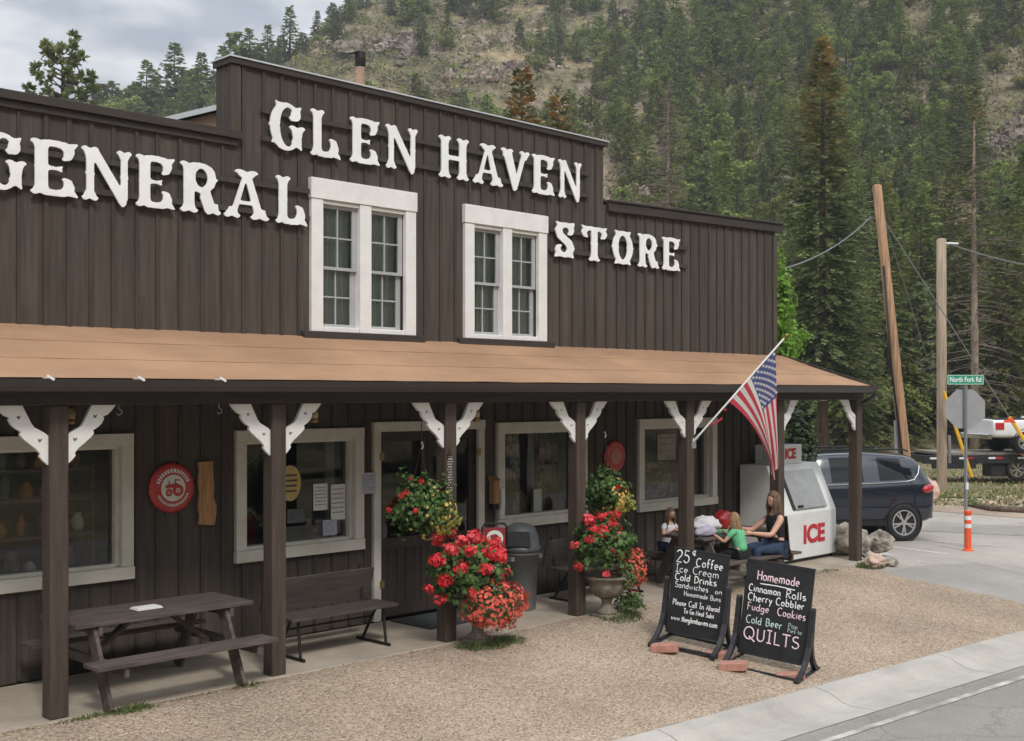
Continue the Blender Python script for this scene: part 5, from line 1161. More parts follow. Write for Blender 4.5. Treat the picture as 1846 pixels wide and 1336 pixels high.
b.build('grille', M['ice_grey'], top)
put_mesh('letters', text_mesh('ICE', .23, .003, .01), M['ice_red'], frame_mat((fx0 + .74, fy0 + .355, 1.745), (1, 0, 0), (0, 0, 1)), top)
b = MB(); b.box(fx0 + .30, fx0 + .31, fy0 + .12, fy0 + .13, .2, .21)

# ================================================================== FLAG
pA, pB = onY(1252, 795, YP - .09), None
# staff leans out towards the road
base = Vector((13.36, YP - .09, onY(1252, 795, YP - .09).z)); u_ = (1418 - CXP) / F
tip = onY(1418, 605, 9.05)
t = thing('flag', 'American flag hanging from a slanted white staff on a porch post', 'flag', base)
dirv = (tip - base)
b = MB(); b.tube([base, base + dirv * .97], .013, 8); b.build('staff', M['white'], t); b = MB(); b.smooth = True; b.blob(tip, .028, 1, .05); b.tube([base + dirv * .96, tip], .009, 6); b.build('finial', M['brass'], t)
b = MB(); b.tube([base - dirv.normalized() * .10, base + dirv.normalized() * .10], .022, 8); b.box(base.x - .045, base.x + .045, YP - .095, YP - .083, base.z - .10, base.z + .04); b.build('staff_holder', M['galv'], t)
# cloth: hoist edge runs along the staff, fly end falls; corner pixels checked against the photo on the staff's own plane
h0, h1 = base + dirv * .37, base + dirv * .875                        # lower and upper end of the hoist
NU, NV = 52, 26; fb = MB(); fb.smooth = True
hoist = (h1 - h0); hl = hoist.length; dn = Vector((0, 0, -1)); outv = Vector((dirv.x, dirv.y, 0)).normalized(); side_ = Vector((-outv.y, outv.x, 0))
FL = 1.62
def cloth(u, v):
    """u along the fly 0..1, v across the hoist 0 (low corner) .. 1 (top, canton side)"""
    p = h0 + hoist * v
    # cloth hangs: direction turns from along the staff's normal into straight down, the low stripes swing in under the top corner
    gx = h1.x + outv.x * .02; gather = 1 - (1 - u) ** 1.5
    q = p.lerp(h1 + (h0 - h1) * .10 * (1 - v), 1)                     # gathered line under the upper corner
    x = p.x + (h1.x + .02 - p.x) * gather * .93; y = p.y + (h1.y - p.y) * gather * .93
    z = p.z - FL * u * (1 - .42 * (1 - v) * (1 - u * .25)) + .30 * (1 - v) * u * (1 - u)
    fold = math.sin(v * 11 + u * 2.0) * .045 * u ** .6 + math.sin(v * 23 + 1) * .012 * u
    return Vector((x, y, z)) + side_ * fold + outv * (.03 * math.sin(v * 7 + 1.5) * u)
for i in range(NU + 1):
    for j in range(NV + 1): fb.v.append(tuple(cloth(i / NU, j / NV)))
for i in range(NU):
    for j in range(NV):
        stripe = j // 2                                               # 13 stripes, two rows of faces each; red at both edges
        blue = j >= NV - 14 and i < NU * .40
        fb.f.append([i * (NV + 1) + j, (i + 1) * (NV + 1) + j, (i + 1) * (NV + 1) + j + 1, i * (NV + 1) + j + 1]); fb.mi.append(2 if blue else (0 if stripe % 2 == 0 else 1)); fb.sm.append(True)
sb = MB()
for r_i in range(9):
    for c_i in range(6 if r_i % 2 == 0 else 5):
        u = .40 * ((c_i + .5) / 6 + (1 / 12 if r_i % 2 else 0)) ; v = 1 - (14 / NV) * (r_i + .6) / 9.3
        p0 = cloth(u, v); du = (cloth(u + .01, v) - p0).normalized(); dv = (cloth(u, v + .01) - p0).normalized(); nrm = du.cross(dv).normalized(); dv = nrm.cross(du)
        for sg in (-1, 1):
            pts = []
            for k in range(10): a = math.pi / 2 + k * math.pi / 5; rr_ = .030 if k % 2 == 0 else .0125; pts.append(p0 + (du * math.cos(a) + dv * math.sin(a)) * rr_ + nrm * .004 * sg)
            ctr = p0 + nrm * .004 * sg; sb.add([ctr] + pts, [(0, 1 + k, 1 + (k + 1) % 10) for k in range(10)])
fb.cur = 1; fb.smooth = False; fb.add(sb.v, sb.f); cl = fb.build('cloth', [M['flag_red'], M['flag_white'], M['flag_blue']], t)
p = onY(1290, 768, YP - .2); b = MB(); b.tube([base + dirv * .16, base + dirv * .19 + Vector((.05, 0, -.05)), base + dirv * .24 + Vector((.10, -.03, -.04))], .014, 6); b.tube([base + dirv * .30, base + dirv * .33 + Vector((.03, 0, -.06))], .014, 6); b.build('ribbon', M['flag_red'], t)

# ================================================================== PEOPLE
def skin_mesh(name, joints, edges, root, m, parent, sub=2):
    """one continuous surface grown over a skeleton: joints {name: (point, radius)}"""
    keys = list(joints); idx = {k: i for i, k in enumerate(keys)}
    me = bpy.data.meshes.new('tmp'); me.from_pydata([joints[k][0] for k in keys], [(idx[a], idx[b_]) for a, b_ in edges], []); ob = bpy.data.objects.new('tmp', me); COL.objects.link(ob)
    md = ob.modifiers.new('skin', 'SKIN'); md.use_smooth_shade = True; ss = ob.modifiers.new('sub', 'SUBSURF'); ss.levels = sub; ss.render_levels = sub
    sv = me.skin_vertices[0].data
    for k in keys:
        r_ = joints[k][1]; sv[idx[k]].radius = (r_, r_) if not isinstance(r_, tuple) else r_; sv[idx[k]].use_root = (k == root)
    dg = bpy.context.evaluated_depsgraph_get(); ev = ob.evaluated_get(dg); nm = bpy.data.meshes.new_from_object(ev, depsgraph=dg); bpy.data.objects.remove(ob); bpy.data.meshes.remove(me)
    nm.materials.clear(); nm.materials.append(m); nm.name = name; return put(name, nm, parent)
def fingers(b, wr, hand, side, s_=1.0, curl=.5):
    """palm and five fingers at the wrist, pointing along hand; side: towards the thumb"""
    hand = hand.normalized(); side = (side - hand * side.dot(hand)).normalized(); n_ = hand.cross(side)
    if n_.z > 0: n_ = -n_
    pc = wr + hand * .045 * s_; mm = frame_mat(wr, side, hand); b.tube([wr - hand * .01, wr + hand * .03 * s_, wr + hand * .07 * s_, wr + hand * .09 * s_], [.026 * s_, .034 * s_, .036 * s_, .028 * s_], 8)
    for k, ln in enumerate((.070, .080, .074, .058)):
        o = wr + hand * .075 * s_ + side * (.028 - .019 * k) * s_; c_ = curl * (.8 + .12 * k)
        b.tube([o, o + hand * ln * .45 * s_ + n_ * .010 * s_, o + (hand * .75 + n_ * c_) * ln * .8 * s_, o + (hand * .8 + n_ * c_ * 1.3) * ln * s_], [.0095 * s_, .009 * s_, .008 * s_, .006 * s_], 6)
    o = wr + hand * .025 * s_ + side * .028 * s_; b.tube([o, o + (hand * .5 + side) * .03 * s_, o + (hand * 1.1 + side * .8 + n_ * .3) * .048 * s_], [.011 * s_, .010 * s_, .007 * s_], 6)
def person(label, seat, face, S, look, arms, skin_m, hair_m, hair_len, top_m, sleeve, low_m, legs, lean=.08, skirt=None):
    """seat: point on the bench; face: unit vector the hips face; S: size against an adult; look: head direction; arms: two (elbow, hand) points or None; legs: (knee, ankle, toe) offsets in (side, forward, up)"""
    f = Vector(face).normalized(); r_ = Vector((f.y, -f.x, 0)); up = Vector((0, 0, 1)); seat = Vector(seat)
    P_ = lambda a, b_, c: seat + (r_ * a + f * b_ + up * c) * S
    t = thing('person', label, 'person', seat); J = {}
    J['pelvis'] = (P_(0, 0, .12), .125 * S); J['waist'] = (P_(0, lean * .3, .28), .105 * S); J['chest'] = (P_(0, lean * .8, .44), .125 * S); J['collar'] = (P_(0, lean, .55), .085 * S); J['neck'] = (P_(0, lean * 1.1, .63), .047 * S); J['skull'] = (P_(0, lean * 1.25, .70), .052 * S)
    E = [('pelvis', 'waist'), ('waist', 'chest'), ('chest', 'collar'), ('collar', 'neck'), ('neck', 'skull')]
    hands = []
    for s_, nm in ((-1, 'l'), (1, 'r')):
        J['sh' + nm] = (P_(.155 * s_, lean, .525), .058 * S); el, ha = arms[0 if s_ < 0 else 1]; el = Vector(el); ha = Vector(ha)
        J['el' + nm] = (el, .040 * S); J['fa' + nm] = (el.lerp(ha, .4), .036 * S); J['wr' + nm] = (ha, .026 * S); E += [('collar', 'sh' + nm), ('sh' + nm, 'el' + nm), ('el' + nm, 'fa' + nm), ('fa' + nm, 'wr' + nm)]; hands.append((ha, (ha - el).normalized(), s_))
        kn, an, to = legs[0 if s_ < 0 else 1]; J['hip' + nm] = (P_(.09 * s_, .03, .09), .092 * S); J['kn' + nm] = (P_(*kn), .062 * S); J['ca' + nm] = (P_(*kn).lerp(P_(*an), .35), .055 * S); J['an' + nm] = (P_(*an), .038 * S); J['to' + nm] = (P_(*to), .034 * S)
        E += [('pelvis', 'hip' + nm), ('hip' + nm, 'kn' + nm), ('kn' + nm, 'ca' + nm), ('ca' + nm, 'an' + nm), ('an' + nm, 'to' + nm)]
    body = skin_mesh('body', J, E, 'pelvis', skin_m, t)
    # head, hands joined into the body mesh
    lk = Vector(look).normalized(); hr_ = Vector((lk.y, -lk.x, 0)).normalized(); hu = hr_.cross(lk); hc = P_(0, lean * 1.4, .80) + lk * .015 * S
    hm = Matrix(((hr_.x, lk.x, hu.x, hc.x), (hr_.y, lk.y, hu.y, hc.y), (hr_.z, lk.z, hu.z, hc.z), (0, 0, 0, 1))); b = MB(); b.smooth = True
    vs_ = []; nu, nv = 24, 16
    for j in range(nv + 1):
        th = math.pi * j / nv
        for i in range(nu):
            ph = 2 * math.pi * i / nu; d = Vector((math.sin(th) * math.cos(ph), math.sin(th) * math.sin(ph), math.cos(th))); q = Vector((d.x * .074, d.y * .094, d.z * .118))
            if q.z < 0: q.x *= 1 - .28 * (-d.z); q.y *= 1 - .12 * (-d.z); q.y += .012 * (-d.z)
            if d.y > .6:                                                # brow, eye sockets, nose, lips, chin
                q.y += .026 * math.exp(-((q.x / .013) ** 2 + ((q.z + .022) / .022) ** 2)) + .008 * math.exp(-((q.x / .022) ** 2 + ((q.z + .060) / .010) ** 2)) - .010 * sum(math.exp(-(((q.x - e_) / .014) ** 2 + ((q.z - .008) / .012) ** 2)) for e_ in (-.030, .030)) + .008 * math.exp(-((q.x / .02) ** 2 + ((q.z + .100) / .016) ** 2))
            vs_.append(hm @ (q * S))
    b.add(vs_, [(j * nu + i, (j + 1) * nu + i, (j + 1) * nu + (i + 1) % nu, j * nu + (i + 1) % nu) for j in range(nv) for i in range(nu)])
    for s_ in (-1, 1): b.blob(hm @ (Vector((.074 * s_, -.005, -.005)) * S), (.012 * S, .018 * S, .028 * S), 3, .1, 1, 8, 6)
    for (ha, hd, s_) in hands: fingers(b, ha, hd, Vector((0, 0, 1)) * .6 - r_ * s_ * .5, S)
    hmesh = b.mesh('tmp', skin_m); tmp = bpy.data.objects.new('tmp', hmesh)
    import bmesh
    bm_ = bmesh.new(); bm_.from_mesh(body.data); bm_.from_mesh(hmesh); bm_.to_mesh(body.data); bm_.free(); bpy.data.objects.remove(tmp)
    # eyes and lips
    b = MB()
    for e_ in (-.030, .030): b.blob(hm @ (Vector((e_, .083, .008)) * S), (.009 * S,) * 3, 2, 0, 1, 8, 6)
    b.build('eyes', M['black_cloth'], t); b = MB(); b.blob(hm @ (Vector((0, .094, -.060)) * S), (.018 * S, .012 * S, .006 * S), 2, .05, 1, 8, 6); b.build('lips', mat('lips', (.42, .16, .14), .5), t)
    # hair: cap plus long locks
    b = MB(); b.smooth = True; vs_ = []; nu = 28; nv = 12
    for j in range(nv + 1):
        th = math.pi * .72 * j / nv
        for i in range(nu):
            ph = 2 * math.pi * i / nu; d = Vector((math.sin(th) * math.cos(ph), math.sin(th) * math.sin(ph), math.cos(th))); fr_ = max(0, d.y) * max(0, (th - .85)); k = 1 - .5 * min(1, fr_ * 1.6)
            vs_.append(hm @ (Vector((d.x * .086, (d.y * .106 - .010) * k, d.z * .128 + .006)) * S * (1 + .03 * mnoise.noise(d * 7))))
    b.add(vs_, [(j * nu + i, (j + 1) * nu + i, (j + 1) * nu + (i + 1) % nu, j * nu + (i + 1) % nu) for j in range(nv) for i in range(nu)])
    rr = random.Random(int(S * 100)); lc = (hr_, lk)
    for k in range(46):
        a = R(rr.uniform(150, 390)) if k % 5 else R(rr.choice((148, 392))); d = hr_ * math.cos(a) + lk * math.sin(a); o = hc + (d * .078 + up * rr.uniform(-.02, .07)) * S; ln = hair_len * rr.uniform(.8, 1.05)
        back = -lk * .05 + d * .035; w0 = .016 * S * rr.uniform(.8, 1.3); b.tube([o, o + (d * .020 - up * .10) * S, o + (back * .6 - up * (.12 + ln * .45)) * S, o + (back + d * .01 - up * (.12 + ln)) * S], [w0, w0 * 1.1, w0 * .95, w0 * .3], 6)
    b.build('hair', hair_m, t)
    # shirt over the torso, sleeve to a share of the upper arm
    TJ_ = {k: (J[k][0], J[k][1] * 1.16 + .006) for k in ('pelvis', 'waist', 'chest', 'collar')}; TE = [('pelvis', 'waist'), ('waist', 'chest'), ('chest', 'collar')]; TJ_['collar'] = (J['collar'][0], .088 * S); TJ_['pelvis'] = (J['pelvis'][0], .16 * S)
    for nm in 'lr':
        TJ_['sh' + nm] = (J['sh' + nm][0], J['sh' + nm][1] * 1.14); TE.append(('collar', 'sh' + nm))
        if sleeve: TJ_['sl' + nm] = (J['sh' + nm][0].lerp(J['el' + nm][0], sleeve), .056 * S); TE.append(('sh' + nm, 'sl' + nm))
    skin_mesh('shirt', TJ_, TE, 'pelvis', top_m, t)
    LJ = {k: (J[k][0], J[k][1] * 1.12) for k in ('pelvis', 'hipl', 'hipr', 'knl', 'knr', 'cal', 'car')}; LE = [('pelvis', 'hipl'), ('hipl', 'knl'), ('pelvis', 'hipr'), ('hipr', 'knr'), ('knl', 'cal'), ('knr', 'car')]
    for nm in 'lr': LJ['cu' + nm] = (J['an' + nm][0].lerp(J['ca' + nm][0], .2), .050 * S); LE.append(('ca' + nm, 'cu' + nm))
    skin_mesh('trousers', LJ, LE, 'pelvis', low_m, t)
    for nm in 'lr': skin_mesh('shoe', {'a': (J['an' + nm][0] - up * .01, .046 * S), 'b': (J['an' + nm][0].lerp(J['to' + nm][0], .5), .046 * S), 'c': (J['to' + nm][0], .040 * S)}, [('a', 'b'), ('b', 'c')], 'a', M['black_cloth'], t)
    return t, J, hc, P_
BY = 9.50                                                                # line of the near bench
seatw = Vector((14.92, BY, .44)); seatg = Vector((14.06, BY + .02, .44))
# woman: sits sideways on the near bench, looking at the children along the table
person('woman with long brown hair in a dark top and jeans, sitting by the ice freezer', seatw, (-.92, .38, 0), .98, (-.90, .30, -.25), ((seatw + Vector((-.33, -.12, .30)), seatw + Vector((-.62, .02, .34))), (seatw + Vector((-.12, .34, .32)), seatw + Vector((-.34, .48, .36)))),
       M['skin'], M['hair_brown'], .30, M['black_cloth'], 0, M['denim'], (((-.13, .44, .08), (-.15, .42, -.34), (-.15, .56, -.38)), ((.12, .43, .10), (.13, .36, -.34), (.13, .50, -.38))), .03)
b = MB(); b.smooth = True; n_ = 16; vv = []                             # printed wrap that hangs behind her
for i in range(n_ + 1):
    a = R(-75 + 150 * i / n_)
    for (rr_, z) in ((.125, .53), (.14, .38), (.15, .2), (.165, .06), (.20, -.03)): vv.append(seatw + Vector((.02 + rr_ * math.cos(a) * 1.0, rr_ * math.sin(a) * 1.05, z + .012 * math.sin(i * 2.1))))
b.add(vv, [(i * 5 + j, (i + 1) * 5 + j, (i + 1) * 5 + j + 1, i * 5 + j + 1) for i in range(n_) for j in range(4)])
wr_ = b.build('shawl', M['print_cloth'], [o for o in bpy.data.objects if o.name.startswith('person')][-1]); wr_.modifiers.new('s', 'SOLIDIFY').thickness = .012
person('small girl in a mint green shirt with long dark blond hair, seen from behind', seatg, (.10, 1, 0), .70, (-.25, 1, -.35), ((seatg + Vector((-.19, .16, .24)), seatg + Vector((-.16, .36, .33))), (seatg + Vector((.20, .17, .25)), seatg + Vector((.14, .38, .33)))),
       M['skin'], M['hair_blond'], .28, M['green_cloth'], .55, M['black_cloth'], (((-.13, .38, .10), (-.14, .42, -.26), (-.14, .56, -.30)), ((.13, .38, .10), (.14, .42, -.26), (.14, .56, -.30))), .12)
seatc = Vector((14.02, 10.80, .44))
person('child in a white shirt half hidden behind the porch post', seatc, (-.25, -1, 0), .70, (-.2, -1, -.35), ((seatc + Vector((.18, -.12, .25)), seatc + Vector((.10, -.30, .33))), (seatc + Vector((-.20, -.10, .24)), seatc + Vector((-.20, -.28, .33)))),
       M['skin'], M['hair_brown'], .22, M['white_cloth'], .5, M['denim'], (((-.12, .36, .10), (-.13, .40, -.28), (-.13, .52, -.32)), ((.12, .36, .10), (.13, .40, -.28), (.13, .52, -.32))), .08)
# things lying on their table
def sackobj(name, px, py, y, rad, seed, m, label, cat):
    p = onY(px, py, y); b = MB(); b.smooth = True; b.blob((p.x, y, .745 + rad[2] * .82), rad, seed, .28, 1.2, 22, 14); tag(b.build(name, M[m]), label, cat)
sackobj('tote_bag', 1272, 948, 10.15, (.26, .18, .14), 3, 'white_cloth', 'white cloth bag slumped on the picnic table beside the porch post', 'bag')
sackobj('lavender_bundle', 1272, 962, 9.95, (.24, .10, .08), 5, 'lav_cloth', 'lavender cloth bundle lying on the table edge in front of the white bag', 'cloth')
sackobj('snack_bag', 1304, 945, 10.30, (.17, .13, .15), 7, 'red', 'red snack bag on the picnic table in front of the girl', 'bag')
p = onY(1313, 935, 10.35); b = MB(); b.lathe([(.045, 0), (.06, .15), (.062, .16)], (p.x + .06, 10.42, .745), 14); tag(b.build('paper_cup', M['paper']), 'white paper cup standing behind the red snack bag', 'cup')
p = onY(1299, 958, 10.0); b = MB(); b.box(p.x - .10, p.x + .08, 9.92, 10.04, .745, .80); tag(b.build('lunch_box', M['green_cloth'], bevel=.01), 'small green box on the table edge between the lavender bundle and the girl', 'box')

# ================================================================== STOP SIGN, DELINEATOR
sp = onL(1747, 988); sp = Vector((sp.x + .12, sp.y + .12, sp.z))
t = thing('stop_sign', 'grey back of a stop sign on a steel post with a green street name plate', 'sign', sp); b = MB(); b.box(sp.x - .03, sp.x + .03, sp.y - .02, sp.y + .02, -.3, 2.93); b.build('post', M['galv'], t)
ay = R(-48); nx_ = Vector((math.cos(ay), math.sin(ay), 0)); oc = Vector((sp.x, sp.y, 2.46)) + Vector((nx_.y, -nx_.x, 0)) * -.035
mm = frame_mat(oc, nx_, (0, 0, 1)); ocp = [(.405 * math.cos(R(22.5 + 45 * k)), .405 * math.sin(R(22.5 + 45 * k))) for k in range(8)]
b = MB(); b.prism(ocp, -.004, .004, lambda a, c, d: mm @ Vector((a, c, d))); b.build('octagon', M['sign_back'], t)
gy_ = R(-44); gx_ = Vector((math.cos(gy_), math.sin(gy_), 0)); gm = frame_mat(Vector((sp.x, sp.y, 3.02)), gx_, (0, 0, 1)); b = MB(); b.box(-.355, .345, -.095, .095, -.006, .006, gm); pl_ = b.build('name_plate', M['sign_green'], t, bevel=0)
b = MB()
for a0, a1, c0, c1 in ((-.345, .335, .080, .088), (-.345, .335, -.088, -.080), (-.349, -.341, -.088, .088), (.331, .339, -.088, .088)): b.box(a0, a1, c0, c1, .0062, .0085, gm)
b.build('border', M['reflect'], pl_); put_mesh('lettering', text_mesh('North Fork Rd', .125, .001, .003), M['reflect'], gm @ Matrix.Translation((-.005, 0, .008)) @ Matrix.Diagonal((.80, 1.1, 1, 1)), pl_)
b = MB(); b.box(sp.x - .05, sp.x + .03, sp.y - .045, sp.y - .021, .92, 1.05); b.build('clamp', M['reflect'], t)
dp = onL(1745, 993); t = thing('delineator', 'orange plastic delineator post with white bands in front of the stop sign post', 'delineator', dp); b = MB(); b.smooth = False
b.lathe([(.10, -.01), (.095, .02), (.062, .04), (.058, .70), (.075, .705), (.075, .745), (.001, .75)], dp, 16); b.build('tube', M['orange'], t)
for z in (.43, .58): b = MB(); b.lathe([(.0605, z), (.0605, z + .075)], dp, 16); b.build('band', M['reflect'], t)

# ================================================================== UTILITY POLES AND WIRES
def upole(px0, py0, px1, py1, zc, r0, r1, m, label):
    def at(px, py): u = (px - CXP) / F; return Vector((zc * S2 * (1 + u), zc * S2 * (1 - u), H - (py - HOR) * zc / F))
    a, b_ = at(px0, py0), at(px1, py1); t = thing('utility_pole', label, 'utility pole', a); b = MB(); b.smooth = True
    b.tube([a - (b_ - a).normalized() * .4, a, a.lerp(b_, .5), b_, b_ + Vector((0, 0, .03))], [r0, r0, (r0 + r1) / 2, r1, r1 * .6], 14); b.build('shaft', m, t); return t, a, b_, at
p1, a1, b1, at1 = upole(1632, 826, 1581, 335, 30.5, .14, .115, M['pole'], 'leaning reddish brown utility pole beyond the end of the porch')
b = MB(); b.tube([at1(1617, 826), at1(1615, 758)], .055, 10); b.build('conduit', M['galv'], p1)
b = MB(); b.smooth = True; b.tube([at1(1617, 826) + Vector((.0, -.15, 0)), at1(1604, 660) + Vector((-.12, -.1, 0)), at1(1591, 480) + Vector((-.1, -.08, 0))], .028, 6); b.build('riser_cable', M['iron'], p1)
p2, a2, b2, at2 = upole(1698, 882, 1697, 432, 35.0, .15, .14, M['pole_grey'], 'upright grey brown utility pole beside the stop sign')
b = MB(); b.tube([at2(1712, 835), at2(1711, 785)], .05, 8); b.build('conduit', M['galv'], p2)
b = MB(); b.tube([b2 + Vector((0, 0, -.1)), b2 + Vector((.35, -.35, -.12))], .03, 6); b.build('insulator', M['reflect'], p2)
def wire(p, q, sag, label, r=.012, cat='cable', name='cable', extra=None):
    b = MB(); n_ = 18; b.tube([p.lerp(q, i / n_) - Vector((0, 0, sag * 4 * (i / n_) * (1 - i / n_))) for i in range(n_ + 1)], r, 5)
    o = b.build(name, M['cable']); return tag(o, label, cat)
att = at1(1575, 391); wire(at1(1570, 391), Vector((XR + .1, YW + .4, 4.85)), .25, 'service cable drooping from the leaning pole to the corner of the store', .016)
g1 = at1(1593, 395); g2 = onZ(1745, 868, .05); g2 = Vector((a2.x, a2.y, 0)) + Vector((2.2, -2.0, .05))
wire(g1, at2(1690, 705), .0, 'thin guy wire running from the leaning pole down behind the grey pole', .012)
wire(at1(1596, 400), at1(1850, 800), .0, 'long guy wire slanting from the leaning pole down to the orange flag', .014)
wire(at2(1702, 436), at2(2050, 485), .35, 'power line leaving the upright grey pole towards the edge of the view', .022)
b = MB(); b.tube([at2(1692, 706) + Vector((-.3, -.3, 0)), at2(1742, 858) + Vector((-.3, -.3, 0))], .05, 8); tag(b.build('guy_guard', M['yellow']), 'yellow plastic guard on the guy wire between the grey pole and the stop sign', 'guy guard')
q0, q1 = at1(1820, 752), at1(1850, 799); b = MB(); b.tube([q0, q1], .05, 8); tag(b.build('guy_guard', M['yellow']), 'yellow guard with orange top on the guy wire in front of the white pickup', 'guy guard')
b = MB(); d_ = (q1 - q0).normalized(); b.prism([(-.02, .0), (.28, -.12), (.06, .20)], -.06, .06, lambda a, c, d: q0 + Vector((S2 * a * .5, -S2 * a * .5, c * .5 - .08)) + Vector((S2, S2, 0)) * d); b.prism([(-.14, -.02), (.12, -.02), (.06, .06), (-.11, .05)], -.05, .05, lambda a, c, d: q0 + Vector((S2 * a, -S2 * a, c - .12)) + Vector((S2, S2, 0)) * d)
tag(b.build('warning_flag', M['orange']), 'orange warning cloth tied at the guy wire in front of the white pickup', 'warning flag')

# ================================================================== VEHICLES
def loft(stations, sub, m_mats, win_faces, parent, M4, wname='window'):
    """stations: (x, [(y, z) ...]) half sections from the keel up to the roof's middle; returns body and window objects"""
    k = len(stations[0][1]); vs = []; ring = 2 * k - 2
    for x, half in stations:
        full = half + [(-y, z) for y, z in half[-2:0:-1]]
        vs += [(x, y, z) for y, z in full]
    fs, mi = [], []
    for i in range(len(stations) - 1):
        for j in range(ring):
            fs.append((i * ring + j, i * ring + (j + 1) % ring, (i + 1) * ring + (j + 1) % ring, (i + 1) * ring + j)); jj = j if j < k - 1 else ring - 1 - j; mi.append(1 if (i, jj) in win_faces else 0)
    fs += [tuple(range(ring))[::-1], tuple(range((len(stations) - 1) * ring, len(stations) * ring))]; mi += [0, 0]
    me = bpy.data.meshes.new('tmp'); me.from_pydata(vs, [], fs); me.materials.append(m_mats[0]); me.materials.append(m_mats[1]); me.polygons.foreach_set('material_index', mi); ob = bpy.data.objects.new('tmp', me); COL.objects.link(ob)
    s_ = ob.modifiers.new('s', 'SUBSURF'); s_.levels = sub; s_.render_levels = sub; dg = bpy.context.evaluated_depsgraph_get(); nm = bpy.data.meshes.new_from_object(ob.evaluated_get(dg), depsgraph=dg); bpy.data.objects.remove(ob)
    parts = [MB(), MB()]; co = [M4 @ v.co for v in nm.vertices]
    for q in (0, 1):
        idx = {}; b = parts[q]; b.smooth = True
        for p in nm.polygons:
            if p.material_index != q: continue
            f = []
            for v in p.vertices:
                if v not in idx: idx[v] = len(b.v); b.v.append(tuple(co[v]))
                f.append(idx[v])
            b.f.append(f); b.mi.append(0); b.sm.append(True)
    body = parts[0].build('body', m_mats[0], parent); win = parts[1].build(wname, m_mats[1], parent) if parts[1].f else None
    return body, win
def wheel(parent, M4, x, y, r, wd, sgn, spokes=5, rimmat=None):
    mm = M4 @ Matrix.Translation((x, y, r)) @ Matrix.Rotation(R(-90 * sgn), 4, 'X')
    b = MB(); b.smooth = True; b.lathe([(r * .62, -wd), (r * .93, -wd), (r, -wd * .8), (r, -.02), (r * .95, .0), (r * .72, .0), (r * .68, -.02)], m=mm, n=30); w_ = b.build('wheel', M['tyre'], parent)
    b = MB(); b.lathe([(r * .70, -.03), (r * .70, .0), (r * .64, .002), (r * .60, -.05)], m=mm, n=30)
    for k in range(spokes):
        for dl in (-.16, .16): a = 2 * math.pi * k / spokes + .3; a2 = a + dl; b.beam(mm @ Vector((math.cos(a) * r * .12, math.sin(a) * r * .12, -.005)), mm @ Vector((math.cos(a2) * r * .63, math.sin(a2) * r * .63, -.012)), r * .085, .012, (mm.to_3x3() @ Vector((0, 0, 1))))
    b.lathe([(r * .16, -.03), (r * .16, .002), (.001, .006)], m=mm, n=14); b.build('rim', rimmat or M['rim'], w_)
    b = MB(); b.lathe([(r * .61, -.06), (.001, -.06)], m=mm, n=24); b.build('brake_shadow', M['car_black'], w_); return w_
def frame2d(o, ang): return Matrix.Translation(o) @ Matrix.Rotation(ang, 4, 'Z')
# navy SUV: parked nose towards the hill, tail towards the road
wc = onL(1630, 976); ca = R(143); hd = Vector((math.cos(ca), math.sin(ca), 0)); lf = Vector((-hd.y, hd.x, 0)); co_ = wc + hd * 1.36 - lf * .93; co_.z = wc.z + .005
MC = frame2d(co_, ca) @ Matrix.Diagonal((1, 1, 1.045, 1)); t = thing('parked_suv', 'dark navy SUV parked beyond the boulders at the end of the porch', 'car', co_)
def sec(yb, zb, zbelt, yt, zt): return [(0, zb), (yb * .88, zb), (yb * .97, zb + .10), (yb * .995, zb + .30), (yb, zbelt - .14), (yb * .975, zbelt - .02), (yb * .945, zbelt + .035), ((yb * .93 + yt) / 2, (zbelt + zt) / 2 + .03), (yt, zt - .085), (yt * .9, zt - .035), (yt * .5, zt), (0, zt + .012)]
ST = [(-2.27, sec(.66, .52, .90, .52, .98)), (-2.24, sec(.80, .42, .97, .60, 1.06)), (-2.14, sec(.88, .36, 1.05, .66, 1.20)), (-2.02, sec(.905, .33, 1.09, .66, 1.42)), (-1.86, sec(.915, .31, 1.10, .64, 1.60)), (-1.62, sec(.92, .30, 1.095, .65, 1.635)), (-1.52, sec(.92, .30, 1.09, .65, 1.65)), (-.78, sec(.92, .28, 1.06, .66, 1.70)), (-.70, sec(.92, .28, 1.055, .66, 1.702)), (.26, sec(.92, .28, 1.03, .65, 1.685)), (.34, sec(.92, .28, 1.03, .65, 1.675)), (.86, sec(.92, .28, 1.01, .60, 1.50)), (.95, sec(.92, .28, 1.0, .60, 1.44)), (1.30, sec(.915, .28, .97, .70, 1.12)), (1.75, sec(.90, .30, .92, .66, 1.05)), (2.12, sec(.84, .33, .82, .55, .93)), (2.26, sec(.70, .40, .66, .42, .74))]
WF = {(i, j) for i in (6, 8, 10) for j in (6, 7)} | {(5, 6), (5, 7)} - {(5, 7)} | {(12, 9), (12, 10), (12, 8), (2, 9), (2, 10), (3, 9), (3, 10)}
ST = [((-1.36 + (x + 1.36) * .80) if x < -1.36 else x, s_) for x, s_ in ST]
loft(ST, 2, (M['car'], M['car_glass']), WF, t, MC)
for sy in (1, -1):
    for x in (-1.36, 1.33):
        b = MB(); mm = MC @ Matrix.Translation((x, sy * .70, .36)) @ Matrix.Rotation(R(-90 * sy), 4, 'X'); b.smooth = True; b.lathe([(.40, -.1), (.40, .205), (.385, .222), (.36, .222), (.36, .16), (.001, .16)], m=mm, n=32); b.build('wheel_arch', M['car_black'], t)
        wheel(t, MC, x, sy * .935, .350, .22, sy)
b = MB()
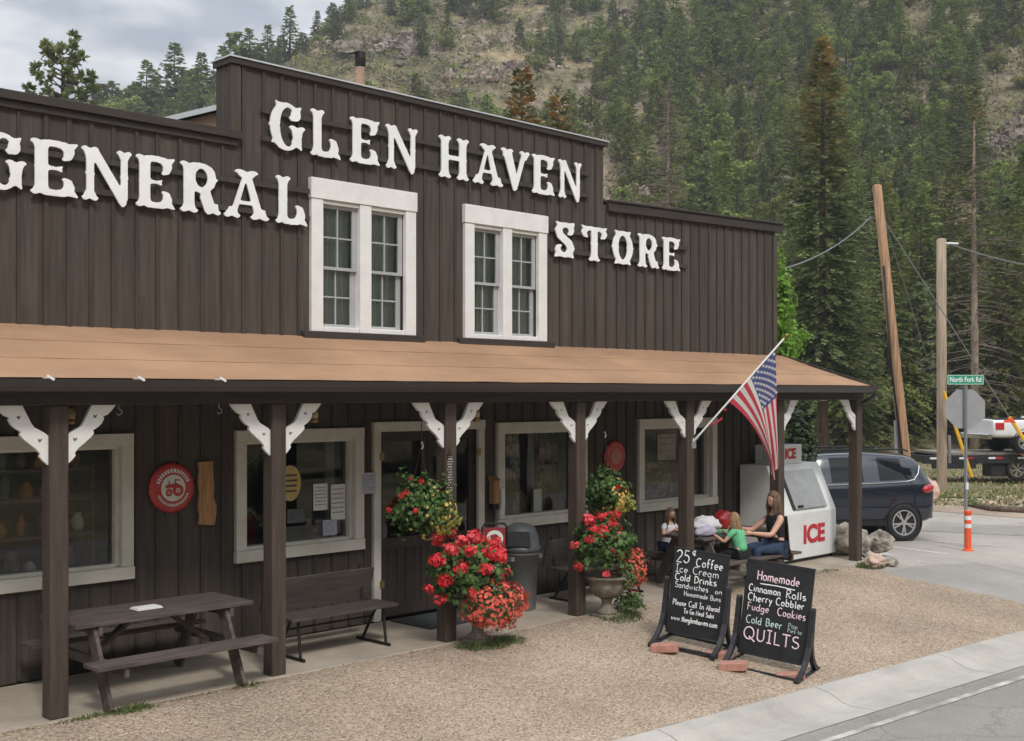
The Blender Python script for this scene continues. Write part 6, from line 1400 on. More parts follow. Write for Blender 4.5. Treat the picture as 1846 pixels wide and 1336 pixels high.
for sy in (1, -1):
    pts = [(.95, 1.045), (.3, 1.07), (-.7, 1.095), (-1.43, 1.125), (-1.60, 1.16), (-1.70, 1.27), (-1.76, 1.42)]
    ys_ = [.905, .905, .905, .905, .895, .855, .79]; b.tube([MC @ Vector((x, sy * (y - .018), z)) for (x, z), y in zip(pts, ys_)], .014, 6)
b.build('window_trim', M['chrome'], t)
for sy in (1, -1): b = MB(); b.smooth = True; b.blob((0, 0, 0), (.17, .075, .085), 4, .05, 1, 16, 10); me = b.mesh('tail_light', M['tail']); me.transform(MC @ Matrix.Translation((-1.90, sy * .855, .985)) @ Matrix.Rotation(R(28) * sy, 4, 'Z') @ Matrix.Rotation(R(8), 4, 'Y')); put('tail_light', me, t)
b = MB(); b.box(-2.09, -1.98, -.70, .70, .40, .56, MC); b.build('bumper', M['car_black'], t, bevel=.03, seg=2)
b = MB(); 
for sy in (1, -1): b.box(-1.0, 1.0, sy * .90 - .02, sy * .90 + .02, .30, .40, MC)
b.build('sill_trim', M['car_black'], t)
b = MB(); 
for sy in (1, -1): b.tube([MC @ Vector((x, sy * .60, z)) for x, z in ((-1.6, 1.69), (-1.5, 1.73), (.2, 1.73), (.3, 1.69))], .016, 6)
b.build('roof_rail', M['car_black'], t)
b = MB(); 
for x in (-.95, .1): b.box(x, x + .20, .925, .945, .93, .955, MC)
b.build('door_handle', M['car'], t); b = MB(); b.blob(MC @ Vector((.78, 1.02, 1.10)), (.10, .11, .08), 2, .05, 1, 12, 8); b.smooth = True; b.build('mirror', M['car'], t)
# flatbed trailer and white pickup on it
def atz(px, py, zc): u = (px - CXP) / F; return Vector((zc * S2 * (1 + u), zc * S2 * (1 - u), H - (py - HOR) * zc / F))
o = atz(1800, 860, 38.5); o.z = .05; ta = R(-40); MT = frame2d(o, ta); t = thing('flatbed_trailer', 'black flatbed trailer with red and white markers, parked across the side road', 'trailer', o)
b = MB(); b.box(-2.35, 4.2, -1.05, 1.05, .78, .86, MT); b.build('deck', mat('deck_planks', (.22, .20, .17), .9, .3, 6, stretch=(.4, 5, 1)), t, bevel=.006)
b = MB(); b.box(-3.0, 4.2, -1.12, -.98, .52, .775, MT); b.box(-3.0, 4.2, .98, 1.12, .52, .775, MT); b.box(-2.9, -2.75, -.97, .97, .54, .76, MT); b.box(-.75, -.25, -1.0, -.4, .10, .51, MT); b.box(-2.65, -1.3, -1.125, -.9, .36, .515, MT); b.build('frame', M['black'], t, bevel=.01)
for x in (.05, .92): wheel(t, MT, x, -1.10, .33, .22, -1, 6, M['chrome'])
b = MB()
for k in range(7): b.box(-2.8 + k * .95, -2.58 + k * .95, -1.132, -1.121, .66, .72, MT)
b.build('white_marker', M['reflect'], t); b = MB()
for k in range(7): b.box(-2.575 + k * .95, -2.35 + k * .95, -1.132, -1.121, .66, .72, MT)
b.build('red_marker', M['tail'], t)
b = MB(); b.tube([MT @ Vector(v) for v in ((.25, -1.14, .78), (.10, -1.18, .84), (.18, -1.16, .92), (.5, -1.1, .95), (1.2, -1.0, 1.22))], .05, 8); b.build('strap', M['skin'], t)
o = atz(1896, 812, 38.2); o.z = .92; ta = R(-37); MP = frame2d(o, ta); t = thing('pickup_truck', 'white pickup truck standing on the black flatbed trailer', 'pickup', o)
def psec(yb, zb, zs, yt, zt): return [(0, zb), (yb * .9, zb), (yb * .98, zb + .08), (yb, zs - .22), (yb * .985, zs - .05), (yb * .95, zs), ((yb * .95 + yt) / 2, (zs + zt) / 2 + .01), (yt, zt - .05), (yt * .85, zt), (0, zt + .01)]
SP = [(-2.52, psec(.86, .50, .98, .80, 1.02)), (-2.50, psec(.89, .46, 1.0, .82, 1.035)), (-2.3, psec(.90, .44, 1.0, .82, 1.035)), (-.62, psec(.90, .42, 1.0, .82, 1.035)), (-.58, psec(.90, .42, 1.0, .80, 1.06)), (-.50, psec(.90, .42, 1.0, .70, 1.50)), (-.36, psec(.90, .42, 1.0, .68, 1.58)), (.55, psec(.90, .42, 1.0, .66, 1.56)), (.72, psec(.90, .42, 1.0, .66, 1.46)), (1.15, psec(.90, .42, .98, .72, 1.08)), (2.1, psec(.87, .42, .92, .70, 1.0)), (2.42, psec(.80, .46, .80, .6, .86)), (2.46, psec(.76, .5, .76, .55, .8))]
loft(SP, 2, (M['truck'], M['car_glass']), {(6, 5), (6, 6), (8, 6), (8, 7), (8, 8), (4, 7), (4, 8)}, t, MP)
b = MB(); b.box(-2.35, -.72, -.74, .74, 1.02, 1.052, MP); b.build('bed_liner', M['car_black'], t)
for sy in (1, -1):
    for x in (-1.45, 1.5):
        b = MB(); mm = MP @ Matrix.Translation((x, sy * .70, .36)) @ Matrix.Rotation(R(-90 * sy), 4, 'X'); b.smooth = True; b.lathe([(.38, -.1), (.38, .195), (.36, .20), (.355, .10), (.001, .10)], m=mm, n=26); b.build('wheel_arch', M['car_black'], t); wheel(t, MP, x, sy * .905, .33, .2, sy)
b = MB(); b.box(-2.68, -2.50, -.82, .82, .42, .58, MP); b.build('bumper', M['chrome'], t, bevel=.02)
for sy in (1, -1): b = MB(); b.box(-2.44, -2.16, sy * .895 - .02, sy * .895 + .02, .72, .93, MP); b.build('tail_light', M['tail'], t, bevel=.008)

# ================================================================== ROCKS BY THE PORCH AND THE ROAD
def rock(c, rad, seed, m, label, name='boulder', amp=.26, fr=1.0):
    b = MB(); b.smooth = True; b.blob(c, rad, seed, amp, fr, 40, 26); o = b.build(name, m); md = o.modifiers.new('edge', 'EDGE_SPLIT'); md.split_angle = R(24); tag(o, label, 'rock')
q = onL(1556, 1004); rock((q.x, q.y + .25, .22), (.46, .32, .30), 3, M['rock'], 'large grey layered boulder at the foot of the end porch post')
q = onL(1596, 1003); rock((q.x, q.y + .1, .16), (.27, .22, .19), 5, M['rock'], 'rounded grey boulder nearest the wheel of the navy SUV')
q = onL(1578, 1022); rock((q.x, q.y, .06), (.20, .14, .13), 6, M['rock_pink'], 'small tan rock in the grass in front of the grey boulders')
q = onL(1607, 1020); rock((q.x, q.y, .02), (.13, .10, .07), 8, M['rock'], 'small flat grey stone at the edge of the paving')
q = onL(1538, 1000); rock((q.x, q.y + .5, .2), (.30, .26, .32), 9, M['rock'], 'grey boulder between the ice freezer and the end porch post')
q = atz(1682, 893, 32); rock((q.x - .15, q.y + .15, .12), (.42, .36, .36), 12, M['rock_pink'], 'pale pinkish rock beside the foot of the upright utility pole')
for k, (px, py, r_) in enumerate(((1755, 906, .25), (1782, 912, .30), (1800, 903, .28), (1815, 908, .22), (1838, 914, .3), (1826, 899, .2))):
    q = onL(px, py, .02); rock((q.x, q.y, q.z + .03), (r_, r_ * .7, r_ * .35), 20 + k, M['rock_pink'] if k % 2 else M['rock'], ['dark flat stone in the low rubble line right of the stop sign post', 'pale stone in the rubble line under the trailer wheels', 'whitish stone at the back of the rubble line', 'small stone in the middle of the rubble line', 'stone at the edge of the view in the rubble line', 'small light stone behind the rubble line'][k], 'rubble_stone')
b = MB(); b.smooth = True; b.tube([onL(1742, 908, .06), onL(1790, 917, .07), onL(1850, 921, .06)], [.07, .09, .08], 8); tag(b.build('log', M['bark']), 'weathered log lying along the far edge of the side road', 'log')
b = leafy(2300, (18.80, 11.55, 1.35), (.38, .36, 1.38), .09, 61, .3); o = b.build('shrub', M['bush']); tag(o, 'dark green shrub growing behind the ice freezer', 'shrub')
b = MB(); rr = random.Random(4)
for (cx_, cy_, cz_, rx, ry, rz, n_, sd_) in ((18.06, 11.42, 4.25, .24, .24, .85, 1100, 1), (18.42, 11.5, 3.72, .48, .28, .30, 620, 2), (18.12, 11.45, 3.4, .30, .28, .6, 620, 3), (18.0, 11.5, 4.95, .16, .2, .2, 120, 5), (18.0, 11.45, 2.2, .16, .2, 1.3, 500, 6)):
    l_ = leafy(n_, (cx_, cy_, cz_), (rx, ry, rz), .085, 70 + sd_, .2, jit=.5); b.add(l_.v, l_.f)
v_ = thing('climbing_vine', 'bright green vine climbing the far corner of the store above the porch roof', 'vine', (18.0, 11.5, 0)); b.build('foliage', M['vine'], v_)
b = MB(); b.tube([(18.0, 11.45, 0), (17.95, 11.44, 1.5), (18.02, 11.46, 3), (17.98, 11.45, 4.8)], .02, 6); b.build('stem', M['bark'], v_)

# ================================================================== HILLSIDE
def fbm(x, y, s): return mnoise.fractal(Vector((x, y, s)), 1.0, 2.0, 5)
RU = [(-.60, .12), (-.45, .165), (-.40, .185), (-.33, .212), (-.27, .232), (-.22, .260), (-.17, .292), (-.14, .325), (-.10, .342), (-.06, .345), (-.03, .345), (.02, .340), (.07, .343), (.10, .352), (.20, .40), (.43, .50), (.8, .52)]
AR = 185.0
def ridge(u):
    for (a, ea), (b_, eb) in zip(RU, RU[1:]):
        if a <= u <= b_: return ea + (eb - ea) * (u - a) / (b_ - a)
    return RU[0][1] if u < RU[0][0] else RU[-1][1]
def hill(a, b_):
    a0 = 58 + 6 * mnoise.noise(Vector((b_ * .03, 1, 2)))
    if a <= a0 - 8: return -.4
    zr = ridge(max(-.6, min(.8, b_ / AR))) * AR + H
    t_ = (a - a0) / (AR - a0)
    if t_ <= 0: return -.4 + .5 * (a - a0 + 8) / 8
    t2 = min(t_, 1.0); z = zr * (.70 * t2 + .30 * t2 ** 1.8)
    if t_ > 1: z -= (t_ - 1) * 40
    n_ = fbm(b_ * .045, a * .045, 4) * 3.2 + fbm(b_ * .16, a * .16, 9) * 1.5
    return z + n_ * min(1, t_ * 3) * (1 - .55 * max(0, min(1, (t_ - .8) * 5))) + .1
def W3(a, b_, z): return Vector((S2 * (a + b_), S2 * (a - b_), z))
hb_ = MB(); As = np.concatenate([np.arange(48, 196, 1.9), np.arange(196, 260, 6)]); Bs = np.arange(-118, 122, 2.0)
for a in As:
    for b_ in Bs: hb_.v.append(tuple(W3(a, b_, hill(a, b_))))
nb = len(Bs)
for i in range(len(As) - 1):
    for j in range(nb - 1): hb_.f.append([i * nb + j, i * nb + j + 1, (i + 1) * nb + j + 1, (i + 1) * nb + j]); hb_.mi.append(0); hb_.sm.append(True)
def hill_mat():
    m = bpy.data.materials.new('mountain_slope'); m.use_nodes = True; n = m.node_tree; b = n.nodes['Principled BSDF']; l = n.links.new
    t = n.nodes.new('ShaderNodeTexCoord')
    def nz_(s_, d_, off=0, rgh=.6):
        z = n.nodes.new('ShaderNodeTexNoise'); z.inputs['Scale'].default_value = s_; z.inputs['Detail'].default_value = d_; z.inputs['Roughness'].default_value = rgh
        mp_ = n.nodes.new('ShaderNodeMapping'); mp_.inputs['Location'].default_value = (off, off, off); l(t.outputs['Object'], mp_.inputs[0]); l(mp_.outputs[0], z.inputs['Vector']); return z
    def ramp(src, stops):
        r = n.nodes.new('ShaderNodeValToRGB'); e = r.color_ramp.elements; e[0].position, e[0].color = stops[0][0], (*stops[0][1], 1); e[1].position, e[1].color = stops[-1][0], (*stops[-1][1], 1)
        for p, c in stops[1:-1]: k = e.new(p); k.color = (*c, 1)
        l(src, r.inputs[0]); return r
    veg = ramp(nz_(.10, 8).outputs['Fac'], [(.30, (.095, .095, .05)), (.45, (.16, .145, .08)), (.55, (.24, .20, .12)), (.70, (.33, .26, .16))])
    rk = ramp(nz_(.55, 9, 5).outputs['Fac'], [(.32, (.12, .095, .075)), (.5, (.27, .21, .17)), (.68, (.40, .33, .28))])
    msk = ramp(nz_(.075, 9, 11, .7).outputs['Fac'], [(.52, (0, 0, 0)), (.62, (1, 1, 1))])
    mx = n.nodes.new('ShaderNodeMixRGB'); l(msk.outputs[0], mx.inputs[0]); l(veg.outputs[0], mx.inputs[1]); l(rk.outputs[0], mx.inputs[2])
    fine = n.nodes.new('ShaderNodeMapRange'); fine.inputs['From Min'].default_value = .34; fine.inputs['From Max'].default_value = .66; fine.inputs['To Min'].default_value = .55; fine.inputs['To Max'].default_value = 1.4; l(nz_(.9, 10, 21, .75).outputs['Fac'], fine.inputs[0])
    hv = n.nodes.new('ShaderNodeHueSaturation'); l(fine.outputs[0], hv.inputs['Value']); l(mx.outputs[0], hv.inputs['Color']); l(hv.outputs[0], b.inputs['Base Color'])
    b.inputs['Roughness'].default_value = .95; b.inputs['Specular IOR Level'].default_value = .1
    bp = n.nodes.new('ShaderNodeBump'); bp.inputs['Strength'].default_value = 1.0; bp.inputs['Distance'].default_value = .9; l(nz_(.6, 9, 2).outputs['Fac'], bp.inputs['Height']); l(bp.outputs[0], b.inputs['Normal']); return m
struct('hillside', hb_, hill_mat())
def hill_hit(px, py):
    u = (px - CXP) / F; v = (HOR - py) / F; a = 52.0
    while a < 215:
        if hill(a, u * a) >= H + v * a: return a
        a += .7
    return AR
gb_ = MB(); rg = random.Random(14)
for i in range(5200):
    px = rg.uniform(1540, 1880); py = rg.uniform(815, 912); q = onZ(px, py, -.06); q.z = -.07; hh = rg.uniform(.03, .11) * (1 + .6 * mnoise.noise(Vector((q.x * .4, q.y * .4, 3)))); d = Vector((rg.gauss(0, .5), rg.gauss(0, .5), 1)).normalized(); s_ = Vector((S2, -S2, 0)) * rg.uniform(.012, .03); gb_.cur = rg.choice((0, 0, 1)); gb_.add([q - s_, q + s_, q + d * hh + s_ * .3, q + d * hh - s_ * .3], [(0, 1, 2, 3)])
tag(gb_.build('verge_grass', [M['grass'], mat('straw', (.36, .29, .16), .9, .3, 5)]), 'dry mixed grass on the verge across the side road', 'grass', kind='stuff')
# ---- tree prototypes
def conifer(seed, Ht, Rd, nb_, step, ks, droop=.25, base=.10, power=.85, clump=.35, up=.5, trunk=.16):
    """returns (trunk MB, crown MB): whorls of branches carrying flat sprays of needles"""
    r_ = random.Random(seed); tr = MB(); tr.smooth = True; tr.tube([(0, 0, -.8), (0, 0, Ht * .3), (r_.gauss(0, .05), r_.gauss(0, .05), Ht * .7), (0, 0, Ht * .985)], [trunk, trunk * .8, trunk * .42, .02], 7)
    cr = MB()
    for i in range(nb_):
        f_ = (i + r_.random()) / nb_; f_ = base + (1 - base) * f_ ** 1.12; h = Ht * f_; a = i * 2.39996 + r_.uniform(-.5, .5)
        rad = Rd * ((1 - f_) / (1 - base)) ** power * (1 + clump * mnoise.noise(Vector((math.cos(a) * 1.3, math.sin(a) * 1.3, h * .55 + seed)))) * r_.uniform(.72, 1.12) + .10
        el = -droop * (1 - f_) + up * f_ ** 3 + r_.uniform(-.10, .10); d = Vector((math.cos(a) * math.cos(el), math.sin(a) * math.cos(el), math.sin(el))); sd_ = Vector((-math.sin(a), math.cos(a), 0))
        n_ = max(2, int(rad / step))
        for k in range(n_):
            t_ = (k + .6 + r_.uniform(-.3, .3)) / n_
            if t_ < .18: continue
            p = Vector((0, 0, h)) + d * rad * t_ + Vector((0, 0, -.16 * rad * t_ * t_ * droop * 2)); s_ = ks * r_.uniform(.7, 1.3) * (1.15 - .4 * t_)
            for sg in (-1, 1, 0):
                dd = (d * r_.uniform(.5, 1.0) + sd_ * sg * r_.uniform(.55, 1.0) + Vector((0, 0, r_.uniform(-.45, .30)))).normalized(); w_ = (dd.cross(Vector((r_.uniform(-.5, .5), r_.uniform(-.5, .5), 1)))).normalized(); cr.kite(p, dd, s_, s_ * .30, w_)
    for k in range(8): a = k * .8; cr.kite((0, 0, Ht * .93), Vector((math.cos(a) * .25, math.sin(a) * .25, 1)).normalized(), ks * 1.2, ks * .2, Vector((-math.sin(a), math.cos(a), 0)))
    return tr, cr
def ponderosa(seed, Ht, Rd, nb_, tuft, nk, base=.25, power=.75):
    r_ = random.Random(seed); tr = MB(); tr.smooth = True; tr.tube([(0, 0, -.8), (.05, 0, Ht * .4), (0, .06, Ht * .75), (0, 0, Ht * .96)], [.20, .15, .08, .02], 7); cr = MB()
    for i in range(nb_):
        f_ = base + (1 - base) * ((i + r_.random()) / nb_); h = Ht * f_; a = i * 2.39996 + r_.uniform(-.6, .6); rad = Rd * ((1.03 - f_) / (1 - base)) ** power * r_.uniform(.55, 1.15); el = r_.uniform(-.1, .35) + .4 * f_
        d = Vector((math.cos(a) * math.cos(el), math.sin(a) * math.cos(el), math.sin(el))); tr.tube([(0, 0, h), Vector((0, 0, h)) + d * rad * .5 + Vector((0, 0, -.04)), Vector((0, 0, h)) + d * rad], [.035, .025, .012], 4)
        for q in ((1.0,), (1.0, .62), (1.0, .7, .42))[min(2, int(rad / .9))]:
            c = Vector((0, 0, h)) + d * rad * q + Vector((r_.gauss(0, .1), r_.gauss(0, .1), r_.gauss(0, .08))); ts = tuft * r_.uniform(.7, 1.25)
            for k in range(nk):
                dd = (Vector((r_.gauss(0, 1), r_.gauss(0, 1), r_.gauss(.35, .9)))).normalized(); w_ = dd.cross(Vector((r_.gauss(0, 1), r_.gauss(0, 1), r_.gauss(0, 1)))).normalized(); cr.kite(c, dd, ts, ts * .22, w_)
    return tr, cr
def broad(seed, Ht, Rd, nl, size):
    r_ = random.Random(seed); tr = MB(); tr.smooth = True; cr = MB()
    for k in range(3): a = k * 2.1; tr.tube([(0, 0, -.6), (math.cos(a) * .1, math.sin(a) * .1, Ht * .3), (math.cos(a) * Rd * .4, math.sin(a) * Rd * .4, Ht * .75)], [.12, .08, .02], 6)
    for k in range(9):
        c = Vector((r_.gauss(0, Rd * .42), r_.gauss(0, Rd * .42), Ht * r_.uniform(.35, .85))); rr_ = Rd * r_.uniform(.35, .6)
        l_ = leafy(nl // 9, c, (rr_, rr_, rr_ * .85), size, seed * 10 + k, .45); cr.add(l_.v, l_.f)
    return tr, cr
def one_mesh(name, tc_, mats): b = MB(); b.smooth = True; b.add(tc_[0].v, tc_[0].f); b.cur = 1; b.smooth = False; b.add(tc_[1].v, tc_[1].f); return b.mesh(name, mats)
PR = {'spruce_tree': [one_mesh('spruce', conifer(s_, 10, r_, 120, .24, .46, dr, .06), [M['bark'], M['needle']]) for s_, r_, dr in ((1, 2.1, .3), (2, 1.75, .4), (3, 2.4, .25))] + [one_mesh('spruce', conifer(4, 10, 1.9, 120, .24, .46, .3, .06), [M['bark'], M['needle_b']])],
      'pine_tree': [one_mesh('pine', ponderosa(s_, 9, r_, 90, .40, 16, .12, .62), [M['bark'], M[mm_]]) for s_, r_, mm_ in ((5, 2.3, 'needle'), (6, 2.6, 'needle'), (7, 2.2, 'needle_b'))],
      'broadleaf_tree': [one_mesh('broadleaf', broad(s_, 6, 2.2, 1900, .24), [M['bark'], M['leaf_far']]) for s_ in (8, 9)]}
def parapet(px):
    if px < 405: return 160 + .19 * px
    if px < 1087: return 100 + .23 * (px - 405)
    if px < 1410: return 368 + .134 * (px - 1087)
    return 800
placed = []
rr = random.Random(77)
def add_tree(kind, a, b_, ht, label, group, proto=None, yaw=None):
    base_h = {'spruce_tree': 10, 'pine_tree': 9, 'broadleaf_tree': 6}[kind]; me = rr.choice(PR[kind]) if proto is None else PR[kind][proto]
    o = bpy.data.objects.new(kind, me); COL.objects.link(o); k = ht / base_h; o.scale = (k * rr.uniform(.95, 1.35), k * rr.uniform(.95, 1.35), k); o.rotation_euler = (R(rr.uniform(-3, 3)), R(rr.uniform(-3, 3)), rr.uniform(0, 6.28)); o.location = W3(a, b_, hill(a, b_) - .2); tag(o, label, 'tree', group)
def where(px, py, a):
    if py < 90 and px < 1130: return 'ridge'
    if px > 1410 and py > 430: return 'foot'
    return 'slope'
LBL = {('spruce_tree', 'ridge'): ('dark pointed spruce standing on the ridge against the sky', 'spruces on the ridge'), ('pine_tree', 'ridge'): ('rounded pine standing on the ridge against the sky', 'pines on the ridge'), ('broadleaf_tree', 'ridge'): ('low rounded bush tree on the rocky ridge', 'bush trees on the ridge'),
       ('spruce_tree', 'foot'): ('dark spruce in the thick wood at the foot of the mountain behind the utility poles', 'spruces at the foot of the mountain'), ('pine_tree', 'foot'): ('open pine in the thick wood at the foot of the mountain behind the utility poles', 'pines at the foot of the mountain'), ('broadleaf_tree', 'foot'): ('light green broadleaf tree at the foot of the mountain behind the utility poles', 'broadleaf trees at the foot of the mountain'),
       ('spruce_tree', 'slope'): ('dark pointed spruce growing on the open mountainside above the store', 'spruces on the mountainside'), ('pine_tree', 'slope'): ('rounded pine growing on the open mountainside above the store', 'pines on the mountainside'), ('broadleaf_tree', 'slope'): ('pale green bushy tree growing on the open mountainside above the store', 'broadleaf trees on the mountainside')}
CLEAR = [(690, 65, 75, 55), (870, 105, 75, 60), (1140, 12, 60, 30), (1815, 215, 55, 45), (1430, 400, 40, 45), (780, 130, 60, 40), (1000, 200, 80, 40), (1650, 60, 34, 60), (560, 140, 70, 40)]
cnt = 0
for i in range(11000):
    a = rr.uniform(57, AR + 4); u = rr.uniform(-.47, .47); b_ = u * a
    if rr.random() > a / AR * 1.0 + .15: continue
    z = hill(a, b_); px, py = CXP + F * u, HOR - F * (z - H) / a
    right = max(0, min(1, (px - 1080) / 180)); dens = .5 + .5 * right; nzv = mnoise.noise(Vector((b_ * .055, a * .055, 7)))
    if nzv < (.10 - .50 * right): continue
    if any(((px - cx_) / rx) ** 2 + ((py - 12 - cy_) / ry) ** 2 < 1 for cx_, cy_, rx, ry in CLEAR): continue
    if py < 250 and px > 1480 and mnoise.noise(Vector((b_ * .08, a * .05, 31))) < -.30: continue
    kd = rr.random(); kind = 'spruce_tree' if kd < .33 else ('pine_tree' if kd < .66 else 'broadleaf_tree')
    ht = (rr.uniform(4.0, 7.2) if kind != 'broadleaf_tree' else rr.uniform(2.0, 4.0)) * (1.3 if a < 80 else 1.0) * (.85 + .15 * right)
    py_top = HOR - F * (z + ht - H) / a
    if py_top > parapet(px) - 4 or py < -60: continue
    if 1755 < px < 1870 and py_top < 246 and py > 176: continue
    if any((a - p_[0]) ** 2 + (b_ - p_[1]) ** 2 < ((2.1 if right > .5 else 2.7) * (1 if kind != 'broadleaf_tree' else .8)) ** 2 for p_ in placed): continue
    placed.append((a, b_)); lb, gp_ = LBL[(kind, where(px, py, a))]; add_tree(kind, a, b_, ht, lb, gp_); cnt += 1
for px, pt_, kind in ((236, 158, 'pine_tree'), (262, 112, 'spruce_tree'), (284, 128, 'spruce_tree'), (305, 150, 'spruce_tree'), (319, 83, 'spruce_tree'), (342, 132, 'pine_tree'), (362, 95, 'spruce_tree'), (386, 128, 'spruce_tree'), (205, 148, 'pine_tree'), (180, 152, 'spruce_tree'), (222, 170, 'broadleaf_tree'), (405, 85, 'spruce_tree'), (430, 60, 'pine_tree'), (452, 55, 'spruce_tree'), (482, 46, 'spruce_tree'), (522, 13, 'spruce_tree'), (545, 60, 'pine_tree'), (572, 20, 'spruce_tree'), (600, 8, 'pine_tree'), (628, -14, 'spruce_tree'), (655, -8, 'spruce_tree'), (705, -30, 'spruce_tree'), (735, -20, 'pine_tree'), (760, -40, 'spruce_tree'), (790, -22, 'spruce_tree'), (815, -40, 'spruce_tree'), (850, -25, 'spruce_tree'), (880, -38, 'pine_tree'), (905, -20, 'spruce_tree'), (925, -30, 'spruce_tree'), (978, -30, 'spruce_tree'), (1000, -12, 'pine_tree'), (1030, -26, 'spruce_tree'), (1050, -8, 'spruce_tree'), (1075, -2, 'pine_tree'), (410, 130, 'broadleaf_tree'), (500, 90, 'spruce_tree'), (350, 165, 'spruce_tree'), (270, 165, 'pine_tree'), (190, 165, 'broadleaf_tree'), (215, 160, 'pine_tree'), (250, 150, 'pine_tree'), (275, 140, 'spruce_tree'), (295, 160, 'pine_tree'), (330, 130, 'pine_tree'), (352, 125, 'pine_tree'), (374, 122, 'spruce_tree'), (396, 140, 'pine_tree'), (310, 175, 'broadleaf_tree'), (370, 175, 'broadleaf_tree'), (240, 185, 'broadleaf_tree'), (165, 155, 'pine_tree'), (470, 85, 'pine_tree'), (440, 95, 'spruce_tree'), (535, 75, 'spruce_tree')):
    a = AR - rr.uniform(4, 16); u = (px - CXP) / F; z = hill(a, u * a); ht = max(3.5, (HOR - pt_) / F * a + H - z + .2); lb, gp_ = LBL[(kind, 'ridge')]; add_tree(kind, a, u * a, ht, lb, gp_); o_ = bpy.context.scene.collection.objects[-1]; o_.scale.x *= 1.45; o_.scale.y *= 1.45; cnt += 1
print('hill trees', cnt)
# scrub as ground cover
sb = MB(); rs = random.Random(17)
for i in range(20000):
    a = rs.uniform(60, AR + 3); u = rs.uniform(-.46, .46); b_ = u * a; z = hill(a, b_); px, py = CXP + F * u, HOR - F * (z - H) / a
    if py > parapet(px) or mnoise.noise(Vector((b_ * .09, a * .09, 3))) < -.34: continue
    rd = rs.uniform(.25, .85); c = W3(a, b_, z + rd * .25); sb.cur = rs.choice((0, 0, 0, 1, 2, 2))
    for k in range(16):
        d = Vector((rs.gauss(0, 1), rs.gauss(0, 1), abs(rs.gauss(0, .8)))).normalized(); p = c + d * rd * rs.uniform(.4, 1); w_ = d.cross(Vector((rs.gauss(0, 1), rs.gauss(0, 1), rs.gauss(0, 1)))).normalized(); sb.kite(p, (d + w_.cross(d) * rs.uniform(-1, 1)).normalized(), rd * .5, rd * .17, w_)
tag(sb.build('scrub', [M['scrub'], M['leaf_far'], mat('dry_scrub', (.20, .165, .10), .9, .3, .3, trans=.1)]), 'low scrub and dry bushes covering the mountainside', 'scrub', kind='stuff')
def outcrop(px, py, w_, h_, seed, label, m='rock'):
    a = hill_hit(px, py + h_ * .4); u = (px - CXP) / F; b_ = u * a; rx, rz = w_ * a / F / 2, h_ * a / F / 2; b = MB(); b.smooth = True; r_ = random.Random(seed)
    for k in range(26):
        dx, dz = r_.uniform(-1, 1), r_.uniform(-1, 1)
        if dx * dx + dz * dz > 1: continue
        aa = a + dz * rz * .9; bb = b_ + dx * rx; s_ = r_.uniform(.14, .34) * min(rx, rz) * 1.2; zz = hill(aa, bb)
        b.blob(W3(aa, bb, zz + s_ * .25), (s_ * r_.uniform(.8, 1.5), s_ * r_.uniform(.8, 1.4), s_ * r_.uniform(.7, 1.5)), seed * 10 + k, .55, 1.5, 22, 14)
    o = b.build('rock_outcrop', M[m]); md = o.modifiers.new('edge', 'EDGE_SPLIT'); md.split_angle = R(28); tag(o, label, 'rocks')
M['rock_far'] = mat('mountain_rock', (.17, .135, .11), .95, .4, .6, 1.0, 1.6, col2=(.36, .30, .25), bdist=.7); M['rock_far2'] = mat('mountain_rock_tan', (.22, .165, .125), .95, .35, .6, 1.0, 1.6, col2=(.42, .33, .27), bdist=.7)
outcrop(690, 60, 150, 95, 1, 'broad rocky knoll on the ridge above the chimney', 'rock_far'); outcrop(872, 112, 135, 90, 2, 'tan slanting rock outcrop on the slope above the N of GLEN', 'rock_far2'); outcrop(1145, 8, 110, 46, 3, 'pinkish rock peak at the top edge of the view above the store', 'rock_far2'); outcrop(1815, 220, 120, 84, 4, 'rounded granite outcrop between the trees near the edge of the view', 'rock_far')
outcrop(1432, 405, 70, 80, 5, 'grey rock face just behind the corner of the store roof', 'rock_far'); outcrop(960, 190, 90, 40, 6, 'low band of broken rock above the rusty spruces', 'rock_far2'); outcrop(1570, 775, 110, 70, 7, 'rocky bank at the foot of the mountain behind the navy SUV', 'rock_far'); outcrop(790, 150, 70, 36, 8, 'small rock band on the dry slope', 'rock_far')
# broken rock scattered over the open slope
tb = MB(); rt = random.Random(23)
for i in range(2600):
    px = rt.uniform(420, 1500); a = rt.uniform(80, AR + 2); u = (px - CXP) / F; b_ = u * a; z = hill(a, b_); py = HOR - F * (z - H) / a
    if py > parapet(px) or mnoise.noise(Vector((b_ * .07, a * .07, 13))) < .05: continue
    s_ = rt.uniform(.15, .75) * rt.uniform(.5, 1); tb.cur = rt.choice((0, 1)); tb.blob(W3(a, b_, z + s_ * .1), (s_ * rt.uniform(.8, 1.5), s_, s_ * rt.uniform(.5, 1.1)), i, .5, 1.4, 8, 5)
tag(tb.build('scree', [M['rock_far'], M['rock_far2']]), 'broken tan and grey rocks scattered over the open mountainside', 'rocks', kind='stuff')
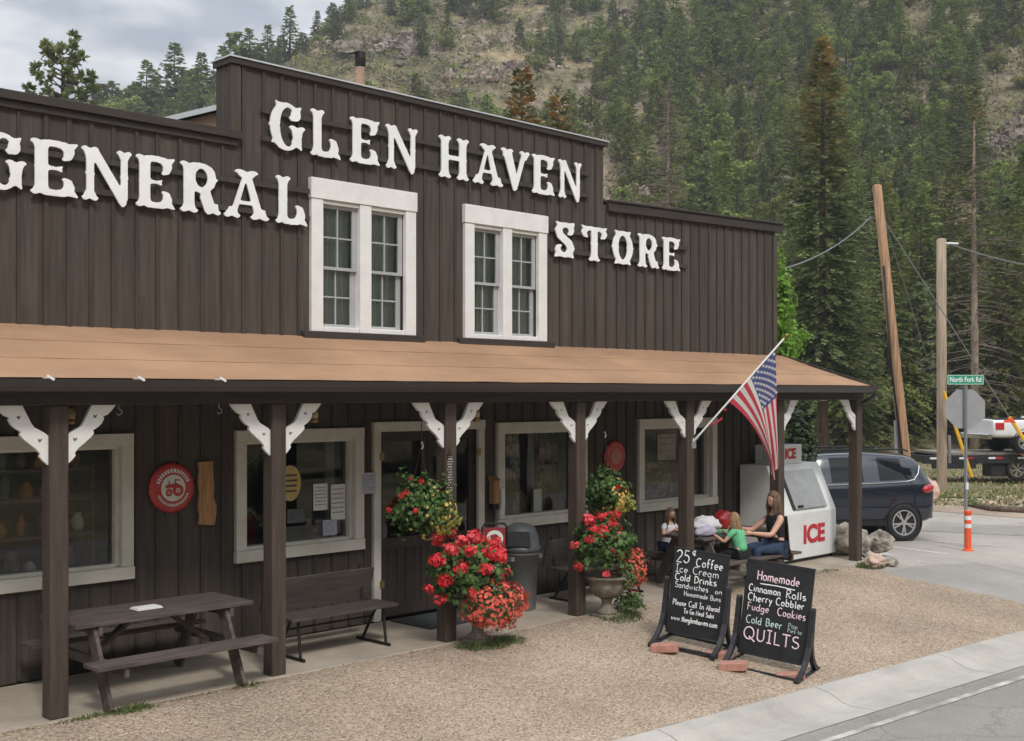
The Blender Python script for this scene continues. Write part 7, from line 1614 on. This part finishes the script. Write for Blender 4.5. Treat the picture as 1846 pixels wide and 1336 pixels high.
# ---- named trees near the store
M['rust_needle'] = None
def cone_top(name, base_c, rust, z0, z1):
    m = mat(name, base_c, .75, .45, .9, trans=.3); n = m.node_tree; b = n.nodes['Principled BSDF']; src = b.inputs['Base Color'].links[0].from_socket; t = n.nodes.new('ShaderNodeTexCoord'); sx = n.nodes.new('ShaderNodeSeparateXYZ'); n.links.new(t.outputs['Object'], sx.inputs[0])
    mr = n.nodes.new('ShaderNodeMapRange'); mr.inputs['From Min'].default_value = z0; mr.inputs['From Max'].default_value = z1; n.links.new(sx.outputs[2], mr.inputs[0])
    nz_ = n.nodes.new('ShaderNodeTexNoise'); nz_.inputs['Scale'].default_value = 2.2; nz_.inputs['Detail'].default_value = 4; n.links.new(t.outputs['Object'], nz_.inputs['Vector'])
    mu = n.nodes.new('ShaderNodeMath'); mu.operation = 'MULTIPLY'; n.links.new(mr.outputs[0], mu.inputs[0]); st = n.nodes.new('ShaderNodeMapRange'); st.inputs['From Min'].default_value = .40; st.inputs['From Max'].default_value = .58; n.links.new(nz_.outputs['Fac'], st.inputs[0]); n.links.new(st.outputs[0], mu.inputs[1])
    mx = n.nodes.new('ShaderNodeMixRGB'); n.links.new(mu.outputs[0], mx.inputs[0]); n.links.new(src, mx.inputs[1]); mx.inputs[2].default_value = (*rust, 1); n.links.new(mx.outputs[0], b.inputs['Base Color']); return m
def named(name, label, a, px, trc, mt, mc, z=None):
    u = (px - CXP) / F; p = W3(a, u * a, 0 if z is None else z); t = thing(name, label, 'tree', p); mv = Matrix.Translation(p)
    for nm, b, m in (('trunk', trc[0], mt), ('crown', trc[1], mc)): me = b.mesh(nm, m); me.transform(mv); put(nm, me, t)
    return t
rust = (.62, .40, .16)
named('spruce_tree', 'tall dark spruce with a rusty cone-laden top behind the corner of the store', 42, 1483, conifer(101, 15.2, 2.35, 600, .13, .23, .35, .20, .62, .5, .5, .22), M['bark'], cone_top('rusty_top_a', (.14, .175, .068), rust, 9.0, 15.0))
named('spruce_tree', 'small rusty-topped spruce above the roof, behind the letters HA', 35, 941, conifer(102, 12.2, 2.0, 260, .15, .28, .3, .25, .75, .4, .5, .16), M['bark'], cone_top('rusty_top_b', (.085, .115, .045), (.58, .30, .12), 7, 11.0))
named('spruce_tree', 'second rusty-topped spruce above the roof, behind the letters AV', 36, 1008, conifer(103, 11.7, 1.7, 240, .15, .28, .3, .25, .75, .4, .5, .16), M['bark'], cone_top('rusty_top_c', (.09, .12, .045), (.55, .31, .13), 7, 11.0))
named('pine_tree', 'lone open pine with separate tufts against the sky above the letters GENERAL', 42, 112, ponderosa(104, 14.9, 3.3, 150, .27, 22, .35, .62), M['bark'], M['needle_b'])
# half-dead spruce: bare pale trunk with thin branches
def bare(seed, Ht, Rd, nb_, tw=5, base=.2, droop=.25, r0=.17, power=.6):
    r_ = random.Random(seed); b = MB(); b.smooth = True; tr = MB(); tr.smooth = True; tr.tube([(0, 0, -.5), (.03, 0, Ht * .35), (0, .04, Ht * .7), (0, 0, Ht)], [r0, r0 * .75, r0 * .42, .015], 8)
    for i in range(nb_):
        f_ = base + (1 - base) * (i + r_.random()) / nb_; h = Ht * f_; a = r_.uniform(0, 6.283); rad = Rd * (1.02 - f_) ** power * r_.uniform(.5, 1.1); e_ = -droop * (1 - f_) + .1; d = Vector((math.cos(a), math.sin(a), e_)); sd_ = Vector((-math.sin(a), math.cos(a), 0)); p0 = Vector((0, 0, h)); p1 = p0 + d * rad * .5; p2 = p0 + d * rad + Vector((0, 0, -.08 * rad))
        b.tube([p0, p1, p2], [.022, .015, .006], 4, False)
        for k in range(tw): q = p1.lerp(p2, r_.random()); b.tube([q, q + (d * .5 + sd_ * r_.choice((-1, 1)) + Vector((0, 0, r_.uniform(-.7, .3)))) * rad * r_.uniform(.12, .26)], [.008, .004], 3, False)
    return tr, b
named('dead_tree', 'dead grey conifer with bare twiggy branches behind the right parapet of the store', 60, 1205, bare(105, 18.5, 2.6, 330, 9, .25, .2, .20), M['dead'], M['dead'])
t = named('spruce_tree', 'half-dead spruce with a bare pale trunk and thin drooping branches behind the stop sign', 48, 1757, bare(106, 15.0, 2.8, 150, 7, .16, .35, .19), M['bark_pale'], M['dead'])
u = (1757 - CXP) / F; p = W3(48, u * 48, 0); tr_, cr_ = conifer(107, 15.1, 1.5, 80, .20, .28, .4, .55, .75, .6, .5); me = cr_.mesh('needles', cone_top('thin_rusty_top', (.11, .13, .05), (.40, .27, .10), 12, 14.5)); me.transform(Matrix.Translation(p)); put('needles', me, t)
for k, (px, a, ht, rd, sd_, lab) in enumerate(((1530, 56, 9.5, 2.2, 111, 'dark spruce directly behind the leaning utility pole'), (1600, 58, 12.5, 2.4, 112, 'tall full spruce between the two utility poles'), (1660, 60, 11.5, 2.4, 113, 'dark dense spruce just behind the upright utility pole'), (1720, 62, 13.0, 2.5, 114, 'tall spruce behind the half-dead trunk near the stop sign'), (1815, 56, 12.0, 2.4, 115, 'dark spruce behind the white pickup truck'), (1850, 60, 14, 2.6, 116, 'big spruce cut off by the edge of the view'), (1445, 60, 9.0, 2.2, 117, 'spruce behind the bright vine on the store corner'))):
    named('spruce_tree', lab, a, px, conifer(sd_, ht, rd, 420, .15, .24, .4, .05, .7, .5), M['bark'], M['needle_dk'], hill(a, (px - CXP) / F * a) - .2)
# ---- the wooded slope on the other side of the road (seen in the shop windows)
fb_ = MB()
for i in range(30):
    for j in range(12):
        x = -60 + i * 8; y = -16 - j * 7; fb_.v.append((x, y, -.5 + max(0, j - .5) * 4.4 + 1.5 * mnoise.noise(Vector((x * .07, y * .07, 5)))))
for i in range(29):
    for j in range(11): fb_.f.append([i * 12 + j, i * 12 + j + 1, (i + 1) * 12 + j + 1, (i + 1) * 12 + j]); fb_.mi.append(0); fb_.sm.append(True)
struct('far_hillside', fb_, bpy.data.materials['mountain_slope'])
wb = MB(); rw = random.Random(5); tr_, cr_ = conifer(120, 10, 2.4, 60, .5, .95, .3, .06); cv_ = np.array(cr_.v)
for i in range(70):
    x = rw.uniform(-10, 150); y = rw.uniform(-72, -19); z = -.5 + max(0, (-16 - y) / 7 - .5) * 4.4; k = rw.uniform(.9, 1.5); a = rw.random() * 6.28; c_, s_ = math.cos(a) * k, math.sin(a) * k
    vv = np.stack([cv_[:, 0] * c_ - cv_[:, 1] * s_ + x, cv_[:, 0] * s_ + cv_[:, 1] * c_ + y, cv_[:, 2] * k + z], 1); wb.add(vv.tolist(), cr_.f)
tag(wb.build('woods', M['needle']), 'dark conifer wood on the slope across the road, mirrored in the shop windows', 'woods', kind='stuff')

# ---- thin mountain air
hz = MB(); hz.box(-70, 330, -90, 330, -1.8, 135)
hm_ = bpy.data.materials.new('air'); hm_.use_nodes = True; n = hm_.node_tree; n.nodes.clear(); o_ = n.nodes.new('ShaderNodeOutputMaterial'); pv = n.nodes.new('ShaderNodeVolumePrincipled')
pv.inputs['Color'].default_value = (.86, .92, 1.0, 1); pv.inputs['Density'].default_value = .0006; pv.inputs['Anisotropy'].default_value = .2; n.links.new(pv.outputs[0], o_.inputs['Volume'])
tag(hz.build('haze', hm_), 'thin pale haze in the air over the valley', 'haze', kind='stuff')
